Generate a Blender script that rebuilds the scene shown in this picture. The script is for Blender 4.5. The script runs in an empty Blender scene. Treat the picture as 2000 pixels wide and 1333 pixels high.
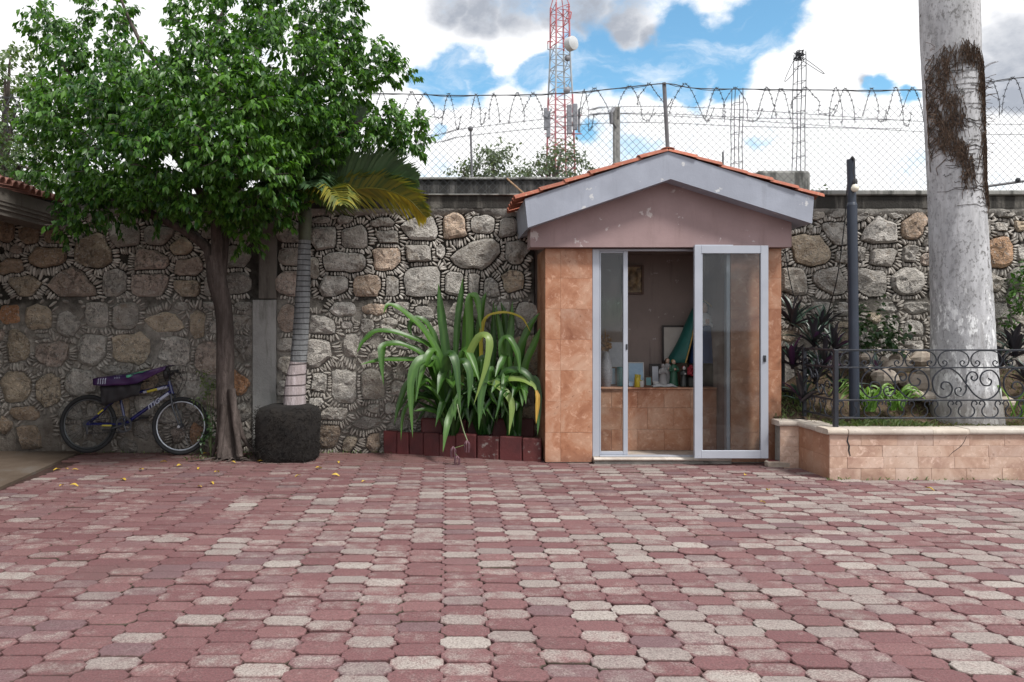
import bpy, math, random
import numpy as np
from mathutils import Vector, Matrix
from math import sin, cos, pi, radians, sqrt, atan2
random.seed(7)
RNG = np.random.default_rng(7)
S = bpy.context.scene
COL = S.collection

# ---------------------------------------------------------------- camera (eye height 1.45 m, looking along +Y)
PX, PY, F, H = 872.0, 640.0, 1500.0, 1.45      # principal point and focal length in the 2000 px photograph
cam_data = bpy.data.cameras.new('camera')
cam = bpy.data.objects.new('camera', cam_data)
COL.objects.link(cam)
cam.location = (0, 0, H)
cam.rotation_euler = (pi / 2, 0, 0)
cam_data.sensor_width = 36.0
cam_data.lens = 36.0 * F / 2000.0
cam_data.shift_x = (1000 - PX) / 2000.0
cam_data.shift_y = -(666.5 - PY) / 2000.0
cam_data.clip_start = 0.05
cam_data.clip_end = 3000
S.camera = cam

# ---------------------------------------------------------------- light
SUN_DIR = Vector((0.40, -0.42, 0.82)).normalized()     # towards the sun: high, over the viewer's right shoulder, veiled by cloud
sun_data = bpy.data.lights.new('sun', 'SUN')
sun_data.energy = 3.0
sun_data.angle = radians(10)
sun_data.color = (1.0, 0.965, 0.91)
sun = bpy.data.objects.new('sun', sun_data)
sun.rotation_euler = SUN_DIR.to_track_quat('Z', 'Y').to_euler()
sun.location = (0, 0, 30)
COL.objects.link(sun)

S.view_settings.view_transform = 'Standard'
S.view_settings.look = 'None'
S.view_settings.exposure = 0.45
S.view_settings.gamma = 1.0
S.view_settings.use_curve_mapping = False


def pdir(px, py):
    return Vector((px - PX, F, PY - py)).normalized()


def build_world():
    w = bpy.data.worlds.new('World')
    S.world = w
    w.use_nodes = True
    nt = w.node_tree
    nt.nodes.clear()
    N, L = nt.nodes.new, nt.links.new

    def math_(op, a, b=None, clamp=False):
        n = N('ShaderNodeMath'); n.operation = op; n.use_clamp = clamp
        for i, v in enumerate((a, b)):
            if v is None: continue
            if isinstance(v, (int, float)): n.inputs[i].default_value = v
            else: L(v, n.inputs[i])
        return n.outputs[0]

    def smooth(v, a, b, c=0.0, d=1.0):
        n = N('ShaderNodeMapRange'); n.interpolation_type = 'SMOOTHSTEP'
        L(v, n.inputs[0])
        for i, x in enumerate((a, b, c, d)): n.inputs[1 + i].default_value = x
        return n.outputs[0]
    tc = N('ShaderNodeTexCoord')
    d = tc.outputs['Generated']
    sky = N('ShaderNodeTexSky'); sky.sky_type = 'NISHITA'; sky.sun_disc = False
    sky.sun_elevation = math.asin(SUN_DIR.z); sky.sun_rotation = atan2(SUN_DIR.x, SUN_DIR.y)
    sky.air_density = 1.0; sky.dust_density = 0.5; sky.ozone_density = 2.0; sky.altitude = 0
    bg_sky = N('ShaderNodeBackground'); bg_sky.inputs[1].default_value = SKY_STRENGTH
    wb = N('ShaderNodeMixRGB'); wb.blend_type = 'MULTIPLY'; wb.inputs[0].default_value = 1; wb.inputs[2].default_value = (.74, 1.03, 1.0, 1)   # the photograph's white balance
    L(sky.outputs[0], wb.inputs[1]); L(wb.outputs[0], bg_sky.inputs[0])

    mp = N('ShaderNodeMapping'); mp.inputs['Scale'].default_value = (1, 1, 1.5)
    L(d, mp.inputs[0])

    def noise(scale, detail, rough=0.55, off=0.0):
        n = N('ShaderNodeTexNoise'); n.inputs['Scale'].default_value = scale
        n.inputs['Detail'].default_value = detail; n.inputs['Roughness'].default_value = rough
        if off:
            m2 = N('ShaderNodeVectorMath'); m2.operation = 'ADD'; m2.inputs[1].default_value = (off, off * .7, -off)
            L(mp.outputs[0], m2.inputs[0]); L(m2.outputs[0], n.inputs['Vector'])
        else: L(mp.outputs[0], n.inputs['Vector'])
        return n.outputs[0]
    # warp the direction a little so that the cloud edges billow
    wn = N('ShaderNodeTexNoise'); wn.inputs['Scale'].default_value = 9; wn.inputs['Detail'].default_value = 6
    L(mp.outputs[0], wn.inputs['Vector'])
    sub = N('ShaderNodeVectorMath'); sub.operation = 'SUBTRACT'; L(wn.outputs['Color'], sub.inputs[0]); sub.inputs[1].default_value = (.5, .5, .5)
    sc = N('ShaderNodeVectorMath'); sc.operation = 'SCALE'; L(sub.outputs[0], sc.inputs[0]); sc.inputs['Scale'].default_value = 0.10
    ad = N('ShaderNodeVectorMath'); ad.operation = 'ADD'; L(d, ad.inputs[0]); L(sc.outputs[0], ad.inputs[1])
    dw = ad.outputs[0]

    def blobs(lst, r0=.35, r1=1.05):
        tot = None
        for (x, y, r) in lst:
            dn = N('ShaderNodeVectorMath'); dn.operation = 'DISTANCE'
            L(dw, dn.inputs[0]); dn.inputs[1].default_value = pdir(x, y)
            b = smooth(dn.outputs['Value'], r / F * r0, r / F * r1, 1.0, 0.0)
            tot = b if tot is None else math_('MAXIMUM', tot, b)
        return tot
    gaps = blobs([(835, 170, 52), (890, 160, 60), (960, 165, 62), (1040, 168, 58), (1120, 150, 60), (1200, 135, 62), (1270, 130, 62),
                  (1345, 118, 52), (1350, 45, 45), (1385, 90, 60), (1440, 80, 72), (1490, 40, 75), (1530, 5, 50), (1420, 150, 40), (1330, 165, 42),
                  (850, 240, 22), (1150, 272, 26), (1480, 285, 34), (1700, 152, 36), (1672, 140, 22), (1760, 165, 18)], .0, 1.35)
    thick = blobs([(720, 20, 130), (780, 120, 40), (800, 200, 30), (700, 200, 120), (900, 235, 55), (1000, 235, 70), (1100, 235, 60), (1250, 245, 60), (1300, 250, 70), (1420, 250, 80),
                   (1560, 140, 80), (1640, 60, 90), (1700, 230, 70), (1250, 60, 50), (1000, 100, 60), (1900, 60, 140), (1950, 250, 90), (1600, 250, 80), (1500, 340, 90), (1100, 330, 70), (200, 80, 250)])
    fb = noise(3.1, 8, .6)
    fine = noise(13, 9, .66, 3.1)
    cov = math_('ADD', math_('MULTIPLY', fb, 1.1), math_('MULTIPLY', fine, 0.95))
    cov = math_('ADD', cov, -0.70)
    cov = math_('ADD', cov, math_('MULTIPLY', thick, 0.30))
    cov = math_('SUBTRACT', cov, math_('MULTIPLY', gaps, 0.66))
    mask = smooth(cov, -0.08, 0.36)
    ms = N('ShaderNodeMapping'); ms.inputs['Scale'].default_value = (5, 5, 17); ms.inputs['Rotation'].default_value = (0, .25, 0); L(dw, ms.inputs[0])
    wis = N('ShaderNodeTexNoise'); wis.inputs['Scale'].default_value = 1.3; wis.inputs['Detail'].default_value = 9; wis.inputs['Roughness'].default_value = .62; L(ms.outputs[0], wis.inputs['Vector'])
    mask = math_('MAXIMUM', mask, smooth(wis.outputs[0], .46, .78, 0.0, 0.75))
    grey = blobs([(860, 8, 60), (930, 18, 80), (1010, 25, 75), (1080, 30, 60), (1160, 45, 70), (1230, 50, 70), (1290, 75, 45), (1940, 130, 60), (1990, 110, 70), (1990, 60, 60), (1960, 165, 45), (1655, 130, 26)])
    gn = noise(5.5, 6, .6, 7.7)
    gsoft = smooth(gn, 0.56, 0.78, 0.0, 0.25)
    gf = math_('MAXIMUM', math_('MULTIPLY', grey, smooth(fine, .2, .75, .55, 1.15)), math_('MULTIPLY', gsoft, 0.6), clamp=True)
    mixc = N('ShaderNodeMixRGB')
    mixc.inputs[1].default_value = (1.02, 1.02, 1.03, 1); mixc.inputs[2].default_value = (.38, .41, .47, 1)
    L(gf, mixc.inputs[0])
    bg_c = N('ShaderNodeBackground'); bg_c.inputs[1].default_value = CLOUD_STRENGTH
    L(mixc.outputs[0], bg_c.inputs[0])
    mx = N('ShaderNodeMixShader'); L(mask, mx.inputs[0]); L(bg_sky.outputs[0], mx.inputs[1]); L(bg_c.outputs[0], mx.inputs[2])
    out = N('ShaderNodeOutputWorld'); L(mx.outputs[0], out.inputs[0])


SKY_STRENGTH = 0.15
CLOUD_STRENGTH = 0.88
build_world()

# ================================================================ helpers
def P(px, py, D):
    """the point at depth D metres that the photograph shows at pixel (px, py)"""
    return Vector(((px - PX) / F * D, D, H - (py - PY) / F * D))


def XA(px, D): return (px - PX) / F * D
def ZA(py, D): return H - (py - PY) / F * D
def DG(py): return F * H / (py - PY)


def tag(o, label=None, cat=None, group=None, kind=None):
    if label: o['label'] = label
    if cat: o['category'] = cat
    if group: o['group'] = group
    if kind: o['kind'] = kind
    return o


def world_loc(o):
    v = Vector((0, 0, 0))
    while o is not None:
        v = v + o.location; o = o.parent
    return v


def thing(name, label, cat, loc, group=None):
    o = bpy.data.objects.new(name, None)
    COL.objects.link(o); o.location = loc; o.empty_display_size = .1
    return tag(o, label, cat, group)


def link(name, me, parent=None, loc=None):
    o = bpy.data.objects.new(name, me); COL.objects.link(o)
    if parent is not None: o.parent = parent
    if loc is not None: o.location = loc
    return o


class MB:
    """collects shapes in world coordinates; build() links them as one mesh object"""
    def __init__(s): s.v, s.f, s.m, s.t = [], [], [], []; s.mi = 0; s.tone = 0.0

    def add(s, vs, fs):
        b = len(s.v); s.v += [tuple(v) for v in vs]
        s.t += [s.tone] * len(vs)
        for f in fs: s.f.append(tuple(b + i for i in f)); s.m.append(s.mi)

    def box(s, x0, x1, y0, y1, z0, z1, M=None):
        vs = [Vector((x, y, z)) for z in (z0, z1) for y in (y0, y1) for x in (x0, x1)]
        if M is not None: vs = [M @ v for v in vs]
        s.add(vs, [(0, 2, 3, 1), (4, 5, 7, 6), (0, 1, 5, 4), (2, 6, 7, 3), (0, 4, 6, 2), (1, 3, 7, 5)])

    def bbox(s, x0, x1, y0, y1, z0, z1, b=.004, M=None):
        """box with chamfered edges"""
        vs = []
        xs, ys, zs = (x0, x1), (y0, y1), (z0, z1)
        idx = {}
        for i in (0, 1):
            for j in (0, 1):
                for k in (0, 1):
                    c = Vector((xs[i], ys[j], zs[k])); dx, dy, dz = (b * (1, -1)[i], b * (1, -1)[j], b * (1, -1)[k])
                    for a, off in enumerate(((0, dy, dz), (dx, 0, dz), (dx, dy, 0))):
                        idx[i, j, k, a] = len(vs); vs.append(c + Vector(off))
        fs = []
        for i in (0, 1): q = [idx[i, 0, 0, 0], idx[i, 1, 0, 0], idx[i, 1, 1, 0], idx[i, 0, 1, 0]]; fs.append(q if i else q[::-1])
        for j in (0, 1): q = [idx[0, j, 0, 1], idx[1, j, 0, 1], idx[1, j, 1, 1], idx[0, j, 1, 1]]; fs.append(q[::-1] if j else q)
        for k in (0, 1): q = [idx[0, 0, k, 2], idx[1, 0, k, 2], idx[1, 1, k, 2], idx[0, 1, k, 2]]; fs.append(q if k else q[::-1])
        def face(q):
            c = sum((vs[i] for i in q), Vector()) / len(q); mid = Vector(((x0 + x1) / 2, (y0 + y1) / 2, (z0 + z1) / 2))
            n = (vs[q[1]] - vs[q[0]]).cross(vs[q[2]] - vs[q[0]])
            fs.append(q if n.dot(c - mid) > 0 else q[::-1])
        for j in (0, 1):
            for k in (0, 1): face([idx[0, j, k, 1], idx[1, j, k, 1], idx[1, j, k, 2], idx[0, j, k, 2]])
        for i in (0, 1):
            for k in (0, 1): face([idx[i, 0, k, 0], idx[i, 1, k, 0], idx[i, 1, k, 2], idx[i, 0, k, 2]])
            for j in (0, 1): face([idx[i, j, 0, 0], idx[i, j, 1, 0], idx[i, j, 1, 1], idx[i, j, 0, 1]])
        for i in (0, 1):
            for j in (0, 1):
                for k in (0, 1): face([idx[i, j, k, 0], idx[i, j, k, 1], idx[i, j, k, 2]])
        if M is not None: vs = [M @ v for v in vs]
        s.add(vs, fs)

    def tube(s, pts, r, n=6, caps=True, r2=None):
        pts = [Vector(p) for p in pts]
        k = len(pts)
        rs = r if isinstance(r, (list, tuple)) else [r + ((r2 if r2 is not None else r) - r) * i / max(1, k - 1) for i in range(k)]
        T = [(pts[min(i + 1, k - 1)] - pts[max(i - 1, 0)]).normalized() for i in range(k)]
        a = Vector((0, 0, 1)) if abs(T[0].z) < .9 else Vector((1, 0, 0))
        u = T[0].cross(a).normalized(); vs = []
        for i in range(k):
            u = (u - T[i] * u.dot(T[i]))
            u = u.normalized() if u.length > 1e-6 else T[i].orthogonal().normalized()
            w = T[i].cross(u)
            for j in range(n):
                t = 2 * pi * j / n
                vs.append(pts[i] + (u * cos(t) + w * sin(t)) * rs[i])
        fs = [(i * n + j, i * n + (j + 1) % n, (i + 1) * n + (j + 1) % n, (i + 1) * n + j) for i in range(k - 1) for j in range(n)]
        if caps: fs += [tuple(range(n))[::-1], tuple((k - 1) * n + j for j in range(n))]
        s.add(vs, fs)

    def lathe(s, c, prof, n=16, M=None, squash=1.0):
        """prof: list of (radius, height) from the bottom up, about the vertical axis at c"""
        c = Vector(c); vs = []
        for (r, z) in prof:
            for j in range(n):
                t = 2 * pi * j / n
                v = Vector((r * cos(t), r * sin(t) * squash, z))
                if M is not None: v = M @ v
                vs.append(c + v)
        k = len(prof)
        fs = [(i * n + j, i * n + (j + 1) % n, (i + 1) * n + (j + 1) % n, (i + 1) * n + j) for i in range(k - 1) for j in range(n)]
        fs += [tuple(range(n))[::-1], tuple((k - 1) * n + j for j in range(n))]
        s.add(vs, fs)

    def ball(s, c, r, n=10, m=7, sx=1, sy=1, sz=1):
        c = Vector(c)
        vs = [c + Vector((0, 0, -r * sz))]
        for i in range(1, m):
            a = -pi / 2 + pi * i / m
            for j in range(n):
                t = 2 * pi * j / n
                vs.append(c + Vector((r * cos(a) * cos(t) * sx, r * cos(a) * sin(t) * sy, r * sin(a) * sz)))
        vs.append(c + Vector((0, 0, r * sz)))
        fs = [(0, 1 + (j + 1) % n, 1 + j) for j in range(n)]
        for i in range(m - 2):
            for j in range(n):
                fs.append((1 + i * n + j, 1 + i * n + (j + 1) % n, 1 + (i + 1) * n + (j + 1) % n, 1 + (i + 1) * n + j))
        e = len(vs) - 1
        fs += [(e, 1 + (m - 2) * n + j, 1 + (m - 2) * n + (j + 1) % n) for j in range(n)]
        s.add(vs, fs)

    def prism(s, poly, y0, y1):
        """poly: (x, z) outline, extruded along Y"""
        n = len(poly)
        vs = [(x, y0, z) for x, z in poly] + [(x, y1, z) for x, z in poly]
        area = sum(poly[i][0] * poly[(i + 1) % n][1] - poly[(i + 1) % n][0] * poly[i][1] for i in range(n))
        fr = tuple(range(n)); bk = tuple(range(n, 2 * n))[::-1]
        sd = [((i + 1) % n, i, n + i, n + (i + 1) % n) for i in range(n)]
        if area < 0:
            fr, bk, sd = fr[::-1], bk[::-1], [q[::-1] for q in sd]
        s.add(vs, [fr, bk] + sd)

    def mesh(s, name, mats, smooth=False, org=(0, 0, 0), angle=None):
        me = bpy.data.meshes.new(name)
        o = Vector(org)
        me.from_pydata([(v[0] - o.x, v[1] - o.y, v[2] - o.z) for v in s.v], [], s.f)
        for m in (mats if isinstance(mats, (list, tuple)) else [mats]): me.materials.append(m)
        if any(s.m): me.polygons.foreach_set('material_index', s.m)
        if any(s.t):
            at = me.attributes.new('tone', 'FLOAT', 'POINT'); at.data.foreach_set('value', s.t)
        if 'q' in s.__dict__:
            at = me.attributes.new('dirt', 'FLOAT', 'POINT'); at.data.foreach_set('value', s.dirt)
            at = me.attributes.new('hue', 'FLOAT', 'POINT'); at.data.foreach_set('value', s.q)
        if smooth:
            me.polygons.foreach_set('use_smooth', [True] * len(me.polygons))
            if angle: me.set_sharp_from_angle(angle=radians(angle))
        me.update()
        return me

    def build(s, name, mats, parent=None, smooth=False, angle=40):
        org = world_loc(parent) if parent is not None else Vector((0, 0, 0))
        return link(name, s.mesh(name, mats, smooth, org, angle), parent)


def cr(pts, n=8):
    """Catmull-Rom through pts"""
    pts = [Vector(p) for p in pts]
    if len(pts) < 3: return pts
    q = [2 * pts[0] - pts[1]] + pts + [2 * pts[-1] - pts[-2]]
    out = []
    for i in range(1, len(q) - 2):
        a, b, c, d = q[i - 1:i + 3]
        for k in range(n):
            t = k / n
            out.append(.5 * ((2 * b) + (c - a) * t + (2 * a - 5 * b + 4 * c - d) * t * t + (3 * b - a - 3 * c + d) * t ** 3))
    out.append(pts[-1])
    return out


def raw_mesh(name, V, T, mat, tone=None, smooth=False):
    """fast mesh from numpy: V (n,3), T (m,3) triangles"""
    me = bpy.data.meshes.new(name)
    V = np.ascontiguousarray(V, np.float32); T = np.ascontiguousarray(T, np.int32)
    me.vertices.add(len(V)); me.vertices.foreach_set('co', V.ravel())
    me.loops.add(T.size); me.loops.foreach_set('vertex_index', T.ravel())
    me.polygons.add(len(T)); me.polygons.foreach_set('loop_start', np.arange(0, T.size, 3, dtype=np.int32))
    me.materials.append(mat)
    if tone is not None:
        at = me.attributes.new('tone', 'FLOAT', 'POINT'); at.data.foreach_set('value', np.ascontiguousarray(tone, np.float32))
    me.update(calc_edges=True)
    if smooth: me.polygons.foreach_set('use_smooth', [True] * len(T))
    me.validate()
    return me


# ================================================================ materials
def new_mat(name):
    m = bpy.data.materials.new(name); m.use_nodes = True
    nt = m.node_tree
    b = nt.nodes['Principled BSDF']
    return m, nt, b


class NB:
    """small node-tree helper"""
    def __init__(s, nt): s.nt = nt; s.N = nt.nodes.new; s.L = nt.links.new; s._pos = None
    @property
    def pos(s):
        if s._pos is None: s._pos = s.N('ShaderNodeNewGeometry')
        return s._pos.outputs['Position']
    def obj(s): return s.N('ShaderNodeTexCoord').outputs['Object']
    def scaled(s, v, sc, off=(0, 0, 0)):
        n = s.N('ShaderNodeMapping'); n.inputs['Scale'].default_value = sc; n.inputs['Location'].default_value = off
        s.L(v, n.inputs[0]); return n.outputs[0]
    def noise(s, scale, detail=5, rough=.55, v=None, dist=0):
        n = s.N('ShaderNodeTexNoise'); n.inputs['Scale'].default_value = scale; n.inputs['Detail'].default_value = detail
        n.inputs['Roughness'].default_value = rough; n.inputs['Distortion'].default_value = dist
        s.L(v if v is not None else s.pos, n.inputs['Vector']); return n.outputs[0]
    def voro(s, scale, v=None, feature='F1'):
        n = s.N('ShaderNodeTexVoronoi'); n.inputs['Scale'].default_value = scale; n.feature = feature
        s.L(v if v is not None else s.pos, n.inputs['Vector']); return n.outputs['Distance']
    def ramp(s, v, stops, interp='LINEAR'):
        n = s.N('ShaderNodeValToRGB'); cr_ = n.color_ramp; cr_.interpolation = interp
        while len(cr_.elements) < len(stops): cr_.elements.new(.5)
        for e, (p, c) in zip(cr_.elements, stops):
            e.position = p; e.color = (*c, 1) if len(c) == 3 else c
        s.L(v, n.inputs[0]); return n.outputs[0]
    def mix(s, f, a, b, mode='MIX'):
        n = s.N('ShaderNodeMixRGB'); n.blend_type = mode
        for i, x in enumerate((f, a, b)):
            if isinstance(x, (int, float)): n.inputs[i].default_value = x if i == 0 else (x, x, x, 1)
            elif isinstance(x, (tuple, list)): n.inputs[i].default_value = (*x, 1) if len(x) == 3 else x
            else: s.L(x, n.inputs[i])
        return n.outputs[0]
    def math(s, op, a, b=None, c=None, clamp=False):
        n = s.N('ShaderNodeMath'); n.operation = op; n.use_clamp = clamp
        for i, x in enumerate((a, b, c)):
            if x is None: continue
            if isinstance(x, (int, float)): n.inputs[i].default_value = x
            else: s.L(x, n.inputs[i])
        return n.outputs[0]
    def rng(s, v, a, b, c=0.0, d=1.0, smooth=True):
        n = s.N('ShaderNodeMapRange'); n.interpolation_type = 'SMOOTHSTEP' if smooth else 'LINEAR'
        s.L(v, n.inputs[0])
        for i, x in enumerate((a, b, c, d)): n.inputs[1 + i].default_value = x
        return n.outputs[0]
    def attr(s, name):
        n = s.N('ShaderNodeAttribute'); n.attribute_name = name; return n.outputs['Fac']
    def rand(s): return s.N('ShaderNodeObjectInfo').outputs['Random']
    def ocol(s): return s.N('ShaderNodeObjectInfo').outputs['Color']
    def sepz(s):
        n = s.N('ShaderNodeSeparateXYZ'); s.L(s.pos, n.inputs[0]); return n.outputs
    def bump(s, h, strength=.5, dist=.01):
        n = s.N('ShaderNodeBump'); n.inputs['Strength'].default_value = strength; n.inputs['Distance'].default_value = dist
        s.L(h, n.inputs['Height']); return n.outputs[0]


def simple(name, c1, c2=None, scale=6, rough=.7, bump=0, bscale=40, metal=0, spec=.5, detail=5, coat=0, wear=None, vary=0):
    m, nt, b = new_mat(name); q = NB(nt)
    v = q.pos
    if c2 is None: c2 = tuple(x * .75 for x in c1)
    n = q.noise(scale, detail, .6, v)
    col = q.ramp(n, [(.32, c2), (.68, c1)])
    if wear:
        wn = q.noise(scale * 3.1, 6, .65, v)
        col = q.mix(q.rng(wn, .56, .66), col, wear)
    if vary:
        col = q.mix(1.0, col, q.ramp(q.rand(), [(0, (1 - vary,) * 3), (1, (1 + vary, 1 + vary * .8, 1 + vary * .6))]), 'MULTIPLY')
    q.L(col, b.inputs['Base Color'])
    b.inputs['Roughness'].default_value = rough; b.inputs['Metallic'].default_value = metal
    b.inputs['Specular IOR Level'].default_value = spec; b.inputs['Coat Weight'].default_value = coat
    if bump:
        q.L(q.bump(q.noise(bscale, 5, .6, v), bump, .01), b.inputs['Normal'])
    return m


def leaf_mat(name, dark, light, under=None, rough=.38, trans=.35, tcol=None, spec=.5):
    """foliage: tone attribute (random per leaf) picks between the greens; thin leaves let light through"""
    m, nt, b = new_mat(name); q = NB(nt)
    t = q.attr('tone')
    col = q.ramp(t, [(0.0, dark), (1.0, light)])
    if under is not None:
        g = q.N('ShaderNodeNewGeometry')
        col = q.mix(g.outputs['Backfacing'], col, under)
    q.L(col, b.inputs['Base Color'])
    b.inputs['Roughness'].default_value = rough; b.inputs['Specular IOR Level'].default_value = spec
    tr = q.N('ShaderNodeBsdfTranslucent')
    tc = q.mix(1.0, col, tcol or (1.5, 1.6, .7), 'MULTIPLY')
    q.L(tc, tr.inputs[0])
    mx = q.N('ShaderNodeMixShader'); mx.inputs[0].default_value = trans
    q.L(b.outputs[0], mx.inputs[1]); q.L(tr.outputs[0], mx.inputs[2])
    q.L(mx.outputs[0], nt.nodes['Material Output'].inputs[0])
    return m


def mat_stone():
    m, nt, b = new_mat('limestone'); q = NB(nt)
    r = q.rand()
    base = q.ramp(r, [(0, (.44, .41, .375)), (.3, (.53, .50, .46)), (.6, (.58, .55, .51)), (.85, (.50, .455, .40)), (1, (.62, .595, .56))])
    base = q.mix(1.0, base, q.ocol(), 'MULTIPLY')
    n1 = q.noise(9, 7, .65)
    base = q.mix(q.rng(n1, .35, .7), q.mix(.6, base, (.60, .59, .58), 'MULTIPLY'), base)
    vc = q.N('ShaderNodeTexVoronoi'); vc.inputs['Scale'].default_value = 8.5; q.L(q.scaled(q.pos, (1, 1, 1.35)), vc.inputs['Vector'])
    sv = q.N('ShaderNodeSeparateColor'); q.L(vc.outputs['Color'], sv.inputs[0])
    base = q.mix(1.0, base, q.rng(sv.outputs[0], 0, 1, .80, 1.14, False), 'MULTIPLY')  # random cell brightness imitates the shading of rough facets
    # warm iron staining and grey-black lichen
    n2 = q.noise(5.5, 5, .6)
    base = q.mix(q.math('MULTIPLY', q.rng(n2, .55, .72), .45), base, (.34, .24, .15))
    n3 = q.noise(22, 6, .7)
    n4 = q.noise(2.3, 3, .5)
    li = q.math('MULTIPLY', q.rng(n3, .49, .60), q.rng(n4, .40, .62))
    wsp = q.noise(31, 5, .7)
    base = q.mix(q.math('MULTIPLY', q.rng(wsp, .53, .64), .55), base, (.72, .70, .67))
    base = q.mix(q.math('MULTIPLY', li, .6), base, (.085, .082, .08))
    pits = q.rng(q.voro(30), .05, .24)
    base = q.mix(q.math('MULTIPLY', q.math('SUBTRACT', 1.0, pits), .75), base, (.10, .092, .085))  # hollows of the pits shaded in the colour, to strengthen weak relief
    # rising damp at the foot of the wall
    z = q.sepz()[2]
    base = q.mix(q.math('MULTIPLY', q.rng(q.math('ADD', z, q.math('MULTIPLY', n2, .5)), .85, .35), .55), base, (.13, .11, .095))
    q.L(base, b.inputs['Base Color'])
    b.inputs['Roughness'].default_value = .92; b.inputs['Specular IOR Level'].default_value = .25
    hh = q.math('ADD', q.math('MULTIPLY', q.math('ADD', q.noise(7, 8, .66), q.math('MULTIPLY', sv.outputs[0], .22)), 1.6), q.math('ADD', q.math('MULTIPLY', q.noise(38, 6, .72), .8), q.math('MULTIPLY', pits, .35)))
    q.L(q.bump(hh, 1.0, .08), b.inputs['Normal'])
    return m


def mat_mortar():
    m, nt, b = new_mat('old_mortar'); q = NB(nt)
    z = q.sepz()[2]
    n = q.noise(11, 7, .65)
    upper = q.ramp(n, [(.3, (.022, .02, .018)), (.55, (.05, .046, .04)), (.75, (.11, .10, .088))])
    lower = q.ramp(n, [(.28, (.12, .11, .10)), (.5, (.26, .24, .215)), (.75, (.38, .355, .32))])
    nz = q.math('ADD', z, q.math('MULTIPLY', q.math('SUBTRACT', q.noise(2.4, 5, .6), .5), .9))
    col = q.mix(q.rng(nz, 1.55, 1.95), lower, upper)
    col = q.mix(q.math('MULTIPLY', q.rng(nz, .55, .1), .6), col, (.10, .075, .06))
    q.L(col, b.inputs['Base Color']); b.inputs['Roughness'].default_value = .95; b.inputs['Specular IOR Level'].default_value = .2
    q.L(q.bump(q.noise(38, 6, .7), .9, .03), b.inputs['Normal'])
    return m


def mat_pebble():
    m, nt, b = new_mat('chinking_stone'); q = NB(nt)
    t = q.attr('tone')
    col = q.ramp(t, [(0, (.17, .155, .14)), (.5, (.34, .315, .285)), (1, (.54, .51, .47))])
    z = q.sepz()[2]
    col = q.mix(q.math('MULTIPLY', q.rng(z, .8, .1), .45), col, (.16, .13, .11))
    n = q.noise(30, 5, .65)
    col = q.mix(q.rng(n, .58, .7), col, (.09, .085, .08))
    q.L(col, b.inputs['Base Color']); b.inputs['Roughness'].default_value = .9; b.inputs['Specular IOR Level'].default_value = .25
    return m


def mat_concrete(name, c, dark, stain=.5, streak=True, bump=.5, scale=4):
    m, nt, b = new_mat(name); q = NB(nt)
    n = q.noise(scale, 7, .62)
    col = q.mix(q.rng(n, .3, .7), tuple(x * .78 for x in c), c)
    sv = q.scaled(q.pos, (7, 7, .9)) if streak else q.scaled(q.pos, (3, 3, 3))
    s1 = q.noise(1.0, 7, .68, sv)
    col = q.mix(q.math('MULTIPLY', q.rng(s1, .60 - stain * .3, .72 - stain * .2), .85), col, dark)
    q.L(col, b.inputs['Base Color']); b.inputs['Roughness'].default_value = .92; b.inputs['Specular IOR Level'].default_value = .25
    q.L(q.bump(q.math('ADD', q.noise(35, 6, .7), q.math('MULTIPLY', n, .8)), bump, .015), b.inputs['Normal'])
    return m


def mat_paver():
    """red pigment worn off to bare pale concrete: 'tone' says how worn each paver is"""
    m, nt, b = new_mat('worn_red_paver'); q = NB(nt)
    t = q.attr('tone')
    fr = q.math('FRACT', q.math('MULTIPLY', q.attr('hue'), 97.31))
    red = q.ramp(fr, [(0, (.160, .072, .076)), (.35, (.19, .092, .095)), (.7, (.22, .113, .113)), (1, (.17, .102, .110))])
    pale = q.ramp(fr, [(0, (.345, .295, .272)), (.4, (.29, .245, .228)), (.75, (.40, .355, .325)), (1, (.26, .212, .20))])
    n = q.noise(10, 6, .64)
    g = q.noise(110, 4, .75)
    w = q.math('ADD', t, q.math('MULTIPLY', q.math('SUBTRACT', n, .5), 1.35))
    w = q.math('ADD', w, q.math('MULTIPLY', q.math('SUBTRACT', g, .5), .85))
    col = q.mix(q.rng(w, .20, .86), red, pale)
    gr = q.rng(g, .28, .72, .45, 1.25, False)
    col = q.mix(1.0, col, gr, 'MULTIPLY')
    dn = q.noise(26, 5, .65)
    dirt = q.mix(q.rng(q.noise(1.7, 4, .6), .48, .66), (.060, .024, .024), (.038, .036, .022))
    col = q.mix(q.math('MULTIPLY', q.rng(q.math('ADD', q.attr('dirt'), q.math('MULTIPLY', q.math('SUBTRACT', dn, .5), .9)), .30, .75), .9), col, dirt)
    spk = q.noise(75, 4, .7)
    col = q.mix(q.math('MULTIPLY', q.rng(spk, .53, .63), .6), col, (.11, .075, .075))
    big = q.noise(.8, 5, .6)
    col = q.mix(q.math('MULTIPLY', q.rng(big, .52, .75), .35), col, (.10, .075, .07))
    # darker reddish brown in the strip along the wall
    y = q.sepz()[1]
    col = q.mix(q.math('MULTIPLY', q.rng(q.math('ADD', y, q.math('MULTIPLY', n, .8)), 7.9, 9.3), .55), col, (.12, .062, .052))
    q.L(col, b.inputs['Base Color']); b.inputs['Roughness'].default_value = .82; b.inputs['Specular IOR Level'].default_value = .3
    hh = q.math('ADD', q.math('MULTIPLY', g, .6), n)
    q.L(q.bump(hh, .55, .008), b.inputs['Normal'])
    return m


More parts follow.
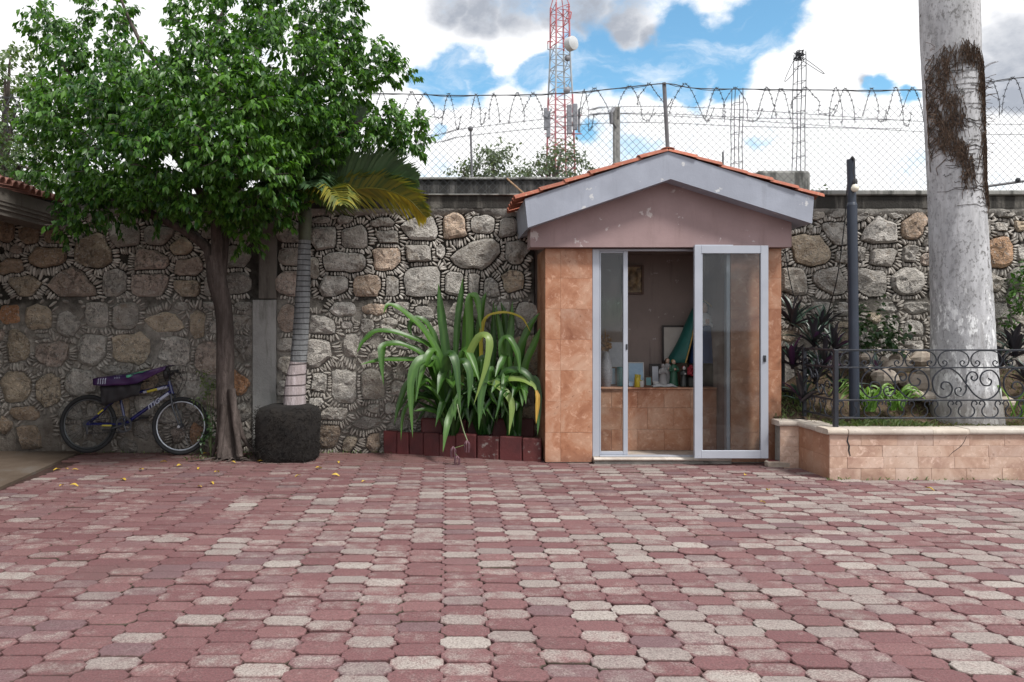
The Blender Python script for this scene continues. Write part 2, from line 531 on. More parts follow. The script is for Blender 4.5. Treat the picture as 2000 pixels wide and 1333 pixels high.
def mat_tile(name, a, b_, c, rough=.55):
    """polished travertine / orange marble cladding, varied from tile to tile"""
    m, nt, b = new_mat(name); q = NB(nt)
    r = q.rand()
    wv = q.N('ShaderNodeVectorMath'); wv.operation = 'ADD'
    cmb = q.N('ShaderNodeCombineXYZ'); q.L(q.math('MULTIPLY', r, .5), cmb.inputs[0]); q.L(q.math('MULTIPLY', r, .35), cmb.inputs[2])
    q.L(q.pos, wv.inputs[0]); q.L(cmb.outputs[0], wv.inputs[1])
    v = wv.outputs[0]
    n = q.noise(2.4, 9, .68, v, .5)
    col = q.ramp(n, [(.34, a), (.5, b_), (.66, c)])
    n2 = q.noise(14, 7, .7, v, .6)
    col = q.mix(q.math('MULTIPLY', q.rng(n2, .52, .68), .5), col, tuple(min(1, x * 1.35 + .05) for x in c))
    n3 = q.noise(24, 6, .7, v)
    col = q.mix(q.math('MULTIPLY', q.rng(n3, .60, .70), .55), col, tuple(x * .45 for x in a))
    col = q.mix(1.0, col, q.ramp(r, [(0, (.86, .84, .86)), (.3, (1.0, .95, .90)), (.6, (1, 1, 1)), (1, (1.08, 1.05, 1.04))]), 'MULTIPLY')
    z = q.sepz()[2]
    col = q.mix(q.math('MULTIPLY', q.rng(q.math('ADD', z, q.math('MULTIPLY', n, .3)), .32, .12), .35), col, (.16, .10, .08))
    q.L(col, b.inputs['Base Color']); b.inputs['Roughness'].default_value = rough; b.inputs['Specular IOR Level'].default_value = .4
    q.L(q.bump(q.noise(60, 5, .65, v), .18, .006), b.inputs['Normal'])
    return m


def mat_plaster(name, c, dirt, patch, amt=.35):
    m, nt, b = new_mat(name); q = NB(nt)
    n = q.noise(2.3, 6, .6)
    col = q.mix(q.rng(n, .35, .68), tuple(x * .84 for x in c), c)
    s1 = q.noise(1, 7, .65, q.scaled(q.pos, (9, 9, 1.1)))
    col = q.mix(q.math('MULTIPLY', q.rng(s1, .52, .75), amt), col, dirt)
    p = q.noise(6.5, 6, .62)
    col = q.mix(q.rng(p, .645, .665), col, patch)
    q.L(col, b.inputs['Base Color']); b.inputs['Roughness'].default_value = .85; b.inputs['Specular IOR Level'].default_value = .3
    q.L(q.bump(q.noise(50, 6, .65), .3, .006), b.inputs['Normal'])
    return m


def mat_glass():
    m, nt, b = new_mat('window_glass'); q = NB(nt)
    nt.nodes.remove(b)
    tr = q.N('ShaderNodeBsdfTransparent'); tr.inputs[0].default_value = (.84, .86, .86, 1)
    gl = q.N('ShaderNodeBsdfGlossy'); gl.inputs['Roughness'].default_value = .03; gl.inputs[0].default_value = (.9, .95, 1, 1)
    fr = q.N('ShaderNodeFresnel'); fr.inputs[0].default_value = 1.40
    di = q.N('ShaderNodeBsdfDiffuse'); di.inputs[0].default_value = (.35, .34, .33, 1)
    dust = q.math('MULTIPLY', q.rng(q.noise(3.5, 6, .6), .45, .8), .10)
    m1 = q.N('ShaderNodeMixShader'); q.L(fr.outputs[0], m1.inputs[0]); q.L(tr.outputs[0], m1.inputs[1]); q.L(gl.outputs[0], m1.inputs[2])
    m2 = q.N('ShaderNodeMixShader'); q.L(dust, m2.inputs[0]); q.L(m1.outputs[0], m2.inputs[1]); q.L(di.outputs[0], m2.inputs[2])
    q.L(m2.outputs[0], nt.nodes['Material Output'].inputs[0])
    return m


def mat_ground(name, stops, scale, bump=.8, bs=30):
    m, nt, b = new_mat(name); q = NB(nt)
    n = q.noise(scale, 8, .65)
    q.L(q.ramp(n, stops), b.inputs['Base Color']); b.inputs['Roughness'].default_value = .95; b.inputs['Specular IOR Level'].default_value = .2
    q.L(q.bump(q.noise(bs, 6, .7), bump, .02), b.inputs['Normal'])
    return m


def mat_trunk(name, light, dark, ring=0, spots=True):
    m, nt, b = new_mat(name); q = NB(nt)
    o = q.pos
    n = q.noise(1.0, 7, .65, q.scaled(o, (14, 14, 2.2)))
    n2 = q.noise(1.0, 6, .7, q.scaled(o, (28, 28, 16)))
    col = q.mix(q.rng(n, .38, .72), dark, light)
    col = q.mix(q.math('MULTIPLY', q.rng(n2, .52, .66), .7), col, dark)
    if spots:
        big = q.noise(2.6, 5, .6)
        col = q.mix(q.math('MULTIPLY', q.rng(big, .55, .72), .55), col, tuple(x * .6 for x in dark))
    h = n2
    if ring:
        z = q.sepz()[2]
        wv = q.math('FRACT', q.math('ADD', q.math('MULTIPLY', z, ring), q.math('MULTIPLY', q.noise(3, 3, .5), .35)))
        line = q.rng(q.math('ABSOLUTE', q.math('SUBTRACT', wv, .5)), .03, .11)
        col = q.mix(q.math('MULTIPLY', q.math('SUBTRACT', 1.0, line), .85), col, tuple(x * .35 for x in dark))
        h = q.math('ADD', q.math('MULTIPLY', n2, .4), line)
    q.L(col, b.inputs['Base Color']); b.inputs['Roughness'].default_value = .88; b.inputs['Specular IOR Level'].default_value = .25
    q.L(q.bump(q.math('ADD', h, q.math('MULTIPLY', q.noise(1.0, 5, .7, q.scaled(o, (40, 40, 7))), 1.1)), .9, .02), b.inputs['Normal'])
    return m


def mat_royal():
    m, nt, b = new_mat('royal_palm_bark'); q = NB(nt)
    o = q.pos
    n = q.noise(1.0, 7, .65, q.scaled(o, (10, 10, 3)))
    col = q.ramp(n, [(.3, (.27, .27, .28)), (.5, (.41, .412, .43)), (.7, (.54, .543, .565))])
    sp = q.noise(1.0, 5, .7, q.scaled(o, (34, 34, 20)))
    big = q.noise(1.7, 5, .6)
    col = q.mix(q.math('MULTIPLY', q.rng(sp, .52, .60), q.rng(big, .35, .65, .35, .95)), col, (.13, .128, .125))
    st = q.noise(1.0, 6, .65, q.scaled(o, (9, 9, .9), (3, 1, 2)))
    col = q.mix(q.math('MULTIPLY', q.rng(st, .56, .74), .55), col, (.19, .18, .17))
    col = q.mix(q.rng(q.voro(4.3), .10, .045), col, (.07, .062, .058))
    wh = q.noise(1.0, 6, .7, q.scaled(o, (16, 16, 7), (7, 7, 7)))
    z = q.sepz()[2]
    col = q.mix(q.math('MULTIPLY', q.rng(wh, .52, .62), q.rng(z, 2.1, 1.6)), col, (.74, .75, .76))
    col = q.mix(q.math('MULTIPLY', q.rng(q.math('ADD', z, q.math('MULTIPLY', big, .5)), 1.05, .75), .6), col, (.22, .19, .16))
    q.L(col, b.inputs['Base Color']); b.inputs['Roughness'].default_value = .85; b.inputs['Specular IOR Level'].default_value = .25
    q.L(q.bump(q.math('ADD', q.math('MULTIPLY', sp, .6), n), .5, .012), b.inputs['Normal'])
    return m


def mat_tower():
    m, nt, b = new_mat('tower_paint'); q = NB(nt)
    z = q.sepz()[2]
    col = q.ramp(q.math('MULTIPLY', z, 1 / 40.0), [(0, (.40, .07, .09)), (ZA(188, 60) / 40, (.30, .34, .38)), (ZA(98, 60) / 40, (.40, .07, .09))], 'CONSTANT')
    q.L(q.mix(q.math('MULTIPLY', q.noise(.9, 3, .5), .35), col, (.5, .5, .52)), b.inputs['Base Color']); b.inputs['Roughness'].default_value = .6
    return m


M = dict(
    stone=mat_stone(), mortar=mat_mortar(), pebble=mat_pebble(), paver=mat_paver(),
    coping=mat_concrete('lichen_concrete', (.16, .15, .135), (.018, .017, .016), .85, True, .8),
    parapet=mat_concrete('stained_concrete', (.13, .125, .12), (.02, .02, .02), .75, True, .6),
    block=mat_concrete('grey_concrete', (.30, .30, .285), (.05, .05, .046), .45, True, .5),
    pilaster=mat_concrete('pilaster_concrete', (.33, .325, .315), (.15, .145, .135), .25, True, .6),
    render=mat_concrete('rough_render', (.33, .315, .29), (.06, .055, .05), .35, False, 1.2, 9),
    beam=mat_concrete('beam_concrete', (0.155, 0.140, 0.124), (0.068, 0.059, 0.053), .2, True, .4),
    slab=mat_ground('smooth_slab', [(.3, (0.079, 0.056, 0.042)), (.55, (0.117, 0.089, 0.069)), (.75, (0.153, 0.140, 0.130))], 1.6, .2),
    sand=mat_ground('joint_sand', [(.3, (.035, .026, .022)), (.6, (.075, .042, .036)), (.8, (.12, .08, .066))], 9, .9, 60),
    earth=mat_ground('earth', [(.3, (.10, .075, .055)), (.6, (.17, .13, .095)), (.8, (.24, .19, .14))], 3),
    soil=mat_ground('dry_soil', [(.3, (0.048, 0.034, 0.024)), (.55, (0.112, 0.080, 0.056)), (.8, (0.208, 0.160, 0.112))], 12, 1.0, 40),
    marble=mat_tile('orange_marble', (.235, .085, .042), (.37, .178, .104), (.46, .29, .205)),
    planter_tile=mat_tile('pink_travertine', (0.317, 0.189, 0.145), (0.466, 0.326, 0.255), (0.546, 0.422, 0.352), .6),
    side_tile=mat_tile('orange_travertine', (0.306, 0.145, 0.085), (0.383, 0.204, 0.128), (0.425, 0.272, 0.196), .6),
    cream=mat_tile('cream_stone', (0.391, 0.348, 0.297), (0.493, 0.451, 0.399), (0.561, 0.527, 0.476), .55),
    lav=mat_plaster('lavender_plaster', (0.336, 0.361, 0.428), (0.185, 0.193, 0.218), (0.504, 0.512, 0.529), .45),
    mauve=mat_plaster('mauve_plaster', (0.336, 0.239, 0.239), (0.210, 0.143, 0.139), (0.462, 0.403, 0.395), .5),
    inner=mat_plaster('grubby_pink_plaster', (.24, .19, .172), (.09, .066, .058), (.34, .31, .295), .85),
    rooftile=simple('roof_clay', (0.348, 0.105, 0.059), (0.237, 0.070, 0.042), 14, .75, .3, 60, wear=(0.348, 0.230, 0.153), vary=.22),
    oldtile=simple('old_roof_clay', (0.270, 0.128, 0.098), (0.165, 0.075, 0.060), 12, .85, .3, 60, vary=.25),
    alu=simple('painted_aluminium', (0.400, 0.424, 0.480), (0.344, 0.368, 0.424), 3, .4, 0, metal=.15),
    glass=mat_glass(),
    iron=simple('dark_iron', (.020, .024, .034), (.012, .014, .02), 8, .45, .15, 80),
    lamp_paint=simple('blue_grey_pole_paint', (.026, .035, .055), (.02, .027, .043), 5, .42, .08, 60),
    wire=simple('galvanised_wire', (.05, .053, .06), (.03, .033, .037), 6, .6),
    barb=simple('rusty_barbed_wire', (.042, .045, .055), (.025, .026, .03), 20, .7),
    post=simple('fence_post_steel', (.16, .16, .175), (.10, .10, .11), 8, .6),
    bulb=simple('bulb_glass', (.78, .74, .62), (.72, .68, .55), 3, .2),
    black=simple('black_plastic', (.02, .02, .022), (.014, .014, .016), 8, .5),
    cable=simple('black_cable', (.015, .015, .016), None, 8, .6),
    tyre=simple('tyre_rubber', (.017, .018, .021), (.011, .011, .012), 10, .75),
    rim=simple('alloy_rim', (.50, .53, .58), (.40, .42, .46), 6, .3, metal=.6),
    dull_rim=simple('dull_rim', (.10, .105, .11), (.06, .062, .065), 9, .5, metal=.5),
    steel=simple('dark_steel', (.09, .095, .105), (.06, .062, .07), 9, .4, metal=.7),
    blue=simple('blue_frame_paint', (0.010, 0.013, 0.112), (0.006, 0.009, 0.072), 5, .25, coat=.5),
    decal=simple('pale_decal', (.42, .45, .56), (.36, .38, .48), 10, .4),
    yellow=simple('yellow_decal', (.55, .48, .05), (.45, .38, .05), 10, .4),
    sack=simple('purple_sack', (0.051, 0.011, 0.072), (0.018, 0.011, 0.060), 3.5, .42, .25, 20),
    sack_in=simple('sack_lining', (.13, .10, .10), (.09, .07, .075), 5, .6),
    green_print=simple('green_print', (.10, .42, .26), (.06, .28, .16), 20, .5),
    bag=simple('dark_bag', (.018, .016, .02), (.012, .011, .013), 6, .7, .4, 20),
    redbrick=simple('painted_brick', (0.112, 0.021, 0.022), (0.068, 0.015, 0.017), 5, .6, .35, 40, vary=.2), wornbrick=simple('worn_painted_brick', (0.120, 0.028, 0.026), (0.080, 0.019, 0.020), 5, .7, .5, 40, wear=(0.240, 0.200, 0.188), vary=.1),
    ficus_bark=mat_trunk('ficus_bark', (0.151, 0.122, 0.112), (0.061, 0.048, 0.043)),
    royal_bark=mat_royal(),
    ring_bark=mat_trunk('ringed_palm_bark', (.27, .28, .29), (.15, .155, .16), 17, False),
    white_bark=mat_trunk('limewashed_bark', (.52, .46, .48), (.34, .29, .29), 9, False),
    sheath=simple('palm_sheath', (.085, .10, .06), (.05, .05, .035), 7, .6, .2, 30),
    rootball=simple('root_ball_fibre', (0.013, 0.010, 0.008), (0.004, 0.003, 0.003), 9, .95, 1.0, 45),
    fibre=simple('dead_roots', (0.136, 0.088, 0.060), (0.028, 0.018, 0.013), 34, .9),
    vine=simple('clinging_stem', (.06, .045, .038), (.035, .028, .024), 14, .9),
    ficus=leaf_mat('ficus_leaf', (.014, .058, .013), (.13, .28, .04), rough=.40, trans=.36, spec=.42),
    bgleaf=leaf_mat('far_leaf', (.035, .075, .025), (.13, .19, .07), rough=.5, trans=.3),
    towerleaf=leaf_mat('dusty_leaf', (.045, .075, .045), (.12, .16, .09), rough=.55, trans=.3),
    lily=leaf_mat('lily_leaf', (0.013, 0.052, 0.009), (0.077, 0.180, 0.027), rough=.40, trans=.25),
    lily_pale=leaf_mat('pale_lily_leaf', (.13, .21, .045), (.19, .27, .06), rough=.4, trans=.25),
    yleaf=leaf_mat('yellow_leaf', (.36, .29, .03), (.45, .36, .05), rough=.5, trans=.3),
    palm=leaf_mat('palm_leaflet', (.03, .065, .03), (.085, .155, .07), rough=.42, trans=.2),
    palmy=leaf_mat('yellowing_leaflet', (.06, .10, .025), (.50, .37, .03), rough=.5, trans=.25),
    spider=leaf_mat('rosette_leaf', (.012, .030, .024), (.038, .075, .050), under=(.030, .026, .034), rough=.4, trans=.12, tcol=(1.1, 1.1, 1.0)),
    purple=leaf_mat('purple_leaf', (0.036, 0.015, 0.039), (0.078, 0.030, 0.084), rough=.4, trans=.15, tcol=(0.780, 0.480, 0.780)),
    strap=leaf_mat('bright_strap_leaf', (.07, .17, .02), (.17, .30, .05), rough=.4, trans=.35),
    bush=leaf_mat('bush_leaf', (.018, .05, .018), (.05, .10, .03), rough=.42, trans=.2),
    weed=leaf_mat('weed_leaf', (.05, .10, .03), (.20, .25, .10), rough=.5, trans=.3),
    straw=leaf_mat('straw', (.16, .12, .06), (.11, .15, .04), rough=.7, trans=.2),
    dead=leaf_mat('fallen_leaf', (.30, .17, .03), (.55, .38, .05), rough=.6, trans=.1),
    flower=simple('wilted_flower', (.085, .028, .05), (.16, .09, .10), 40, .6),
    stalk=simple('flower_stalk', (.14, .19, .07), (.10, .12, .06), 10, .5),
    rock=simple('loose_limestone', (.42, .38, .33), (.22, .18, .15), 6, .92, .9, 22, vary=.25),
    tower=mat_tower(), dish=simple('dish_white', (.50, .52, .54), (.42, .44, .46), 2, .5), panel=simple('panel_grey', (.22, .23, .26), (.16, .165, .19), 2, .5),
    wood=simple('bare_stick', (.40, .25, .14), (.28, .17, .10), 10, .7),
)

# ================================================================ the ground
WD = 8.95                      # depth of the stone wall's face
g = MB(); g.add([(-300, -300, -.06), (300, -300, -.06), (300, 600, -.06), (-300, 600, -.06)], [(0, 1, 2, 3)])
tag(g.build('ground', M['earth']), 'bare earth round and beyond the paved yard', kind='structure')


def xz_in_photo(X, D, Z=0.0):
    return PX + X / D * F, PY + (H - Z) / D * F


# ---------------------------------------------------------------- paved yard
CW, RP = .219, .1365            # column width and row pitch of the interlocking pavers
pv = MB(); pv.add([(-8, -4, -.014), (9.5, -4, -.014), (9.5, 9.1, -.014), (-8, 9.1, -.014)], [(0, 1, 2, 3)])
pavement = tag(pv.build('pavement', M['sand']), 'red and pale interlocking pavers of the yard', kind='structure')


def paver_shape(tone, rnd, ctr=(0, 0, 0), tilt=(0, 0), mbx=None):
    a, d, h, gap = CW / 2, .0165, RP / 2, .0042
    gy = .0016
    out = [(-a + d + gap, -h + gy), (0, -h + gy), (a - d - gap, -h + gy), (a - gap * .8, -h * .62), (a + d - gap * 1.6, -h * .48), (a + d - gap * 1.6, h * .48), (a - gap * .8, h * .62),
           (a - d - gap, h - gy), (0, h - gy), (-a + d + gap, h - gy), (-a + gap * .8, h * .62), (-a - d + gap * 1.6, h * .48), (-a - d + gap * 1.6, -h * .48), (-a + gap * .8, -h * .62)]
    n = len(out)
    vs, tn, dt = [], [], []
    for k, (sc, dz) in enumerate(((0, -.026), (0, -.007), (.005, -.001), (.022, 0.0))):
        for (x, y) in out:
            x2 = x - sc * (1 if x > 0 else -1 if x < 0 else 0); y2 = y - sc * y / (RP / 2)
            j = .0014
            vs.append((ctr[0] + x2 + rnd.uniform(-j, j), ctr[1] + y2 + rnd.uniform(-j, j), ctr[2] + dz + tilt[0] * x2 + tilt[1] * y2))
            dt.append((1, .8, .38, -.05)[k])
            tn.append(max(.001, tone + (-.5, -.30, -.16, .05)[k] + rnd.uniform(-.08, .08)))
    vs.append(ctr); tn.append(tone + .06); dt.append(-.1)
    fs = [(q * n + i, q * n + (i + 1) % n, (q + 1) * n + (i + 1) % n, (q + 1) * n + i) for q in range(3) for i in range(n)]
    fs += [(3 * n + i, 3 * n + (i + 1) % n, 4 * n) for i in range(n)]
    m = mbx or MB(); m.add(vs, fs); m.t[-len(vs):] = tn
    m.dirt = m.__dict__.get('dirt', []) + dt
    m.q = m.__dict__.get('q', []) + [tone] * len(vs)
    return m



def carport_edge(y):           # X of the edge of the smooth carport floor
    return -4.24 + (8.8 - y) * .115


def yard_open(X, Y):
    if Y > 8.93: return False
    if X < carport_edge(Y) + .02: return False
    if X > 3.66 and Y > 7.36: return False
    if X > 3.40 and Y > 8.0: return False
    if 1.0 < X < 3.6 and Y > 8.26: return False
    return True


rp = random.Random(11)
spots = []
c0 = -40
PH = [0]
for _ in range(100): PH.append(PH[-1] ^ (rp.random() < .16))
for c in range(c0, 40):
    X = -.02 + (c + .5) * CW
    wob = .012 * sin(c * 2.1)
    for r in range(0, 100):
        Y = 1.9 + r * RP + (RP / 2 if c % 2 else 0) + wob
        if Y < 2.7: continue
        px, py = xz_in_photo(X, Y)
        if not (-190 < px < 2190 and py < 1480): continue
        if not yard_open(X, Y) or not yard_open(X - .09, Y): continue
        k = (r + PH[c - c0]) % 2
        side = min(1, max(0, (px - 330) / 900))           # worn more where cars turn, to the right
        far = min(1, max(0, (Y - 6.2) / 2.4))
        ppale = (.10 + .72 * side ** .8) * (1 - .62 * far) if k else (.03 + .10 * side) * (1 - .6 * far)
        if rp.random() < ppale: tone = rp.uniform(.50, .92)
        else: tone = rp.uniform(.02, .40)
        if rp.random() < .12: tone = rp.uniform(.36, .56)
        spots.append((Y if (-40 < px < 2040 and py < 1360) else 99, X, Y, tone))
spots.sort()
variants = []
rest = MB()
bins = {}
for i, (key, X, Y, tone) in enumerate(spots):
    z = rp.uniform(-.0035, .0035); tl = (rp.uniform(-.018, .018), rp.uniform(-.022, .022))
    if i < 300 and key < 99:
        b_ = int(tone * 24)
        lst = bins.setdefault(b_, [])
        if len(lst) < 3:
            lst.append(paver_shape(tone, rp).mesh('paver', M['paver'], True, angle=35))
        me = rp.choice(lst)
        o = link('paver', me, pavement, (X + rp.uniform(-.003, .003), Y + rp.uniform(-.003, .003), z))
        o.rotation_euler = (tl[1], -tl[0], rp.uniform(-.012, .012))
    else:
        paver_shape(tone, rp, (X, Y, z), tl, rest)
tag(rest.build('paver', M['paver'], pavement, True, 35), kind='stuff')

# ---------------------------------------------------------------- smooth carport floor, a little above the pavers
cf = MB()
pts = [(carport_edge(8.93), 8.93), (-12, 8.93), (-12, 0), (carport_edge(0), 0)]
vs = [(x, y, .012) for x, y in pts] + [(x, y, -.03) for x, y in pts]
cf.add(vs, [(0, 1, 2, 3), (4, 7, 6, 5), (0, 3, 7, 4), (0, 4, 5, 1), (1, 5, 6, 2), (2, 6, 7, 3)])
tag(cf.build('carport_floor', M['slab']), 'smooth brown concrete floor under the carport roof', kind='structure')

# ================================================================ the rubble stone wall
wall = thing('stone_wall', 'old rubble limestone wall with chinked dark joints behind the yard', 'wall', (-1.0, WD, 0))
SX0, SX1 = 1.02, 3.50          # the shrine takes this stretch of the wall
XL, XR = -9.5, 9.5
TOPZ = ZA(410, WD)
# core with an uneven mortar face (fine grid, pushed about by noise)
from mathutils import noise as mnoise
core = MB()
for (x0, x1) in ((XL, SX0), (SX1, XR)):
    nx, nz = int((x1 - x0) / .07), int((TOPZ + .1) / .07)
    vs = []
    for k in range(nz + 1):
        for i in range(nx + 1):
            x = x0 + (x1 - x0) * i / nx; z = -.1 + (TOPZ + .1) * k / nz
            lowz = 1 if z < 1.78 else 0
            y = WD + .012 - .020 * mnoise.noise((x * 3.1, z * 3.1, 1.7)) - .012 * mnoise.noise((x * 11, z * 11, 4.1)) - (.018 if lowz else 0)
            vs.append((x, y, z))
    w = nx + 1
    core.add(vs, [(k * w + i, k * w + i + 1, (k + 1) * w + i + 1, (k + 1) * w + i) for k in range(nz) for i in range(nx)])
    core.box(x0, x1, WD + .06, WD + .42, -.1, TOPZ - .002)
core.build('mortar', M['mortar'], wall, True, 70)

STONES = []
def reg(ox, oy, sc, items):
    for it in items:
        STONES.append([ox + it[0] / sc, oy + it[1] / sc, it[2] / sc, it[3] / sc, it[4] if len(it) > 4 else ''])
reg(0, 400, 4, [(45, 210, 90, 150, 'b'), (235, 240, 120, 130, 'b'), (375, 400, 260, 140, 'b'), (90, 495, 200, 110, 'b'), (185, 630, 240, 160, 't'), (585, 610, 350, 200, 'p'), (745, 365, 220, 270, 't'),
    (970, 250, 240, 140), (1240, 250, 210, 130), (1400, 345, 170, 130, 't'), (1150, 430, 370, 150, 'p'), (890, 610, 170, 210), (1180, 630, 260, 170, 'p'), (1470, 490, 210, 150, 'p'), (1460, 645, 210, 130, 't'),
    (1640, 640, 90, 140), (760, 140, 140, 80, 'p'), (430, 265, 150, 100, 'b'), (1880, 420, 200, 150), (1880, 600, 180, 150), (1620, 215, 70, 60), (1900, 200, 120, 120), (1330, 110, 140, 40), (600, 190, 120, 70),
    (90, 870, 140, 130, 'o'), (310, 900, 190, 180, 't'), (540, 930, 160, 150), (765, 860, 150, 170), (985, 890, 160, 210), (1290, 930, 270, 130, 't'), (1550, 930, 100, 190, 't'), (1890, 920, 140, 130), (1930, 800, 90, 80), (1420, 790, 90, 40), (1640, 790, 110, 70)])
reg(0, 650, 4, [(150, 110, 150, 280, 't'), (400, 170, 210, 190, 'p'), (345, 25, 140, 70), (735, 130, 180, 230), (1025, 120, 250, 250, 't'), (1360, 150, 220, 230, 'w'), (1640, 200, 190, 210, 'p'),
    (130, 410, 200, 210, 't'), (395, 430, 160, 230, 't'), (300, 300, 80, 50), (630, 390, 220, 180), (910, 280, 210, 70), (1480, 410, 170, 160), (1890, 400, 120, 170, 'o'), (1880, 75, 100, 130), (60, 720, 100, 90, 'b'),
    (250, 800, 240, 150, 'b'), (200, 640, 190, 90, 'b'), (560, 610, 150, 110), (830, 770, 140, 110), (700, 890, 120, 60), (1120, 760, 130, 110), (1000, 880, 170, 70), (1400, 780, 140, 100, 'p'), (1530, 790, 120, 120, 'o'), (1330, 650, 140, 110), (1130, 560, 130, 130), (560, 780, 140, 110), (1900, 620, 110, 130), (1920, 800, 110, 120)])
reg(520, 380, 3.7037, [(160, 285, 160, 150), (160, 450, 150, 150), (155, 640, 150, 190, 'p'), (420, 310, 170, 170), (635, 320, 180, 150), (840, 215, 160, 60), (870, 305, 190, 100), (1110, 260, 250, 150),
    (1365, 245, 170, 155, 'e'), (1560, 220, 180, 100), (1740, 245, 110, 130), (570, 490, 300, 145), (355, 540, 70, 150), (870, 470, 220, 155, 'e'), (1100, 425, 195, 125), (1260, 415, 90, 80), (1510, 440, 350, 200), (1800, 420, 150, 160),
    (495, 660, 190, 155), (730, 660, 195, 145, 'e'), (910, 660, 95, 145), (1120, 630, 230, 210), (1370, 640, 125, 165), (1495, 640, 90, 150), (1640, 680, 130, 130), (1765, 630, 150, 150, 't'), (1940, 640, 110, 150), (400, 200, 140, 45), (560, 195, 100, 36),
    (560, 830, 160, 120), (780, 835, 150, 65, 'e'), (980, 820, 90, 80), (140, 900, 125, 180, 'p'), (400, 950, 160, 110), (730, 950, 75, 90), (890, 950, 100, 90), (1130, 880, 120, 100), (1560, 850, 120, 120), (1720, 820, 80, 80), (1870, 880, 130, 190), (1380, 850, 110, 110)])
reg(520, 640, 3.7037, [(120, 130, 110, 100), (110, 270, 105, 130), (370, 190, 140, 195, 'w'), (610, 120, 110, 120, 'w'), (390, 390, 110, 130), (560, 410, 165, 240), (765, 410, 140, 190), (100, 440, 80, 100), (820, 210, 130, 90), (980, 440, 100, 110),
    (500, 620, 190, 80), (730, 690, 180, 70), (450, 780, 160, 130, 'b'), (600, 840, 105, 80, 't'), (780, 830, 75, 110, 'e'), (960, 700, 140, 80), (900, 590, 80, 55), (1000, 80, 140, 110)])
reg(1520, 370, 4.1667, [(260, 490, 270, 250, 't'), (450, 350, 190, 170), (460, 220, 90, 60), (680, 240, 80, 80), (815, 350, 255, 175, 'w'), (1100, 300, 200, 190, 'e'), (970, 220, 140, 45), (845, 560, 215, 145), (680, 530, 75, 100), (1060, 530, 100, 115),
    (1200, 580, 105, 75, 'p'), (1220, 390, 85, 125), (110, 740, 190, 210), (420, 740, 225, 185), (750, 750, 235, 195), (1040, 740, 245, 185), (1240, 730, 65, 115), (520, 560, 95, 75), (1690, 330, 55, 160, 'w'), (1850, 200, 155, 75), (1810, 310, 115, 60), (1960, 290, 95, 65, 't'),
    (1790, 510, 205, 225, 'r'), (1970, 520, 75, 105), (1730, 760, 125, 135), (1940, 720, 125, 145), (330, 220, 75, 60), (255, 335, 55, 50), (1980, 200, 55, 55), (60, 560, 60, 90)])
reg(1520, 590, 4.1667, [(140, 100, 130, 170), (350, 90, 160, 170), (530, 60, 85, 120), (870, 50, 170, 75), (1120, 40, 210, 80), (790, 110, 95, 75, 't'), (530, 250, 105, 170, 't'), (920, 190, 95, 110), (1100, 230, 160, 120), (1240, 160, 75, 75), (1100, 340, 160, 80),
    (1240, 320, 75, 110), (1800, 80, 165, 105), (1850, 230, 115, 110), (700, 300, 75, 90), (1960, 140, 75, 75), (1780, 330, 80, 70), (300, 250, 145, 105), (900, 330, 110, 70)])
YMID = 585.0
PILAST = (488, 546)
LOWPX, TOPPX = 884.0, 418.0
SHR = (PX + SX0 / WD * F, PX + SX1 / WD * F)
for s in STONES: s[2] *= 1.13; s[3] *= 1.13
for s in STONES:               # keep each stone in its own half, off the pilaster and the shrine
    cx, cy, w, h, k = s
    if cy < YMID: s[3] = h = min(h, 2 * (YMID - 4 - cy))
    else: s[3] = h = min(h, 2 * (cy - YMID - 5))
    s[3] = max(14, min(s[3], 2 * (LOWPX - 1 - cy), 2 * (cy - TOPPX) if cy < YMID else 999))
    if PILAST[0] - w / 2 < cx < 517: s[0] = min(cx, PILAST[0] - w / 2)
    elif 517 <= cx < PILAST[1] + w / 2: s[0] = max(cx, PILAST[1] + w / 2)
STONES = [s for s in STONES if not (SHR[0] - 4 < s[0] < SHR[1] + 4)]
# dart throwing fills what is not listed (hidden behind plants, or just outside the frame)
rs = random.Random(5)
def inside_gap(x, y):
    best = 1e9
    for (cx, cy, w, h, k) in STONES:
        dx, dy = abs(x - cx) / (w / 2), abs(y - cy) / (h / 2)
        d = (dx ** 2.6 + dy ** 2.6) ** (1 / 2.6)
        if d < 1: return -1
        e = sqrt((x - cx) ** 2 + (y - cy) ** 2) * (1 - 1 / d)
        best = min(best, e)
    best = min(best, abs(y - YMID) - 1, LOWPX - y, y - TOPPX)
    if PILAST[0] < x < PILAST[1]: return -1
    best = min(best, min(abs(x - PILAST[0]), abs(x - PILAST[1])) + 4)
    if SHR[0] - 8 < x < SHR[1] + 8: return -1
    return best
for phase, (lo, hi, tries) in enumerate(((30, 44, 2600), (19, 34, 4200), (13, 20, 5200))):
    for _ in range(tries):
        x, y = rs.uniform(-190, 2190), rs.uniform(TOPPX, LOWPX)
        e = inside_gap(x, y)
        if e < lo: continue
        r = min(e - 9, hi)
        if r < 7: continue
        a = rs.uniform(.9, 1.3)
        STONES.append([x, y, 2 * r * a, 2 * r / a * .95, rs.choice(['', '', '', 't', 'p', 'w', ''])])
print('stones', len(STONES))
SA = np.array([[s[0], s[1], s[2] / 2, s[3] / 2] for s in STONES])


def field(px, py, near):
    q = SA[near]
    d = (np.abs((px - q[:, 0]) / q[:, 2]) ** 4 + np.abs((py - q[:, 1]) / q[:, 3]) ** 4) ** .25
    return np.hypot(px - q[:, 0], py - q[:, 1]) * (1 - 1 / np.maximum(d, .05))


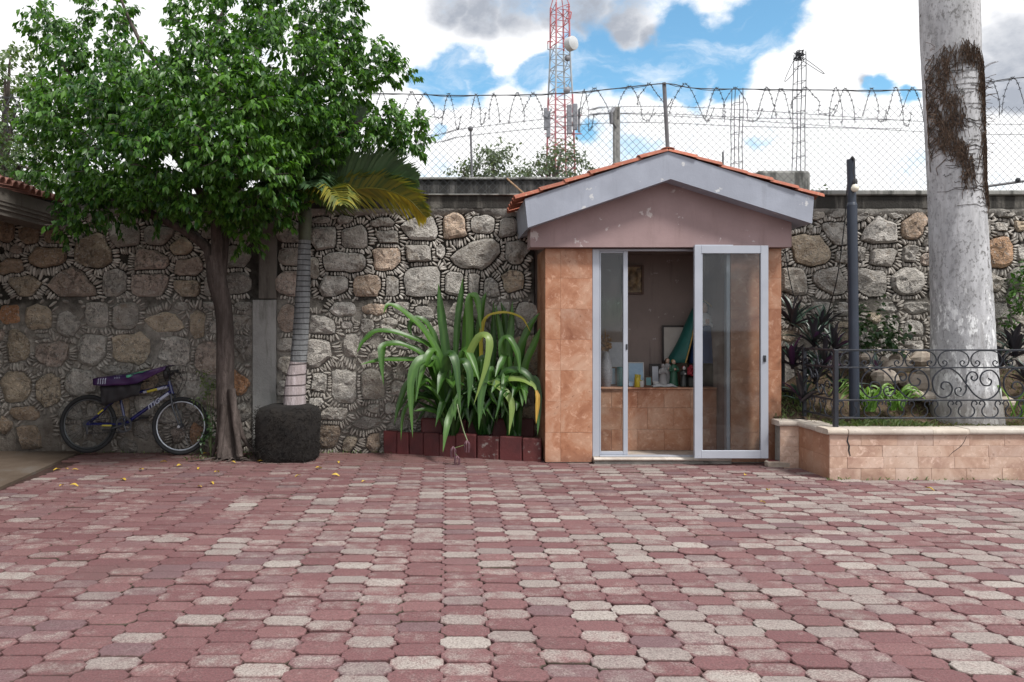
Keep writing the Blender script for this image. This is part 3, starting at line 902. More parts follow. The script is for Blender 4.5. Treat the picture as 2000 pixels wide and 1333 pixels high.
SC = WD / F
TINT = {'': (1, 1, 1), 't': (1.05, .93, .78), 'p': (1.02, .90, .86), 'w': (1.14, 1.14, 1.15), 'o': (1.25, .72, .45), 'b': (.92, .74, .60), 'e': (1.12, .92, .78), 'r': (1.05, .70, .48)}
NA = 20
GAPPX = 9.5
outlines = []
for i, (cx, cy, w, h, k) in enumerate(STONES):
    near = [j for j in range(len(STONES)) if j != i and abs(STONES[j][0] - cx) < 110 and abs(STONES[j][1] - cy) < 110]
    near_a = np.array(near, int)
    ri = random.Random(i * 31 + 3)
    ph = [ri.uniform(0, 6.28) for _ in range(3)]
    rad = []
    nc = ri.choice((4, 5, 5, 6, 6, 7)); off0 = ri.uniform(0, 6.28)
    cors = []
    for q_ in range(nc):
        ta = off0 + 2 * pi * (q_ + ri.uniform(-.28, .28)) / nc
        rc_ = 1.0 / ((abs(cos(ta)) / (w / 2)) ** 4.5 + (abs(sin(ta)) / (h / 2)) ** 4.5) ** (1 / 4.5) * ri.uniform(1.0, 1.2)
        cors.append((cos(ta) * rc_, sin(ta) * rc_))
    def poly_r(t):
        ct_, st_2 = cos(t), sin(t); best = 1e9
        for q_ in range(nc):
            (ax_, ay_), (bx2, by2) = cors[q_], cors[(q_ + 1) % nc]
            den = ct_ * (by2 - ay_) - st_2 * (bx2 - ax_)
            if abs(den) < 1e-6: continue
            rr3 = (ax_ * (by2 - ay_) - ay_ * (bx2 - ax_)) / den
            s3 = (ax_ * st_2 - ay_ * ct_) / den
            if rr3 > 0 and -.001 <= s3 <= 1.001: best = min(best, rr3)
        return best if best < 1e8 else 10
    for a in range(NA):
        t = 2 * pi * a / NA + .2
        ct, st = cos(t), sin(t)
        r1 = 1.0 / ((abs(ct) / (w / 2)) ** 4 + (abs(st) / (h / 2)) ** 4) ** .25
        r = min(poly_r(t) + 4, r1 * 1.28 + 4) * (1 + .03 * sin(3 * t + ph[1]) + ri.uniform(-.085, .075))
        while r > 4 and len(near):
            x, y = cx + ct * r, cy + st * r
            ei = r - r1
            if ei + GAPPX <= field(x, y, near_a).min(): break
            r -= .8
        y = cy + st * r
        if cy < YMID: lim = (YMID - 5 - cy) / st if st > 0 else 1e9
        else: lim = (YMID + 5 - cy) / st if st < 0 else 1e9
        r = min(r, max(4, lim))
        if st < 0 and cy < YMID: r = min(r, max(4, (TOPPX - 6 - cy) / st))
        if st > 0 and cy > YMID: r = min(r, max(4, (LOWPX - cy) / st))
        rad.append(r)
    outlines.append(rad)
    # ---- mesh: rim, shoulder, inner ring, centre
    X0, Z0 = XA(cx, WD), ZA(cy, WD)
    size = min(w, h) * SC
    proud = .020 + .045 * ri.random() * min(1, size / .25) + .012
    vs = []
    tx, tz = ri.uniform(-.14, .14), ri.uniform(-.16, .10)
    ox, oz = ri.uniform(-.12, .12), ri.uniform(-.12, .12)
    for ring, (f, dep) in enumerate(((1.0, .03), (.975, -proud * .60), (.80, -proud), (.38, -proud * 1.06))):
        for a in range(NA):
            t = 2 * pi * a / NA + .2
            r = rad[a] * f * SC
            x, z = r * cos(t), -r * sin(t)
            if ring >= 2: x += ox * size * .3; z += oz * size * .3
            y = dep
            if ring: y += tx * x * .5 + tz * z * .5 + (.034 if ring > 1 else .02) * mnoise.noise((x * 8 + i, z * 8, i * .37)) + (.022 * mnoise.noise((x * 23 + i, z * 23, i * .7)) if ring > 1 else 0)
            vs.append((x, y, z))
    vs.append((ox * size * .3, -proud * 1.02 + ri.uniform(-.012, .008), oz * size * .3))
    fs = []
    for q in range(3):
        for a in range(NA):
            b2 = (a + 1) % NA
            fs.append((q * NA + b2, q * NA + a, (q + 1) * NA + a, (q + 1) * NA + b2)[::-1])
    e = len(vs) - 1
    for a in range(NA): fs.append((3 * NA + a, 3 * NA + (a + 1) % NA, e))
    m = MB(); m.add(vs, fs)
    me = m.mesh('stone', M['stone'], True, angle=24)
    if i < 300:
        o = link('stone', me, wall, (X0 - wall.location.x, 0, Z0))
        c = TINT[k]; v = ri.uniform(1.06, 1.42)
        o.color = (c[0] * v, c[1] * v, c[2] * v, 1)

# ---------------------------------------------------------------- chinking: thin stones set on edge across the joints
peb = MB()
grid = {}
def free(x, y, r):
    gx, gy = int(x // 8), int(y // 8)
    for a in range(gx - 1, gx + 2):
        for b2 in range(gy - 1, gy + 2):
            for (qx, qy) in grid.get((a, b2), ()):
                if (qx - x) ** 2 + (qy - y) ** 2 < r * r: return False
    return True


def outline_r(i, t):
    u = ((t - .2) / (2 * pi) * NA) % NA
    a = int(u); f = u - a
    return outlines[i][a % NA] * (1 - f) + outlines[i][(a + 1) % NA] * f


def in_stone(x, y, near, grow=0):
    for j in near:
        cx, cy = STONES[j][0], STONES[j][1]
        dx, dy = x - cx, y - cy
        r = sqrt(dx * dx + dy * dy)
        if r < outline_r(j, atan2(dy, dx)) + grow: return True
    return False


def put_pebble(x, y, dx, dy, ln, wd, rr):
    """a small flat stone, long axis (dx, dy) in wall plane, sizes in photo pixels"""
    X, Z = XA(x, WD), ZA(y, WD)
    l, w = ln * SC / 2, wd * SC / 2
    ax = Vector((dx, 0, -dy)).normalized(); bx = Vector((-ax.z, 0, ax.x))
    lowz = y > YMID
    base = WD + (.0 if not lowz else -.012)
    pr = rr.uniform(.012, .03) + (.012 if lowz else 0)
    peb.tone = rr.uniform(.25, 1) if not lowz else rr.uniform(.1, .75)
    o6 = [(-1, 0), (-.62, .9), (.55, 1.0), (1, .15), (.6, -.95), (-.5, -1.0)]
    vs = []
    for f, dep in ((1.0, .02), (.96, -pr * .7), (.66, -pr)):
        for (a, b2) in o6:
            v = Vector((X, base + dep, Z)) + ax * (a * l * f * rr.uniform(.88, 1.1)) + bx * (b2 * w * f * rr.uniform(.85, 1.12))
            vs.append(v)
    fs = [(q * 6 + k, q * 6 + (k + 1) % 6, (q + 1) * 6 + (k + 1) % 6, (q + 1) * 6 + k) for q in range(2) for k in range(6)] + [tuple(range(12, 18))]
    peb.add(vs, fs)


rr = random.Random(99)
np_ = 0
for i, (cx, cy, w, h, k) in enumerate(STONES):
    near = [j for j in range(len(STONES)) if j != i and abs(STONES[j][0] - cx) < 120 and abs(STONES[j][1] - cy) < 120]
    per = 2 * pi * sqrt((w * w + h * h) / 8)
    steps = int(per / 2.2)
    for s_ in range(steps):
        t = 2 * pi * s_ / steps
        r0 = outline_r(i, t)
        ct, st = cos(t), sin(t)
        # outward normal of the outline (finite difference)
        e = .12
        ra, rb = outline_r(i, t - e), outline_r(i, t + e)
        tv = (rb * cos(t + e) - ra * cos(t - e), rb * sin(t + e) - ra * sin(t - e))
        tl = sqrt(tv[0] ** 2 + tv[1] ** 2) + 1e-6
        nx, ny = tv[1] / tl, -tv[0] / tl
        bx_, by_ = cx + ct * r0, cy + st * r0
        th = 2.0
        while th < 30 and not in_stone(bx_ + nx * th, by_ + ny * th, near):
            th += 1.0
            if (by_ < YMID) != (by_ + ny * th < YMID): break
        if th < 6: continue
        ln = min(th - 1.5, 20) if th < 26 else 15
        mx_, my_ = bx_ + nx * (ln / 2 + 1), by_ + ny * (ln / 2 + 1)
        if my_ < TOPPX - 8 or my_ > LOWPX + 1: continue
        if PILAST[0] - 3 < mx_ < PILAST[1] + 3: continue
        if SHR[0] - 4 < mx_ < SHR[1] + 4 or not (-190 < mx_ < 2200): continue
        low = my_ > YMID
        patch = mnoise.noise((mx_ * .012, my_ * .012, 3.3))
        if low and patch > .12 + .2 * rr.random(): continue       # here the joints are smeared over with mortar
        wd = rr.uniform(3.4, 4.8)
        if not free(mx_, my_, wd * 1.0): continue
        if in_stone(bx_ + nx * ln * .97, by_ + ny * ln * .97, near): ln *= .8
        sk = rr.uniform(-.25, .25)
        put_pebble(mx_, my_, nx - ny * sk, ny + nx * sk, max(7, ln * rr.uniform(.9, 1.08)), wd, rr)
        # spread the pebble's footprint along its length so that crossing ones are refused
        for f in (-.3, 0, .3):
            qx, qy = mx_ + nx * ln * f, my_ + ny * ln * f
            grid.setdefault((int(qx // 8), int(qy // 8)), []).append((qx, qy))
        np_ += 1
# leftover nooks get short round chips
for _ in range(4500):
    x, y = rr.uniform(-190, 2190), rr.uniform(TOPPX - 4, LOWPX)
    if PILAST[0] - 3 < x < PILAST[1] + 3 or SHR[0] - 4 < x < SHR[1] + 4: continue
    low = y > YMID
    if low and rr.random() < .6: continue
    if not free(x, y, 7): continue
    near = np.nonzero((np.abs(SA[:, 0] - x) < 90) & (np.abs(SA[:, 1] - y) < 90))[0]
    if in_stone(x, y, near, 4.2): continue
    t = rr.uniform(0, pi)
    put_pebble(x, y, cos(t), sin(t), rr.uniform(7, 13), rr.uniform(4.5, 6.5), rr)
    grid.setdefault((int(x // 8), int(y // 8)), []).append((x, y)); np_ += 1
print('pebbles', np_)
tag(peb.build('chinking_stones', M['pebble'], wall, True, 45), kind='stuff')

# ---------------------------------------------------------------- coping, ragged render under it, pilaster
cz0, cz1 = ZA(409, WD), ZA(384, WD)
for (x0, x1) in ((XL, SX0 + .0), (SX1 - .0, XR)):
    m = MB(); m.bbox(x0, x1, WD - .045, WD + .42, cz0, cz1, .008); m.build('coping_band', M['coping'], wall)
    m = MB()
    m.bbox(x0, x1, WD - .085, WD + .45, cz1 + .002, ZA(374, WD) if x0 > 0 else ZA(381, WD), .012)
    m.build('coping_cap', M['block'], wall)
    # ragged render
    nx = int((x1 - x0) / .05); nz = 6; vs = []
    for k in range(nz + 1):
        for i in range(nx + 1):
            x = x0 + (x1 - x0) * i / nx
            low = cz0 - .085 - .05 * mnoise.noise((x * 2.1, 0, 9)) - .03 * mnoise.noise((x * 7, 0, 4))
            z = cz0 + (low - cz0) * k / nz
            bulge = .045 * (1 - (k / nz) ** 2.2)
            y = WD - bulge - .022 * mnoise.noise((x * 8, z * 9, 2)) - .010 * mnoise.noise((x * 24, z * 24, 5)) + (.03 if k == nz else 0)
            vs.append((x, y, z))
    m = MB(); w2 = nx + 1
    m.add(vs, [(k * w2 + i, k * w2 + i + 1, (k + 1) * w2 + i + 1, (k + 1) * w2 + i)[::-1] for k in range(nz) for i in range(nx)])
    m.build('ragged_render', M['render'], wall, True, 60)
m = MB(); m.bbox(XA(493, WD - .05), XA(539, WD - .05), WD - .055, WD + .03, -.02, ZA(586, WD - .05), .006)
m.build('pilaster', M['pilaster'], wall)
m = MB(); m.bbox(XA(505, WD - .04), XA(540, WD - .04), WD - .045, WD + .03, ZA(584, WD - .04), cz0 - .03, .006)
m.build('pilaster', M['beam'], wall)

# ================================================================ things behind the wall
m = MB(); pr_ = thing('rear_parapet', 'low stained concrete parapet behind the wall, left of the shrine roof', 'wall', (XA(960, 10.6), 10.6, 0))
zt = ZA(347, 10.6)
m.bbox(XA(560, 10.6), XA(1104, 10.6), 10.6, 10.95, -.05, zt - .04, .01); m.build('body', M['parapet'], pr_)
m = MB(); m.bbox(XA(555, 10.6), XA(1108, 10.6), 10.56, 11.0, zt - .038, zt, .01); m.build('coping_cap', M['block'], pr_)
m = MB(); bl = thing('concrete_pier', 'mossy grey concrete block carrying rebar, right of the shrine roof', 'wall', (XA(1540, 10.2), 10.2, 0))
m.bbox(XA(1480, 10.2), XA(1584, 10.2), 10.2, 10.6, -.05, ZA(333, 10.2), .03); m.build('body', M['block'], bl)


def rebar(px, ytop, ybot, D, half, label, knots=False):
    t = thing('rebar_column', label, 'rebar', (XA(px, D), D, ZA(ybot, D)), 'rebar columns waiting for concrete')
    z0, z1 = ZA(ybot, D), ZA(ytop, D)
    hx = half / F * D
    lean = (z1 - z0) * .012
    for sx in (-1, 1):
        for sy in (0, 1):
            b = MB(); pts = [(XA(px, D) + sx * hx + lean * u + .006 * sin(9 * u + sx), D + .05 + sy * .13, z0 + (z1 - z0) * u * (1 - .05 * (sx > 0) * (sy))) for u in np.linspace(0, 1, 7)]
            b.tube(pts, .0058, 5); b.build('rod', M['barb'], t)
    n = int((z1 - z0) / .19)
    for i in range(1, n):
        b = MB(); z = z0 + (z1 - z0) * i / n; xo = XA(px, D) + lean * i / n
        b.tube([(xo - hx, D + .05, z), (xo + hx, D + .05, z + .012), (xo + hx, D + .18, z + .01), (xo - hx, D + .18, z), (xo - hx, D + .05, z)], .004, 4)
        b.build('tie', M['barb'], t)
    if knots:
        b = MB(); X, Z = XA(px, D), z1
        b.tube(cr([(X - .02, D + .1, Z), (X - .20, D + .06, Z - .36), (X - .17, D + .06, Z - .38), (X + .05, D + .06, Z - .12)], 5), .0045, 4)
        b.tube(cr([(X, D + .1, Z - .02), (X + .29, D + .05, Z - .27), (X + .28, D + .05, Z - .29), (X + .02, D + .1, Z - .09)], 5), .0045, 4)
        b.build('bent_wire', M['barb'], t)
        b = MB()
        for k in range(14): b.tube(cr([(X + random.uniform(-.06, .06), D + random.uniform(0, .18), Z + random.uniform(-.12, .02)) for _ in range(4)], 4), .006, 4)
        b.build('wire_knot', M['barb'], t)
    return t


rebar(1567, 98, 334, 10.35, 8, 'taller rusty rebar column with bent wire knotted at its top', True)
rebar(1444, 170, 345, 10.9, 8, 'plain rusty rebar column just right of the shrine ridge', False)
b = MB(); b.tube([P(1412, 345, 10.8), P(1412, 297, 10.8)], .012, 6)
tag(b.build('steel_rod', M['barb']), 'short upright steel rod behind the right slope of the shrine roof', 'rod')
b = MB(); b.tube([P(1032, 386, 9.2), P(1018, 374, 9.25), P(990, 349, 9.3)], .012, 6)
tag(b.build('bare_stick', M['wood']), 'bare orange stick leaning on the wall top beside the shrine roof', 'stick')
rl = thing('slanted_rail', 'thin grey rail sloping up behind the wall right of the palm trunk', 'rail', P(1915, 366, 9.6))
b = MB(); b.tube([P(1880, 371, 9.6), P(2300, 312, 9.6)], .018, 6); b.build('bar', M['post'], rl)
b = MB(); b.ball(P(1988, 352, 9.58), .03, 8, 6); b.build('clamp', M['iron'], rl)

# concrete and steel posts of an older barbed fence further back
pf = thing('barbed_fence', 'older barbed wire fence on a grey concrete post and a thin pole', 'fence', (XA(1204, 14), 14, 0))
b = MB(); b.bbox(XA(1198, 14), XA(1210, 14), 13.94, 14.06, 0, ZA(210, 14), .01); b.build('concrete_post', M['pilaster'], pf)
b = MB(); b.tube([P(1200, 212, 13.9), P(1193, 222, 13.8), P(1194, 242, 13.8)], .035, 6); b.tube([P(1194, 236, 13.85), P(1203, 250, 13.93)], .02, 5); b.build('bracket', M['post'], pf)
b = MB(); b.tube([P(923, 380, 14), P(919, 250, 14)], .022, 6); b.ball(P(919, 252, 14), .05, 8, 6); b.build('thin_pole', M['post'], pf)
for k, (a, c, d) in enumerate([(262, 222, 205), (277, 240, 222), (215, 215, 212), (225, 228, 232)]):
    b = MB()
    if k < 2: pts = [P(500, a + 30, 14), P(830, a + 4, 14), P(920, a - 12, 14), P(1204, c, 14), P(1480, d + 26, 14), P(1760, d + 30, 14)]
    else: pts = [P(1150, a, 14), P(1204, c - 6, 14), P(1400, d, 14), P(1900, d + 30, 14), P(2300, d + 26, 14)]
    pts = cr(pts, 10); b.tube(pts, .0045, 4)
    for q in range(len(pts) - 1):
        for f in (.2, .7):
            c_ = pts[q].lerp(pts[q + 1], f); b.tube([c_ + Vector((-.018, 0, -.025)), c_ + Vector((.018, 0, .025))], .004, 3)
    b.build('barbed_strand', M['barb'], pf)

# ---------------------------------------------------------------- chain link fence with razor wire on top of the wall
FD = 9.18
fence = thing('chain_link_fence', 'chain link fence topped with looping barbed wire along the stone wall', 'fence', (0, FD, ZA(378, FD)))
zb, ztm = ZA(381, FD), ZA(212, FD)
b = MB(); st_ = .0905; hgt = ztm - zb
x = -8.0
while x < 8.2:
    for sgn in (1, -1):
        n = 12
        pts = []
        for k in range(n + 1):
            u = k / n
            xx = x + sgn * hgt * u
            sag = .03 * sin(xx * 1.3) * u + .05 * u * mnoise.noise((xx * .5, 3, 1))
            pts.append((xx, FD + sgn * .002 + .03 * mnoise.noise((xx * .6, u * 2, 7)), zb + hgt * u + sag))
        if sgn > 0 or True: b.tube(pts, .0023, 3, False)
    x += st_
b.build('wire_mesh', M['wire'], fence)
for k, (xt, yt, xb, yb) in enumerate([(1297, 162, 1309, 378), (470, 183, 474, 378), (1838, 172, 1842, 378), (-60, 186, -58, 378), (2190, 150, 2192, 378)]):
    b = MB(); b.tube([P(xb, yb, FD), P(xt, yt, FD)], .024, 8); b.build('post', M['post'], fence)
top = [(-190, 190), (-60, 187), (60, 192), (300, 188), (470, 184), (730, 183), (900, 187), (1075, 184), (1180, 176), (1297, 164), (1360, 173), (1500, 175), (1700, 177), (1838, 174), (1920, 163), (2000, 152), (2190, 150)]
b = MB(); tp = cr([P(x_, y_, FD - .03) for x_, y_ in top], 8); b.tube(tp, .0065, 5)
b.tube([p + Vector((0, .02, .012 * sin(i * .9))) for i, p in enumerate(tp)], .004, 4); b.build('top_wire', M['barb'], fence)
loops = [-150, -70, 12, 45, 120, 210, 300, 400, 520, 640]
LX = [(744, 34), (800, 26), (838, 36), (880, 30), (925, 20), (968, 26), (1010, 24), (1040, 30), (1140, 22), (1168, 40), (1225, 50), (1262, 40), (1330, 46), (1398, 36), (1440, 40), (1492, 24), (1520, 36), (1570, 44), (1628, 22), (1650, 40), (1700, 36), (1745, 26), (1775, 42), (1935, 46), (1985, 30)]
LX = [(x_, 34) for x_ in (-160, -110, -60, -10, 20, 48, 90, 140, 190, 250, 310, 380, 450, 520, 600, 680)] + LX + [(2040, 40), (2090, 30), (2150, 44)]
rl_ = random.Random(3)
for (lx, wd) in LX:
    yt = np.interp(lx, [t[0] for t in top], [t[1] for t in top])
    hgt_ = rl_.uniform(38, 72); lx += rl_.uniform(-8, 8); wd *= rl_.uniform(.7, 1.25)
    ctrl = [P(lx - wd * rl_.uniform(.5, .75), yt + hgt_ * rl_.uniform(.75, 1.0), FD - rl_.uniform(.02, .22)), P(lx - wd * .48, yt + hgt_ * .5, FD - rl_.uniform(.12, .26)),
            P(lx - wd * .22, yt + 7, FD - .16), P(lx, yt - rl_.uniform(1, 6), FD - .04), P(lx + wd * .25, yt + 9, FD + .10), P(lx + wd * .5, yt + hgt_ * .55, FD + rl_.uniform(.1, .24)),
            P(lx + wd * rl_.uniform(.45, .8), yt + hgt_ * rl_.uniform(.9, 1.08), FD + .1)]
    if rl_.random() < .55: ctrl += [P(lx + wd * .9, yt + hgt_ * 1.0, FD), P(lx + wd * 1.12, yt + hgt_ * .62, FD - .05)]
    pts = cr(ctrl, 7)
    b = MB(); b.tube(pts, .0037, 4)
    for q in range(1, len(pts) - 1, 3):
        dv = Vector((rl_.uniform(-1, 1), rl_.uniform(-1, 1), rl_.uniform(-1, 1))).normalized() * .021
        b.tube([pts[q] - dv, pts[q] + dv], .0034, 3); b.tube([pts[q] - dv.zxy, pts[q] + dv.zxy], .0034, 3)
    b.build('barbed_loop', M['barb'], fence)

# ---------------------------------------------------------------- telecom tower
TD = 60.0
tw = thing('telecom_tower', 'red and white lattice telecom tower with dishes above the trees', 'tower', (XA(1094, TD), TD, 0))
prof = [(900, 46), (330, 46), (190, 40), (120, 33), (50, 31), (12, 30)]       # photo row -> width in px
def tow(y): return np.interp(y, [p[0] for p in prof[::-1]], [p[1] for p in prof[::-1]]) / F * TD / 2
ROT = radians(16)
def corner(k, y):
    h = tow(y) / 1.12
    a = ROT + pi / 4 + k * pi / 2
    cx = XA(1094 + (y - 150) * .006, TD)
    return Vector((cx + h * 1.414 * cos(a), TD + h * 1.414 * sin(a), ZA(y, TD)))
rows = [668] + list(range(640, 10, -22)) + [12]
for k in range(4):
    b = MB(); b.tube([corner(k, y) for y in rows], .075, 6); b.build('leg', M['tower'], tw)
b = MB()
for i in range(len(rows) - 1):
    for k in range(4):
        k2 = (k + 1) % 4
        b.tube([corner(k, rows[i]), corner(k2, rows[i])], .03, 4)
        if i % 2: b.tube([corner(k, rows[i]), corner(k2, rows[i + 1])], .03, 4)
        else: b.tube([corner(k2, rows[i]), corner(k, rows[i + 1])], .03, 4)
b.build('bracing', M['tower'], tw)
b = MB(); apex = Vector((XA(1092, TD), TD, ZA(-45, TD)))
for k in range(4): b.tube([corner(k, 12), apex], .04, 5)
b.build('spire', M['tower'], tw)
def dish(px, py, r, dep, yaw, mat):
    b = MB(); c = P(px, py, TD - 1.0)
    R = Matrix.Rotation(yaw, 3, 'Z') @ Matrix.Rotation(pi / 2, 3, 'X')
    b.lathe(c, [(r * .86, 0), (r, .05), (r, dep), (r * .96, dep + .06), (r * .55, dep + .13), (.02, dep + .16)], 20, R)
    o = b.build('dish', mat, tw, True, 40); return o
dish(1110, 88, .54, .5, radians(38), M['dish']); dish(1106, 115, .24, .2, radians(38), M['panel']); dish(1106, 178, .26, .22, radians(10), M['panel'])
for (px, y0, y1, w) in [(1066, 220, 262, 7), (1071, 226, 276, 7), (1112, 214, 270, 9), (1123, 212, 262, 9), (1131, 222, 266, 4)]:
    b = MB(); c = P(px, (y0 + y1) / 2, TD - 1.2); hw = w / 2 / F * TD
    b.bbox(c.x - hw, c.x + hw, c.y - .12, c.y + .12, ZA(y1, TD), ZA(y0, TD), .03); b.build('panel_antenna', M['panel'], tw)
for (x0, y0, x1, y1) in [(1064, 232, 1080, 232), (1064, 262, 1080, 262), (1108, 226, 1136, 226), (1108, 262, 1136, 262)] + [(1106, 14, 1113, 13), (1106, 22, 1116, 24), (1116, 24, 1114, 37), (1106, 36, 1114, 37), (1080, 82, 1070, 81), (1070, 81, 1070, 97), (1070, 97, 1080, 97)]:
    b = MB(); b.tube([P(x0, y0, TD - .8), P(x1, y1, TD - .8)], .05, 5); b.build('antenna_arm', M['tower'], tw)

# ================================================================ carport roof at the left
cp = thing('carport_roof', 'carport roof with concrete eave beam and clay tiles under the leafy tree', 'roof', (-6.5, 6, 0))
EX = XA(123, 8.9); zb0, zb1 = ZA(449, 8.9), ZA(404, 8.9)
def prism_y(poly, y0, y1):
    m = MB(); m.prism(poly, y0, y1); return m
h_ = zb1 - zb0
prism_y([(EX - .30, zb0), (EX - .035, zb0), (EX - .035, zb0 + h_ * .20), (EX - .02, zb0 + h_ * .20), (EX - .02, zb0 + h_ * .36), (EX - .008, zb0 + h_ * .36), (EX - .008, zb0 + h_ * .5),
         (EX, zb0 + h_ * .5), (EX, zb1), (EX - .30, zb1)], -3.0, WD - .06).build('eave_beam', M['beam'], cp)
m = MB(); m.add([(EX - .02, -3.0, zb1 + .004), (-12, -3.0, zb1 + 1.9), (-12, WD - .06, zb1 + 1.9), (EX - .02, WD - .06, zb1 + .004),
                 (EX - .30, -3.0, zb0 + .13), (-12, -3.0, zb0 + .13), (-12, WD - .06, zb0 + .13), (EX - .30, WD - .06, zb0 + .13)],
                [(0, 3, 2, 1), (4, 5, 6, 7), (0, 1, 5, 4), (2, 3, 7, 6), (1, 2, 6, 5), (3, 0, 4, 7)])
m.build('ceiling_slab', M['beam'], cp)  # slab and eave lengthened out of view, to darken the wall at the left
for yy in (-2.6, 1.2, 4.6):
    m = MB(); m.bbox(-7.6, -7.25, yy, yy + .35, -.02, zb0 + .125, .01); m.build('column', M['beam'], cp)
m = MB(); m.bbox(-12.0, -11.8, -3.0, WD - .06, -.02, zb0 + .12, .01); m.build('unseen_side_wall', M['render'], cp)  # unseen wall, added to keep light out from under the roof
def barrel(L, r, rise, th, n=6, lift=.0):
    """half-round clay tile, axis +x, mouth at x = L"""
    m = MB(); vs = []
    for (x, k, dz) in ((0, .88, 0), (L, 1.0, lift)):
        for inner in (0, 1):
            for j in range(n + 1):
                a = pi * j / n
                rr_ = r * k - inner * th
                vs.append((x, -rr_ * cos(a), dz + (rise * k - inner * th) * sin(a)))
    w = n + 1
    fs = []
    for j in range(n):
        fs.append((j, j + 1, 2 * w + j + 1, 2 * w + j)[::-1])
        fs.append((w + j, w + j + 1, 3 * w + j + 1, 3 * w + j))
        fs.append((2 * w + j, 2 * w + j + 1, 3 * w + j + 1, 3 * w + j)[::-1])
        fs.append((j, j + 1, w + j + 1, w + j))
    for j in (0, n):
        fs.append((j, w + j, 3 * w + j, 2 * w + j) if j == 0 else (j, 2 * w + j, 3 * w + j, w + j))
    m.add(vs, fs); return m
tile_a = barrel(.42, .052, .062, .012, 7, .02).mesh('clay_tile', M['oldtile'], True, angle=50)
sl = atan2(1.9, 12 + EX)
rt = random.Random(21)
for k in range(26):
    for c_ in range(2):
        o = link('clay_tile', tile_a, cp)
        y = WD - .13 - k * .112
        xx = EX + .05 - .36 * c_
        o.location = Vector((xx - .42 * cos(sl), y + rt.uniform(-.006, .006), zb1 + .018 + (.05 if c_ else 0) + (EX - xx + .42) * math.tan(sl) * (.9) + rt.uniform(-.004, .006))) - cp.location
        o.rotation_euler = (rt.uniform(-.05, .05), sl * .9 + rt.uniform(-.02, .02), rt.uniform(-.03, .03))

# ================================================================ the shrine
DP, DGB, DR = 8.20, 8.10, 7.90
sh = thing('shrine', 'small roadside shrine of orange marble under a pitched lavender roof', 'shrine', (XA(1300, DP), DP, 0))
xl0, xl1 = XA(1065, DP), XA(1157, DP)
xr0, xr1 = XA(1427, DP), XA(1526, DP)
ztop = ZA(485, DP) - .004
zrow = [ZA(450 + y / 2.86, DP) for y in (1302, 1130, 955, 783, 611, 440, 268, 98)]
def pillar(x0, x1, xs, side):
    core_ = MB(); core_.box(x0 + .014, x1 - .014, DP + .014, 8.93, .004, ztop)
    p = core_.build('pillar', M['render'], sh)
    zs = [.012] + zrow[1:-1] + [ztop]
    for a in range(len(zs) - 1):
        for q in range(len(xs) - 1):
            t = MB(); t.bbox(xs[q] + .0006, xs[q + 1] - .0006, DP - random.uniform(0, .002), DP + .013, zs[a] + .0006, zs[a + 1] - .0006, .001)
            t.build('marble_tile', M['marble'], p)
        ys = [DP + .0145, 8.55, 8.93]
        for q in range(2):
            for sx in side:
                t = MB(); t.bbox(x0 if sx < 0 else x1 - .013, x0 + .013 if sx < 0 else x1, ys[q], ys[q + 1] - .002, zs[a] + .0006, zs[a + 1] - .0006, .001)
                t.build('marble_tile', M['marble'], p)
    return p
pillar(xl0, xl1, [xl0, XA(1095, DP), xl1], (-1,))
pillar(xr0, xr1, [xr0, XA(1484, DP), xr1], (1,))
# gable of mauve plaster
gz = ZA(483, DGB)
under = [(XA(1036, DGB), ZA(437, DGB)), (XA(1309, DGB), ZA(352, DGB)), (XA(1546, DGB), ZA(430, DGB))]
m = MB(); m.prism([(XA(1036, DGB), gz), (XA(1546, DGB), gz), (XA(1546, DGB), ZA(425, DGB)), (XA(1309, DGB), ZA(338, DGB)), (XA(1036, DGB), ZA(430, DGB))], DGB, DGB + .30)
m.build('gable', M['mauve'], sh)
# roof slab with its chevron face
roof_poly = [(1025, 389), (1305, 296), (1590, 385), (1586, 437), (1310, 350), (1031, 445)]
m = MB(); m.prism([(XA(x, DR), ZA(y, DR)) for x, y in roof_poly], DR, 9.08)
roof = m.build('roof', M['lav'], sh)
tile_r = barrel(.33, .105, .052, .014, 6, .012).mesh('roof_tile', M['rooftile'], True, angle=50)
ap = Vector((XA(1305, DR), 0, ZA(296, DR)))
rt = random.Random(4)
for sgn, end in ((-1, (1012, 391)), (1, (1602, 387))):
    e = Vector((XA(end[0], DR), 0, ZA(end[1], DR)))
    L = (e - ap).length; ang = atan2(ap.z - e.z, abs(e.x - ap.x))
    nC = 6
    for c_ in range(nC):
        for r_ in range(6):
            o = link('roof_tile', tile_r, roof)
            f = (c_) / nC
            p = ap.lerp(e, f)
            o.location = Vector((p.x, DR + .075 + r_ * .208 + rt.uniform(-.008, .008), p.z + .004 + rt.uniform(-.003, .007) )) - sh.location
            o.rotation_euler = (0, ang + rt.uniform(-.012, .012), pi if sgn < 0 else 0)
            if sgn < 0: o.rotation_euler = (Matrix.Rotation(pi, 3, 'Z') @ Matrix.Rotation(ang + rt.uniform(-.012, .012), 3, 'Y')).to_euler()
            o.scale = (L / nC / .33 * 1.10, 1, 1)
tr = MB()
for r_ in range(4):
    tr.lathe((ap.x, DR - .02 + r_ * .29, ap.z + .0), [(.0, 0)], 3) if False else None
# ridge tiles
ridge = barrel(.32, .07, .022, .012, 6, .004).mesh('ridge_tile', M['rooftile'], True, angle=50)
for r_ in range(4):
    o = link('ridge_tile', ridge, roof); o.location = Vector((ap.x, DR + .03 + .285 * (4 - r_) , ap.z + .020)) - sh.location
    o.rotation_euler = (0, 0, -pi / 2)
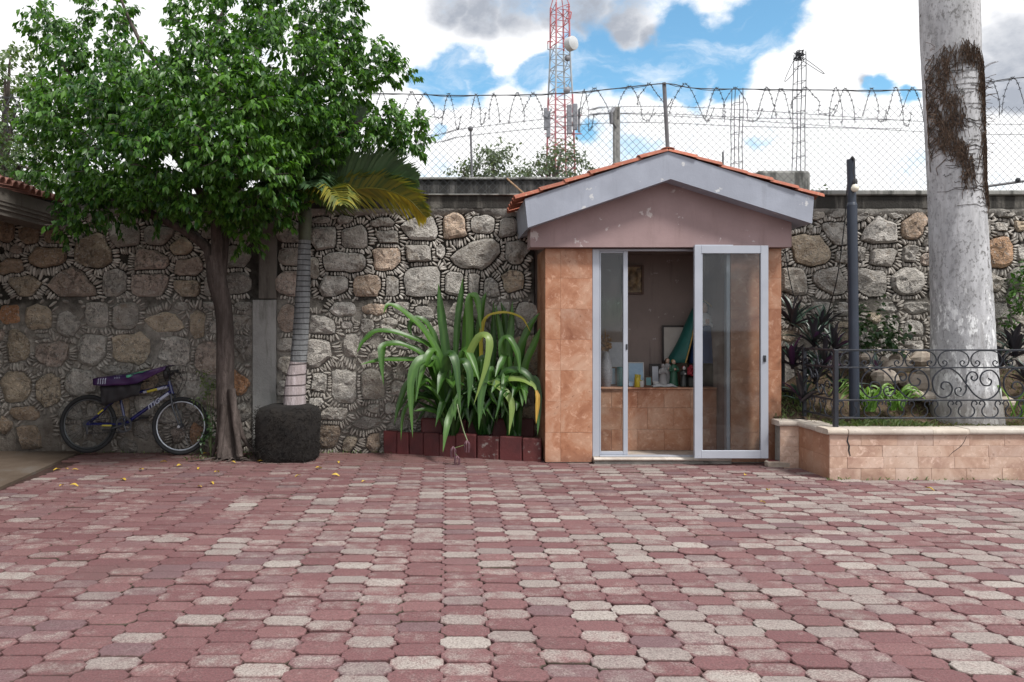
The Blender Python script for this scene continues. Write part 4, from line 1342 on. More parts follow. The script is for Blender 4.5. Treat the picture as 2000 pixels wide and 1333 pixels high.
# inside: back wall, side linings, ceiling, floor, sill
m = MB(); m.box(1.04, 3.50, 9.06, 9.16, -.02, 2.42); m.build('back_wall', M['inner'], sh)
m = MB(); m.box(xl1 - .013, xl1 - .002, DP + .16, 9.055, .05, ztop - .01); m.build('side_lining', M['inner'], sh)
m = MB(); m.box(xr0 + .002, xr0 + .013, DP + .16, 9.055, .05, ztop - .01); m.build('side_lining', M['inner'], sh)
m = MB(); m.box(1.07, 3.50, DGB + .31, 9.055, 2.305, 2.38); m.build('ceiling', M['inner'], sh)
fl = ZA(893, DP)
m = MB(); m.box(xl1, xr0, DP + .06, 9.05, .0, fl - .012); slab_ = m.build('floor', M['render'], sh)
for k in range(4):
    for q in range(2):
        w_ = (xr0 - xl1) / 4
        t = MB(); t.bbox(xl1 + k * w_ + .001, xl1 + (k + 1) * w_ - .001, DP + .08 + q * .23, DP + .08 + (q + 1) * .23 - .002, fl - .010, fl, .002)
        t.build('floor_tile', M['cream'], slab_)
m = MB()
prof_ = [(DP + .078, fl - .035), (DP - .055, fl - .035), (DP - .072, fl - .028), (DP - .078, fl - .014), (DP - .070, fl - .002), (DP - .052, fl + .004), (DP + .078, fl + .004)]
def prism_x(m, prof, x0, x1):
    n = len(prof); vs = [(x0, y, z) for y, z in prof] + [(x1, y, z) for y, z in prof]
    m.add(vs, [tuple(range(n)), tuple(range(n, 2 * n))[::-1]] + [(i, n + i, n + (i + 1) % n, (i + 1) % n) for i in range(n)])
prism_x(m, prof_, XA(1157.5, DP) + .002, XA(1424, DP)); m.build('sill', M['cream'], sh, True, 50)
m = MB(); m.bbox(XA(1157, DP) + .01, XA(1426, DP), DP - .05, DP + .05, -.02, fl - .038, .008); m.build('footing', M['render'], sh)
# altar ledge
az = .776
al = MB(); al.box(xl1 + .001, xr0 - .001, 8.635, 9.05, fl, az - .022)
altar = al.build('altar', M['render'], sh)
cols = np.linspace(xl1, xr0, 6); zz = [fl + .002, fl + .24, fl + .48, az - .022]
for a in range(3):
    off = [0, .11, 0][a]
    ed = [cols[0]] + [c + off for c in cols[1:-1]] + [cols[-1]]
    for q in range(len(ed) - 1):
        t = MB(); t.bbox(ed[q] + .001, ed[q + 1] - .001, 8.622, 8.634, zz[a] + .001, zz[a + 1] - .001, .0015); t.build('marble_tile', M['marble'], altar)
t = MB(); t.bbox(xl1 + .001, xr0 - .001, 8.60, 9.052, az - .02, az, .004); t.build('altar_top', M['marble'], altar)

# aluminium frame, fixed pane and the door leaf hung outside
fr = thing_frame = None
z0f, z1f = fl + .006, ztop - .004
def bars(m, x0, x1, z0, z1, w, y0, y1, wl=None, wt=None, wb=None, wr=None):
    wl, wr, wt, wb = wl or w, wr or w, wt or w, wb or w
    m.bbox(x0, x0 + wl, y0, y1, z0, z1, .003); m.bbox(x1 - wr, x1, y0, y1, z0, z1, .003)
    m.bbox(x0 + wl + .0005, x1 - wr - .0005, y0 + .001, y1 - .001, z1 - wt, z1, .003); m.bbox(x0 + wl + .0005, x1 - wr - .0005, y0 + .001, y1 - .001, z0, z0 + wb, .003)
m = MB(); m.bbox(xl1 + .002, XA(1171, DP), DP + .0, DP + .075, z0f, z1f, .003); m.bbox(XA(1419.5, DP), xr0 - .001, DP + .01, DP + .075, z0f, z1f, .003)
m.bbox(XA(1171, DP) + .001, XA(1419.5, DP) - .001, DP + .004, DP + .072, z1f - .022, z1f, .003)
dframe = m.build('door_frame', M['alu'], sh)
m = MB(); m.bbox(XA(1171, DP) + .001, XA(1419.5, DP) - .001, DP - .02, DP + .055, z0f - .001, z0f + .012, .002); m.build('track', M['alu'], dframe)
fx0, fx1 = XA(1171.5, DP) + .001, XA(1227, DP)
m = MB(); bars(m, fx0, fx1, z0f + .014, z1f - .024, .05, DP + .015, DP + .048, wl=.014, wt=.018, wb=.035, wr=XA(1227, DP) - XA(1218, DP))
fixed = m.build('fixed_leaf', M['alu'], sh)
m = MB(); m.box(fx0 + .012, fx1 - .045, DP + .029, DP + .034, z0f + .045, z1f - .04); m.build('glass_pane', M['glass'], fixed)
m = MB(); c_ = P(1224, 678, DP + .012); m.bbox(c_.x - .009, c_.x + .009, c_.y - .006, c_.y + .01, c_.z - .03, c_.z + .03, .003); m.build('latch', M['steel'], fixed)
DL = 8.03
dx0, dx1, dz0, dz1 = XA(1356.5, DL), XA(1501, DL), ZA(896, DL), ZA(480, DL)
m = MB(); bars(m, dx0, dx1, dz0, dz1, .075, DL, DL + .042, wl=XA(1370, DL) - dx0, wr=dx1 - XA(1486, DL), wt=.082, wb=.083)
door = m.build('door', M['alu'], sh)
m = MB(); m.bbox(XA(1370, DL) + .0005, XA(1373, DL), DL + .010, DL + .034, dz0 + .084, dz1 - .083, .002); m.build('glazing_bead', M['alu'], door)
m = MB(); m.box(XA(1370, DL) - .01, XA(1486, DL) + .01, DL + .019, DL + .024, dz0 + .07, dz1 - .07); m.build('glass_pane', M['glass'], door)
m = MB(); c_ = P(1493.5, 701, DL - .004); m.bbox(c_.x - .014, c_.x + .014, c_.y - .008, c_.y + .006, c_.z - .035, c_.z + .035, .003); m.bbox(c_.x - .006, c_.x + .006, c_.y - .02, c_.y - .0085, c_.z - .018, c_.z + .01, .002)
m.build('handle', M['steel'], door)
m = MB(); m.bbox(dx0 + .02, XA(1430, DGB), DGB - .028, DGB - .004, gz + .002, gz + .022, .002); m.build('hanging_rail', M['alu'], sh)

# ---------------------------------------------------------------- what stands on the altar
G = dict(
    cardb=simple('blue_card', (.30, .44, .56), (.24, .36, .50), 18, .4), cardw=simple('white_card', (.50, .51, .55), (.42, .43, .48), 18, .45), paper=simple('aged_paper', (.40, .37, .34), (.34, .31, .28), 6, .7),
    darkf=simple('dark_frame_wood', (.022, .014, .013), None, 10, .45), brownf=simple('brown_frame_wood', (.10, .048, .032), None, 10, .5), gold=simple('gold_paint', (.45, .29, .09), (.28, .17, .05), 20, .4, metal=.3),
    teal=simple('green_cloak', (.007, .10, .082), (.004, .065, .058), 5, .6), navy=simple('navy_robe', (.012, .05, .15), (.008, .03, .10), 5, .6), white=simple('white_glaze', (.52, .51, .50), (.44, .43, .42), 10, .4),
    grey=simple('grey_plaster', (.30, .29, .29), (.22, .21, .21), 16, .7), skin=simple('painted_skin', (.50, .34, .26), None, 10, .5), dark=simple('dark_glaze', (.02, .022, .02), None, 8, .3),
    green=simple('dark_green_robe', (.02, .09, .05), None, 8, .5), yellow=simple('yellow_glaze', (.50, .40, .03), (.40, .30, .02), 8, .35), red=simple('red_petals', (.30, .02, .035), (.2, .012, .02), 30, .6),
    dry=simple('dry_petals', (.30, .16, .06), (.18, .09, .04), 30, .8), glitter=simple('speckled_vase', (.34, .34, .37), (.10, .10, .12), 90, .4), brown=simple('brown_glaze', (.13, .08, .05), None, 8, .5),
    cloth=simple('white_cloth', (.56, .55, .55), (.48, .47, .47), 8, .8), tealglass=simple('teal_glass', (.03, .16, .17), None, 8, .2),
)


def card(name, label, cat, px0, px1, py0, D, frame, face, fw=.018, z0=az, lean=.10, dep=.016, group=None):
    x0, x1 = XA(px0, D), XA(px1, D); z1 = ZA(py0, D); hgt = z1 - z0
    t = thing(name, label, cat, ((x0 + x1) / 2, D, z0), group)
    R = Matrix.Translation((0, D, z0)) @ Matrix.Rotation(-lean, 4, 'X')
    def bx(mb, xa, xb, ya, yb, za, zb, b=.002): mb.bbox(xa, xb, ya, yb, za, zb, b, R)
    mb = MB(); bx(mb, x0, x0 + fw, -dep, 0, .004, hgt); bx(mb, x1 - fw, x1, -dep, 0, .004, hgt); bx(mb, x0 + fw + .0005, x1 - fw - .0005, -dep + .001, -.001, hgt - fw, hgt); bx(mb, x0 + fw + .0005, x1 - fw - .0005, -dep + .001, -.001, .004, fw + .004)
    mb.build('frame', frame, t)
    mb = MB(); bx(mb, x0 + fw - .003, x1 - fw + .003, -.010, -.004, fw, hgt - fw + .003, .001); mb.build('picture', face, t)
    return t


def fig_body(mb, c, h, r, robe, skin, arms=True, hair=None):
    """a small robed statuette with head, nose and joined hands"""
    cx, cy, cz = c
    mb.mi = robe
    mb.lathe(c, [(r, 0), (r * 1.02, h * .03), (r * .86, h * .2), (r * .74, h * .42), (r * .70, h * .6), (r * .74, h * .72), (r * .5, h * .80), (r * .26, h * .83)], 14, None, .8)
    mb.mi = skin
    mb.ball((cx, cy, cz + h * .91), h * .085, 10, 8, .9, 1, 1.15)
    mb.ball((cx, cy - h * .085, cz + h * .905), h * .018, 6, 5)
    if hair is not None:
        mb.mi = hair
        mb.ball((cx, cy + h * .03, cz + h * .925), h * .088, 10, 7, 1.05, .95, 1.1)
    if arms:
        for s_ in (-1, 1):
            mb.mi = robe
            mb.tube(cr([(cx + s_ * r * .62, cy, cz + h * .74), (cx + s_ * r * .85, cy - r * .35, cz + h * .58), (cx + s_ * r * .15, cy - r * .85, cz + h * .62)], 4), [h * .05] * 9 if False else h * .045, 7, True, h * .03)
            mb.mi = skin
            mb.ball((cx + s_ * r * .1, cy - r * .92, cz + h * .645), h * .03, 7, 6, .8, .8, 1.5)
    mb.mi = 0


# framed relief on the back wall
pf_ = thing('relief_picture', 'brown framed gilt relief hanging on the shrine back wall', 'picture', P(1233, 575, 9.04))
fx0_, fx1_, fz0, fz1 = XA(1214, 9.04), XA(1257, 9.04), ZA(575, 9.04), ZA(518, 9.04)
m = MB(); bars(m, fx0_, fx1_, fz0, fz1, .022, 9.020, 9.057); m.build('frame', G['brownf'], pf_)
m = MB(); n = 14; vs = []
for k in range(n + 1):
    for i in range(n + 1):
        u, v = i / n, k / n
        e = ((u - .52) / .30) ** 2 + ((v - .5) / .42) ** 2
        d = .030 * max(0, 1 - e) + .008 * mnoise.noise((u * 6, v * 6, 3))
        vs.append((fx0_ + .02 + (fx1_ - fx0_ - .04) * u, 9.050 - d, fz0 + .02 + (fz1 - fz0 - .04) * v))
m.add(vs, [(k * (n + 1) + i, k * (n + 1) + i + 1, (k + 1) * (n + 1) + i + 1, (k + 1) * (n + 1) + i) for k in range(n) for i in range(n)])
m.build('relief', simple('gilt_relief', (.36, .25, .13), (.05, .03, .02), 16, .5), pf_, True)
card('framed_picture', 'empty pale panel in a thin dark frame behind the cloaked statue', 'picture', 1293, 1347, 636, 9.00, G['darkf'], G['paper'], .022, ZA(708, 9.0), .03)
m = MB(); m.bbox(XA(1296, 8.98), XA(1346, 8.98), 8.90, 9.045, az + .001, ZA(708, 9.0) - .001, .006); tag(m.build('wooden_box', G['brown']), 'dark box under the thin framed panel at the back of the altar', 'box')
card('reflection_board', 'frosted white board leaning behind the left glass pane', 'board', 1190, 1221, 658, 9.02, G['white'], G['cardw'], .012)  # added board imitates a pale reflection in the glass
card('framed_card', 'pale blue framed card behind the left glass pane', 'picture', 1182, 1205, 717, 8.86, G['brown'], G['cardb'], .018)
card('framed_card', 'narrow blue card in a dark frame at the left end of the altar', 'picture', 1166, 1180, 714, 8.84, G['darkf'], G['cardb'], .014)
card('certificate', 'largest pale blue card on the altar, beside the door stile', 'picture', 1226, 1258, 708, 8.88, G['white'], G['cardb'], .010)
card('small_card', 'tiny blue print leaning in front of the largest card', 'picture', 1227.5, 1236.5, 746, 8.72, G['cardw'], G['cardb'], .006)
card('small_picture', 'small wooden frame with a green print near the yellow mug', 'picture', 1260, 1273, 736, 8.78, G['brown'], G['tealglass'], .010)
card('portrait_frame', 'black portrait frame with a white oval picture', 'picture', 1269, 1291, 711, 8.92, G['darkf'], G['cardw'], .03)
# vase of dried flowers
vx = XA(1184, 8.76); t = thing('flower_vase', 'tall speckled vase with dried orange flowers behind the left pane', 'vase', (vx, 8.76, az))
m = MB(); m.lathe((vx, 8.76, az), [(.05, 0), (.062, .05), (.075, .16), (.06, .28), (.04, .36), (.045, .40)], 14); m.build('vase', G['glitter'], t, True)
m = MB(); rv = random.Random(8)
for k in range(26):
    a = rv.uniform(0, 6.28); r = rv.uniform(0, .085); c_ = (vx + r * cos(a), 8.76 + r * sin(a), az + rv.uniform(.42, .58)); m.ball(c_, rv.uniform(.012, .025), 6, 5)
    m.tube([(vx, 8.76, az + .38), c_], .003, 3)
m.tube([(vx + .0, 8.77, az + .4), (vx - .01, 8.77, az + .66)], .008, 4)
m.build('dried_flowers', G['dry'], t)
# teal candle glass, mug, cups
def lathe_thing(name, label, cat, px, D, prof, mat, extra=None, group=None):
    x = XA(px, D); t = thing(name, label, cat, (x, D, az), group)
    m = MB(); m.lathe((x, D, az + .001), prof, 16); m.build('body', mat, t, True, 45)
    if extra: extra(t, x, D)
    return t
def mug_extra(t, x, D):
    m = MB(); m.tube(cr([(x + .033, D, az + .075), (x + .058, D, az + .065), (x + .058, D, az + .035), (x + .033, D, az + .025)], 4), .006, 6); m.build('handle', G['yellow'], t)
    m = MB(); rv = random.Random(2)
    for k in range(10): m.ball((x + rv.uniform(-.02, .03), D + rv.uniform(-.02, .02), az + .11 + rv.uniform(0, .03)), .014, 6, 5)
    m.build('buds', G['yellow'], t)
lathe_thing('candle_glass', 'teal candle glass on the altar beside the left pane', 'candle', 1212, 8.8, [(.04, 0), (.045, .02), (.045, .20), (.040, .22), (.036, .10)], G['tealglass'])
lathe_thing('mug', 'yellow mug at the front edge of the altar', 'mug', 1245, 8.68, [(.034, 0), (.038, .01), (.036, .09), (.032, .11), (.028, .05)], G['yellow'], mug_extra)
lathe_thing('cup', 'white cup next to the yellow mug', 'cup', 1253, 8.665, [(.022, 0), (.026, .01), (.032, .07), (.029, .072), (.02, .03)], G['white'])
lathe_thing('cup', 'white cup in front of the black portrait frame', 'cup', 1281, 8.74, [(.028, 0), (.03, .01), (.036, .055), (.033, .057), (.02, .02)], G['white'])
# folded cloth
m = MB(); n = 18; k_ = 5; vs = []
for k in range(k_ + 1):
    for i in range(n + 1):
        u = i / n; x = XA(1274, 8.68) + (XA(1321, 8.68) - XA(1274, 8.68)) * u
        z = az + .004 + (.045 * sin(pi * u) * (.6 + .4 * sin(9 * u)) + .012 * abs(sin(14 * u + k))) * sin(pi * (k + .4) / (k_ + .8))
        vs.append((x, 8.63 + .14 * k / k_, z))
m.add(vs, [(k * (n + 1) + i, k * (n + 1) + i + 1, (k + 1) * (n + 1) + i + 1, (k + 1) * (n + 1) + i) for k in range(k_) for i in range(n)])
tag(m.build('folded_cloth', G['cloth'], None, True), 'crumpled white cloth at the front of the altar', 'cloth')
def figurine(label, px, ytop, D, r, mats, z0=az, hair=None):
    x = XA(px, D); h = ZA(ytop, D) - z0
    m = MB(); fig_body(m, (x, D, z0 + .001), h, r, 0, 1, True, hair)
    o = m.build('figurine', mats, None, True); tag(o, label, 'figurine', 'figurines on the altar'); return o
figurine('pale grey plaster figurine standing behind the white cloth', 1295, 711, 8.76, .055, [G['grey'], G['grey']])
figurine('grey couple figurine, taller and just right of the pale one', 1304, 701, 8.86, .055, [G['grey'], G['skin'], G['brown']], az, 2)
figurine('figurine in a dark green robe with gold at the neck', 1316, 703, 8.80, .055, [G['green'], G['skin'], G['gold']], az, 2)
figurine('small dark figurine with a white skirt near the flower pot', 1336, 716, 8.74, .05, [G['dark'], G['white'], G['red']], az, 2)
for (px, D, rr_, hh) in ((1317, 8.72, .045, .10), (1335.5, 8.68, .04, .09)):
    pass
t = thing('flower_pot', 'black pot of red flowers beside the door stile', 'flower pot', (XA(1353, 8.72), 8.72, az))
m = MB(); m.bbox(XA(1342, 8.72), XA(1366, 8.72), 8.66, 8.78, az + .001, az + .11, .008); m.build('pot', G['dark'], t)
m = MB(); rv = random.Random(5)
for k in range(24): m.ball((XA(1353, 8.72) + rv.uniform(-.05, .06), 8.72 + rv.uniform(-.05, .05), az + .13 + rv.uniform(0, .10)), rv.uniform(.014, .026), 6, 5)
m.build('flowers', G['red'], t)
# the cloaked statue on its dark stand
SXc, SD = XA(1374, 8.86), 8.86
sz0, sz1 = ZA(709, SD), ZA(588, SD)
m = MB(); m.bbox(SXc - .17, SXc + .26, SD - .12, SD + .16, az + .001, sz0 - .002, .01); tag(m.build('statue_stand', G['dark']), 'dark stand raising the cloaked statue above the altar', 'stand')
st = thing('cloaked_statue', 'statue in a wide green gold-edged cloak over a navy robe', 'statue', (SXc, SD, sz0)); hgt = sz1 - sz0
m = MB(); m.lathe((SXc, SD, sz0), [(.17, 0), (.165, hgt * .1), (.13, hgt * .35), (.10, hgt * .6), (.085, hgt * .70), (.06, hgt * .76)], 18, None, .7); m.build('robe', G['navy'], st, True)
m = MB(); m.lathe((SXc, SD - .01, sz0 + hgt * .6), [(.09, 0), (.095, hgt * .08), (.075, hgt * .16), (.035, hgt * .2)], 14, None, .8)
for s_ in (-1, 1): m.tube(cr([(SXc + s_ * .085, SD - .02, sz0 + hgt * .70), (SXc + s_ * .11, SD - .08, sz0 + hgt * .58), (SXc + s_ * .015, SD - .12, sz0 + hgt * .64)], 4), .026, 7, True, .018)
m.build('bodice', G['white'], st, True)
m = MB(); m.ball((SXc, SD, sz0 + hgt * .88), hgt * .08, 12, 9, .85, 1, 1.2); m.ball((SXc, SD - hgt * .08, sz0 + hgt * .875), hgt * .014, 6, 5, 1, 1, 1.4)
for s_ in (-1, 1): m.ball((SXc + s_ * .012, SD - .135, sz0 + hgt * .665), .018, 7, 6, .7, .7, 1.8)
m.tube([(SXc, SD, sz0 + hgt * .76), (SXc, SD, sz0 + hgt * .82)], .028, 8); m.build('head', G['skin'], st, True)
m = MB(); vs = []; na, nk = 22, 12; edge = [[], []]
for k in range(nk + 1):
    v = k / nk
    z = sz0 + .005 + hgt * (1.0 * v)
    open_ = radians(34 + 12 * v)
    rad_x = (.42 * (1 - v) ** 1.45 + .105 * min(1, v * 1.6)) if v < .88 else .105 * sqrt(max(0.0, 1 - ((v - .86) / .141) ** 2))
    rad_y = min(rad_x, .16)
    for a in range(na + 1):
        t_ = -pi / 2 + open_ + (2 * pi - 2 * open_) * a / na
        fold = 1 + .05 * sin(11 * t_) * (1 - v)
        p = Vector((SXc + rad_x * fold * cos(t_), SD + rad_y * fold * sin(t_) + .01, z)); vs.append(p)
        if a == 0: edge[0].append(p)
        if a == na: edge[1].append(p)
w2 = na + 1
m.add(vs, [(k * w2 + i, k * w2 + i + 1, (k + 1) * w2 + i + 1, (k + 1) * w2 + i) for k in range(nk) for i in range(na)])
me = m.build('cloak', G['teal'], st, True, 80); md = me.modifiers.new('thickness', 'SOLIDIFY'); md.thickness = .008
m = MB()
for e in edge: m.tube(e, .008, 5)
m.build('gold_trim', G['gold'], st)

# ================================================================ raised planter on the right
PF, PB = 7.32, 7.95
px0, pxr = XA(1620, PF), XA(1524, PB)
pl = thing('raised_planter', 'raised planter clad in pink travertine with cracked cream coping', 'planter', (5.5, PF, 0))
pz = ZA(849, PF); zc = ZA(838, PF)
m = MB(); m.box(px0 + .014, 9.0, PF + .013, PF + .15, -.03, pz - .002); m.box(px0 + .014, px0 + .15, PF + .152, PB + .14, -.03, pz - .002); m.box(pxr + .004, px0 + .012, PB + .013, PB + .14, -.03, pz - .002)
pcore = m.build('planter_wall', M['render'], pl)
rt = random.Random(31)
nrow = 4; rh = pz / nrow
for r_ in range(nrow):
    x = px0; first = True
    offs = [.30, .17, .16, .30][r_]
    while x < 8.9:
        w_ = offs if first else .338 + rt.uniform(-.01, .012)
        if first: first = False
        t = MB(); t.bbox(x + .0006, min(x + w_, 8.95) - .0006, PF - rt.uniform(0, .003), PF + .012, r_ * rh + .0006 - (.02 if r_ == 0 else 0), (r_ + 1) * rh - .0006, .002); t.build('travertine_tile', M['planter_tile'], pcore)
        x += w_
for r_ in range(2):
    for (ya, yb) in ((PF + .0135, PF + .33), (PF + .33, PB + .10)):
        t = MB(); t.bbox(px0, px0 + .013, ya + .001, yb - .001, r_ * pz / 2 + .0006 - (.02 if r_ == 0 else 0), (r_ + 1) * pz / 2 - .0006, .002); t.build('travertine_tile', M['side_tile'], pcore)
for r_ in range(4):
    t = MB(); t.bbox(pxr, px0 - .002, PB, PB + .012, r_ * rh + .0006 - (.02 if r_ == 0 else 0), (r_ + 1) * rh - .0006, .002); t.build('travertine_tile', M['planter_tile'], pcore)
def cop_prof(yf, yb): return [(yb, pz), (yf + .012, pz), (yf + .003, pz + .008), (yf, pz + .028), (yf + .006, pz + .046), (yf + .022, zc), (yb, zc + .003)]
xs = [px0 - .03, XA(1654, PF), 4.62, XA(1890, PF), 5.9, 7.0, 8.0, 9.0]
for a in range(len(xs) - 1):
    m = MB(); prism_x(m, cop_prof(PF - .035, PF + .20), xs[a] + (.005 if a == 1 else .0015), xs[a + 1] - (.004 if a == 0 else .0015))
    o = m.build('coping_stone', M['cream'], pl, True, 45)
    o.location.z += rt.uniform(-.003, .003)
m = MB()
pr2 = [(q[0], q[1]) for q in cop_prof(px0 - .035, px0 + .20)]
n = len(pr2); vs = [(x, PF + .202, z) for x, z in pr2] + [(x, PB - .03, z) for x, z in pr2]
m.add(vs, [tuple(range(n))[::-1], tuple(range(n, 2 * n))] + [(i, (i + 1) % n, n + (i + 1) % n, n + i) for i in range(n)]); m.build('coping_stone', M['cream'], pl, True, 45)
m = MB(); prism_x(m, cop_prof(PB - .028, PB + .17), pxr - .02, px0 + .2); m.build('coping_stone', M['cream'], pl, True, 45)
def crack(pts, w):
    m = MB(); y = PF - .0052
    vs = []
    for i, (a, b_) in enumerate(pts):
        ww = w * (1 if 0 < i < len(pts) - 1 else .4)
        p = P(a, b_, y); vs += [(p.x - ww, y, p.z), (p.x + ww, y, p.z), (p.x - ww, y + .004, p.z), (p.x + ww, y + .004, p.z)]
    fs = []
    for i in range(len(pts) - 1):
        b4 = i * 4; fs += [(b4, b4 + 1, b4 + 5, b4 + 4)[::-1], (b4, b4 + 2, b4 + 6, b4 + 4), (b4 + 1, b4 + 3, b4 + 7, b4 + 5)]
    m.add(vs, fs); m.build('crack', M['cable'], pl)
crack([(1657, 851), (1655, 862), (1659, 872), (1658, 880), (1661, 891)], .007)
crack([(1888, 852), (1884, 862), (1877, 872), (1868, 879), (1862, 883), (1853, 892)], .0028)
# soil bed, banked up against the wall
def soil_z(x, y):
    u = min(1, max(0, (y - 7.75) / 1.15)); u = u * u * (3 - 2 * u)
    bank = .18 + .34 * min(1, max(0, (x - 3.6) / .6))
    return zc - .03 + bank * u + .035 * mnoise.noise((x * 2.2, y * 2.2, 6)) + .012 * mnoise.noise((x * 9, y * 9, 2))
m = MB(); vs = []; nx, ny = 110, 32
for k in range(ny + 1):
    for i in range(nx + 1):
        x = px0 + .10 + (8.95 - px0 - .1) * i / nx; y = PF + .152 + (WD - .01 - PF - .152) * k / ny
        vs.append((x, y, soil_z(x, y)))
m.add(vs, [(k * (nx + 1) + i, k * (nx + 1) + i + 1, (k + 1) * (nx + 1) + i + 1, (k + 1) * (nx + 1) + i) for k in range(ny) for i in range(nx)])
vs = []
for k in range(9):
    for i in range(4): x = pxr + .03 + (px0 + .2 - pxr - .03) * i / 3; y = PB + .12 + (WD - .01 - PB - .12) * k / 8; vs.append((x, y, soil_z(x, y) - .004))
m.add(vs, [(k * 4 + i, k * 4 + i + 1, (k + 1) * 4 + i + 1, (k + 1) * 4 + i) for k in range(8) for i in range(3)])
m.build('soil', M['soil'], pl, True)

# ---------------------------------------------------------------- wrought iron railing
RD = 7.45
rail = thing('iron_railing', 'dark wrought iron railing of scrolls on the raised planter', 'railing', (5.5, RD, ZA(817, RD)))
zr = [ZA(y, RD) for y in (816.8, 782, 718.4, 684)]
rx0 = XA(1632, RD); rxe = 8.9; ryb = 8.62
post_mesh = None
for (x, y, w_) in [(rx0, RD, .021), (rx0 + .0, 8.1, .018), (rx0, ryb, .018), (rx0 + 4.2, RD, .021)]:
    m = MB(); m.bbox(x - w_, x + w_, y - w_, y + w_, zc - .06, zr[3] + .005, .004); m.build('post', M['iron'], rail)
for z in zr:
    m = MB(); m.bbox(rx0 + .022, rxe, RD - .007, RD + .007, z - .007, z + .007, .002); m.build('rail', M['iron'], rail)
    m = MB(); m.bbox(rx0 - .009, rx0 + .009, RD + .022, ryb - .019, z - .009, z + .009, .002); m.build('rail', M['iron'], rail)
def scroll_mesh(name, halves, r):
    m = MB()
    for h2 in halves: m.tube(cr([(u, 0, v) for u, v in h2], 5), r, 5)
    return m.mesh(name, M['iron'], True, angle=60)
hu = zr[3] - zr[2] - .014; hm = zr[2] - zr[1] - .014; hl = zr[1] - zr[0] - .014
ku = hu / .17
arch_r = [(0, .085), (.07, .081), (.125, .05), (.150, -.005), (.138, -.058), (.105, -.083), (.070, -.066), (.064, -.036), (.088, -.020), (.106, -.036), (.096, -.05)]
arch = [[(-a, b_ * ku) for a, b_ in arch_r[::-1]] + [(a, b_ * ku) for a, b_ in arch_r[1:]]]
u_r = [(0, -.085), (.045, -.077), (.076, -.04), (.074, .005), (.050, .04), (.058, .076), (.086, .083), (.103, .062), (.092, .044)]
kl = hl / .17
ushape = [[(-a, b_ * kl) for a, b_ in u_r[::-1]] + [(a, b_ * kl) for a, b_ in u_r[1:]]]
s_l = [(0, 0), (-.075, .10), (-.165, .155), (-.26, .13), (-.325, .04), (-.31, -.07), (-.245, -.135), (-.165, -.115), (-.135, -.05), (-.165, .01), (-.225, .015), (-.245, -.03), (-.215, -.055)]
km = hm / .31
sfull = [[(a, b_ * km) for a, b_ in s_l[::-1]] + [(-a, -b_ * km) for a, b_ in s_l[1:]],
         [(.0, .01), (.005, .07), (.045, .115), (.095, .105), (.11, .06), (.08, .03), (.05, .05), (.06, .075)], [(-.0, -.01), (-.005, -.07), (-.045, -.115), (-.095, -.105), (-.11, -.06), (-.08, -.03), (-.05, -.05), (-.06, -.075)]]
mu, ml, mm_ = scroll_mesh('arch_scroll', arch, .0062), scroll_mesh('lyre_scroll', ushape, .0062), scroll_mesh('s_scroll', sfull, .0075)
def place(name, me, x, y, z, rot=0):
    o = link(name, me, rail, Vector((x, y, z)) - rail.location); o.rotation_euler = (0, 0, rot)
x = XA(1520 + 1160 / 4.1667, RD) - 2 * .318
while x < rxe - .1:
    if x - .15 > rx0: place('arch_scroll', mu, x, RD, (zr[2] + zr[3]) / 2)
    x += .318
x = XA(1520 + 1340 / 4.1667, RD) - 4 * .2285
while x < rxe - .1:
    if x - .1 > rx0: place('lyre_scroll', ml, x, RD, (zr[0] + zr[1]) / 2)
    x += .2285
x = XA(1520 + 1530 / 4.1667, RD) - 1 * .69
while x < rxe - .3:
    if x - .33 > rx0: place('s_scroll', mm_, x, RD, (zr[1] + zr[2]) / 2)
    x += .69
for k in range(3):
    place('arch_scroll', mu, rx0, RD + .20 + k * .318, (zr[2] + zr[3]) / 2, pi / 2)
for k in range(5): place('lyre_scroll', ml, rx0, RD + .14 + k * .2285, (zr[0] + zr[1]) / 2, pi / 2)
place('s_scroll', mm_, rx0, RD + .36, (zr[1] + zr[2]) / 2, pi / 2)

# ---------------------------------------------------------------- lamp pole
LD = 7.78
lamp = thing('lamp_pole', 'blue-grey steel pole with one hanging bulb beside the railing', 'lamp post', (XA(1668, LD), LD, .5))
m = MB(); m.tube([P(1669, 815, LD), P(1667, 640, LD), P(1664, 400, LD)], .049, 14); m.build('pole', M['lamp_paint'], lamp, True, 60)
m = MB(); m.tube([P(1664, 402, LD), P(1664, 396, LD)], [.051, .041], 14); m.build('collar', M['lamp_paint'], lamp, True, 60)
m = MB(); m.tube([P(1664, 396, LD), P(1661.5, 312, LD)], .040, 14); m.build('upper_tube', M['lamp_paint'], lamp, True, 60)
m = MB(); m.tube(cr([P(1662, 314, LD - .03), P(1666, 309, LD - .05), P(1669, 320, LD - .06), P(1667, 335, LD - .06), P(1670, 352, LD - .07)], 6), .006, 5)
m.tube(cr([P(1660, 313, LD), P(1665, 307, LD - .03), P(1668, 313, LD - .05)], 5), .009, 5); m.build('wire', M['cable'], lamp)
m = MB(); c_ = P(1670, 361, LD - .07); m.lathe(c_ , [(.021, 0), (.023, .01), (.021, .05), (.012, .062)], 12); m.build('socket', M['black'], lamp, True)
m = MB(); m.lathe(c_ - Vector((0, 0, .075)), [(.004, 0), (.024, .008), (.036, .028), (.037, .045), (.028, .066), (.019, .080)], 14); m.build('bulb', M['bulb'], lamp, True)
m = MB(); cab = [P(1532, 478, 8.24), P(1541, 540, 8.35), P(1557, 598, 8.45), P(1580, 640, 8.45), P(1597, 656, 8.4), P(1607, 640, 8.3), P(1622, 594, 8.15), P(1636, 538, 8.0), P(1648, 449, 7.9), P(1655, 360, 7.84)]
m.tube(cr(cab, 8), .0055, 5)
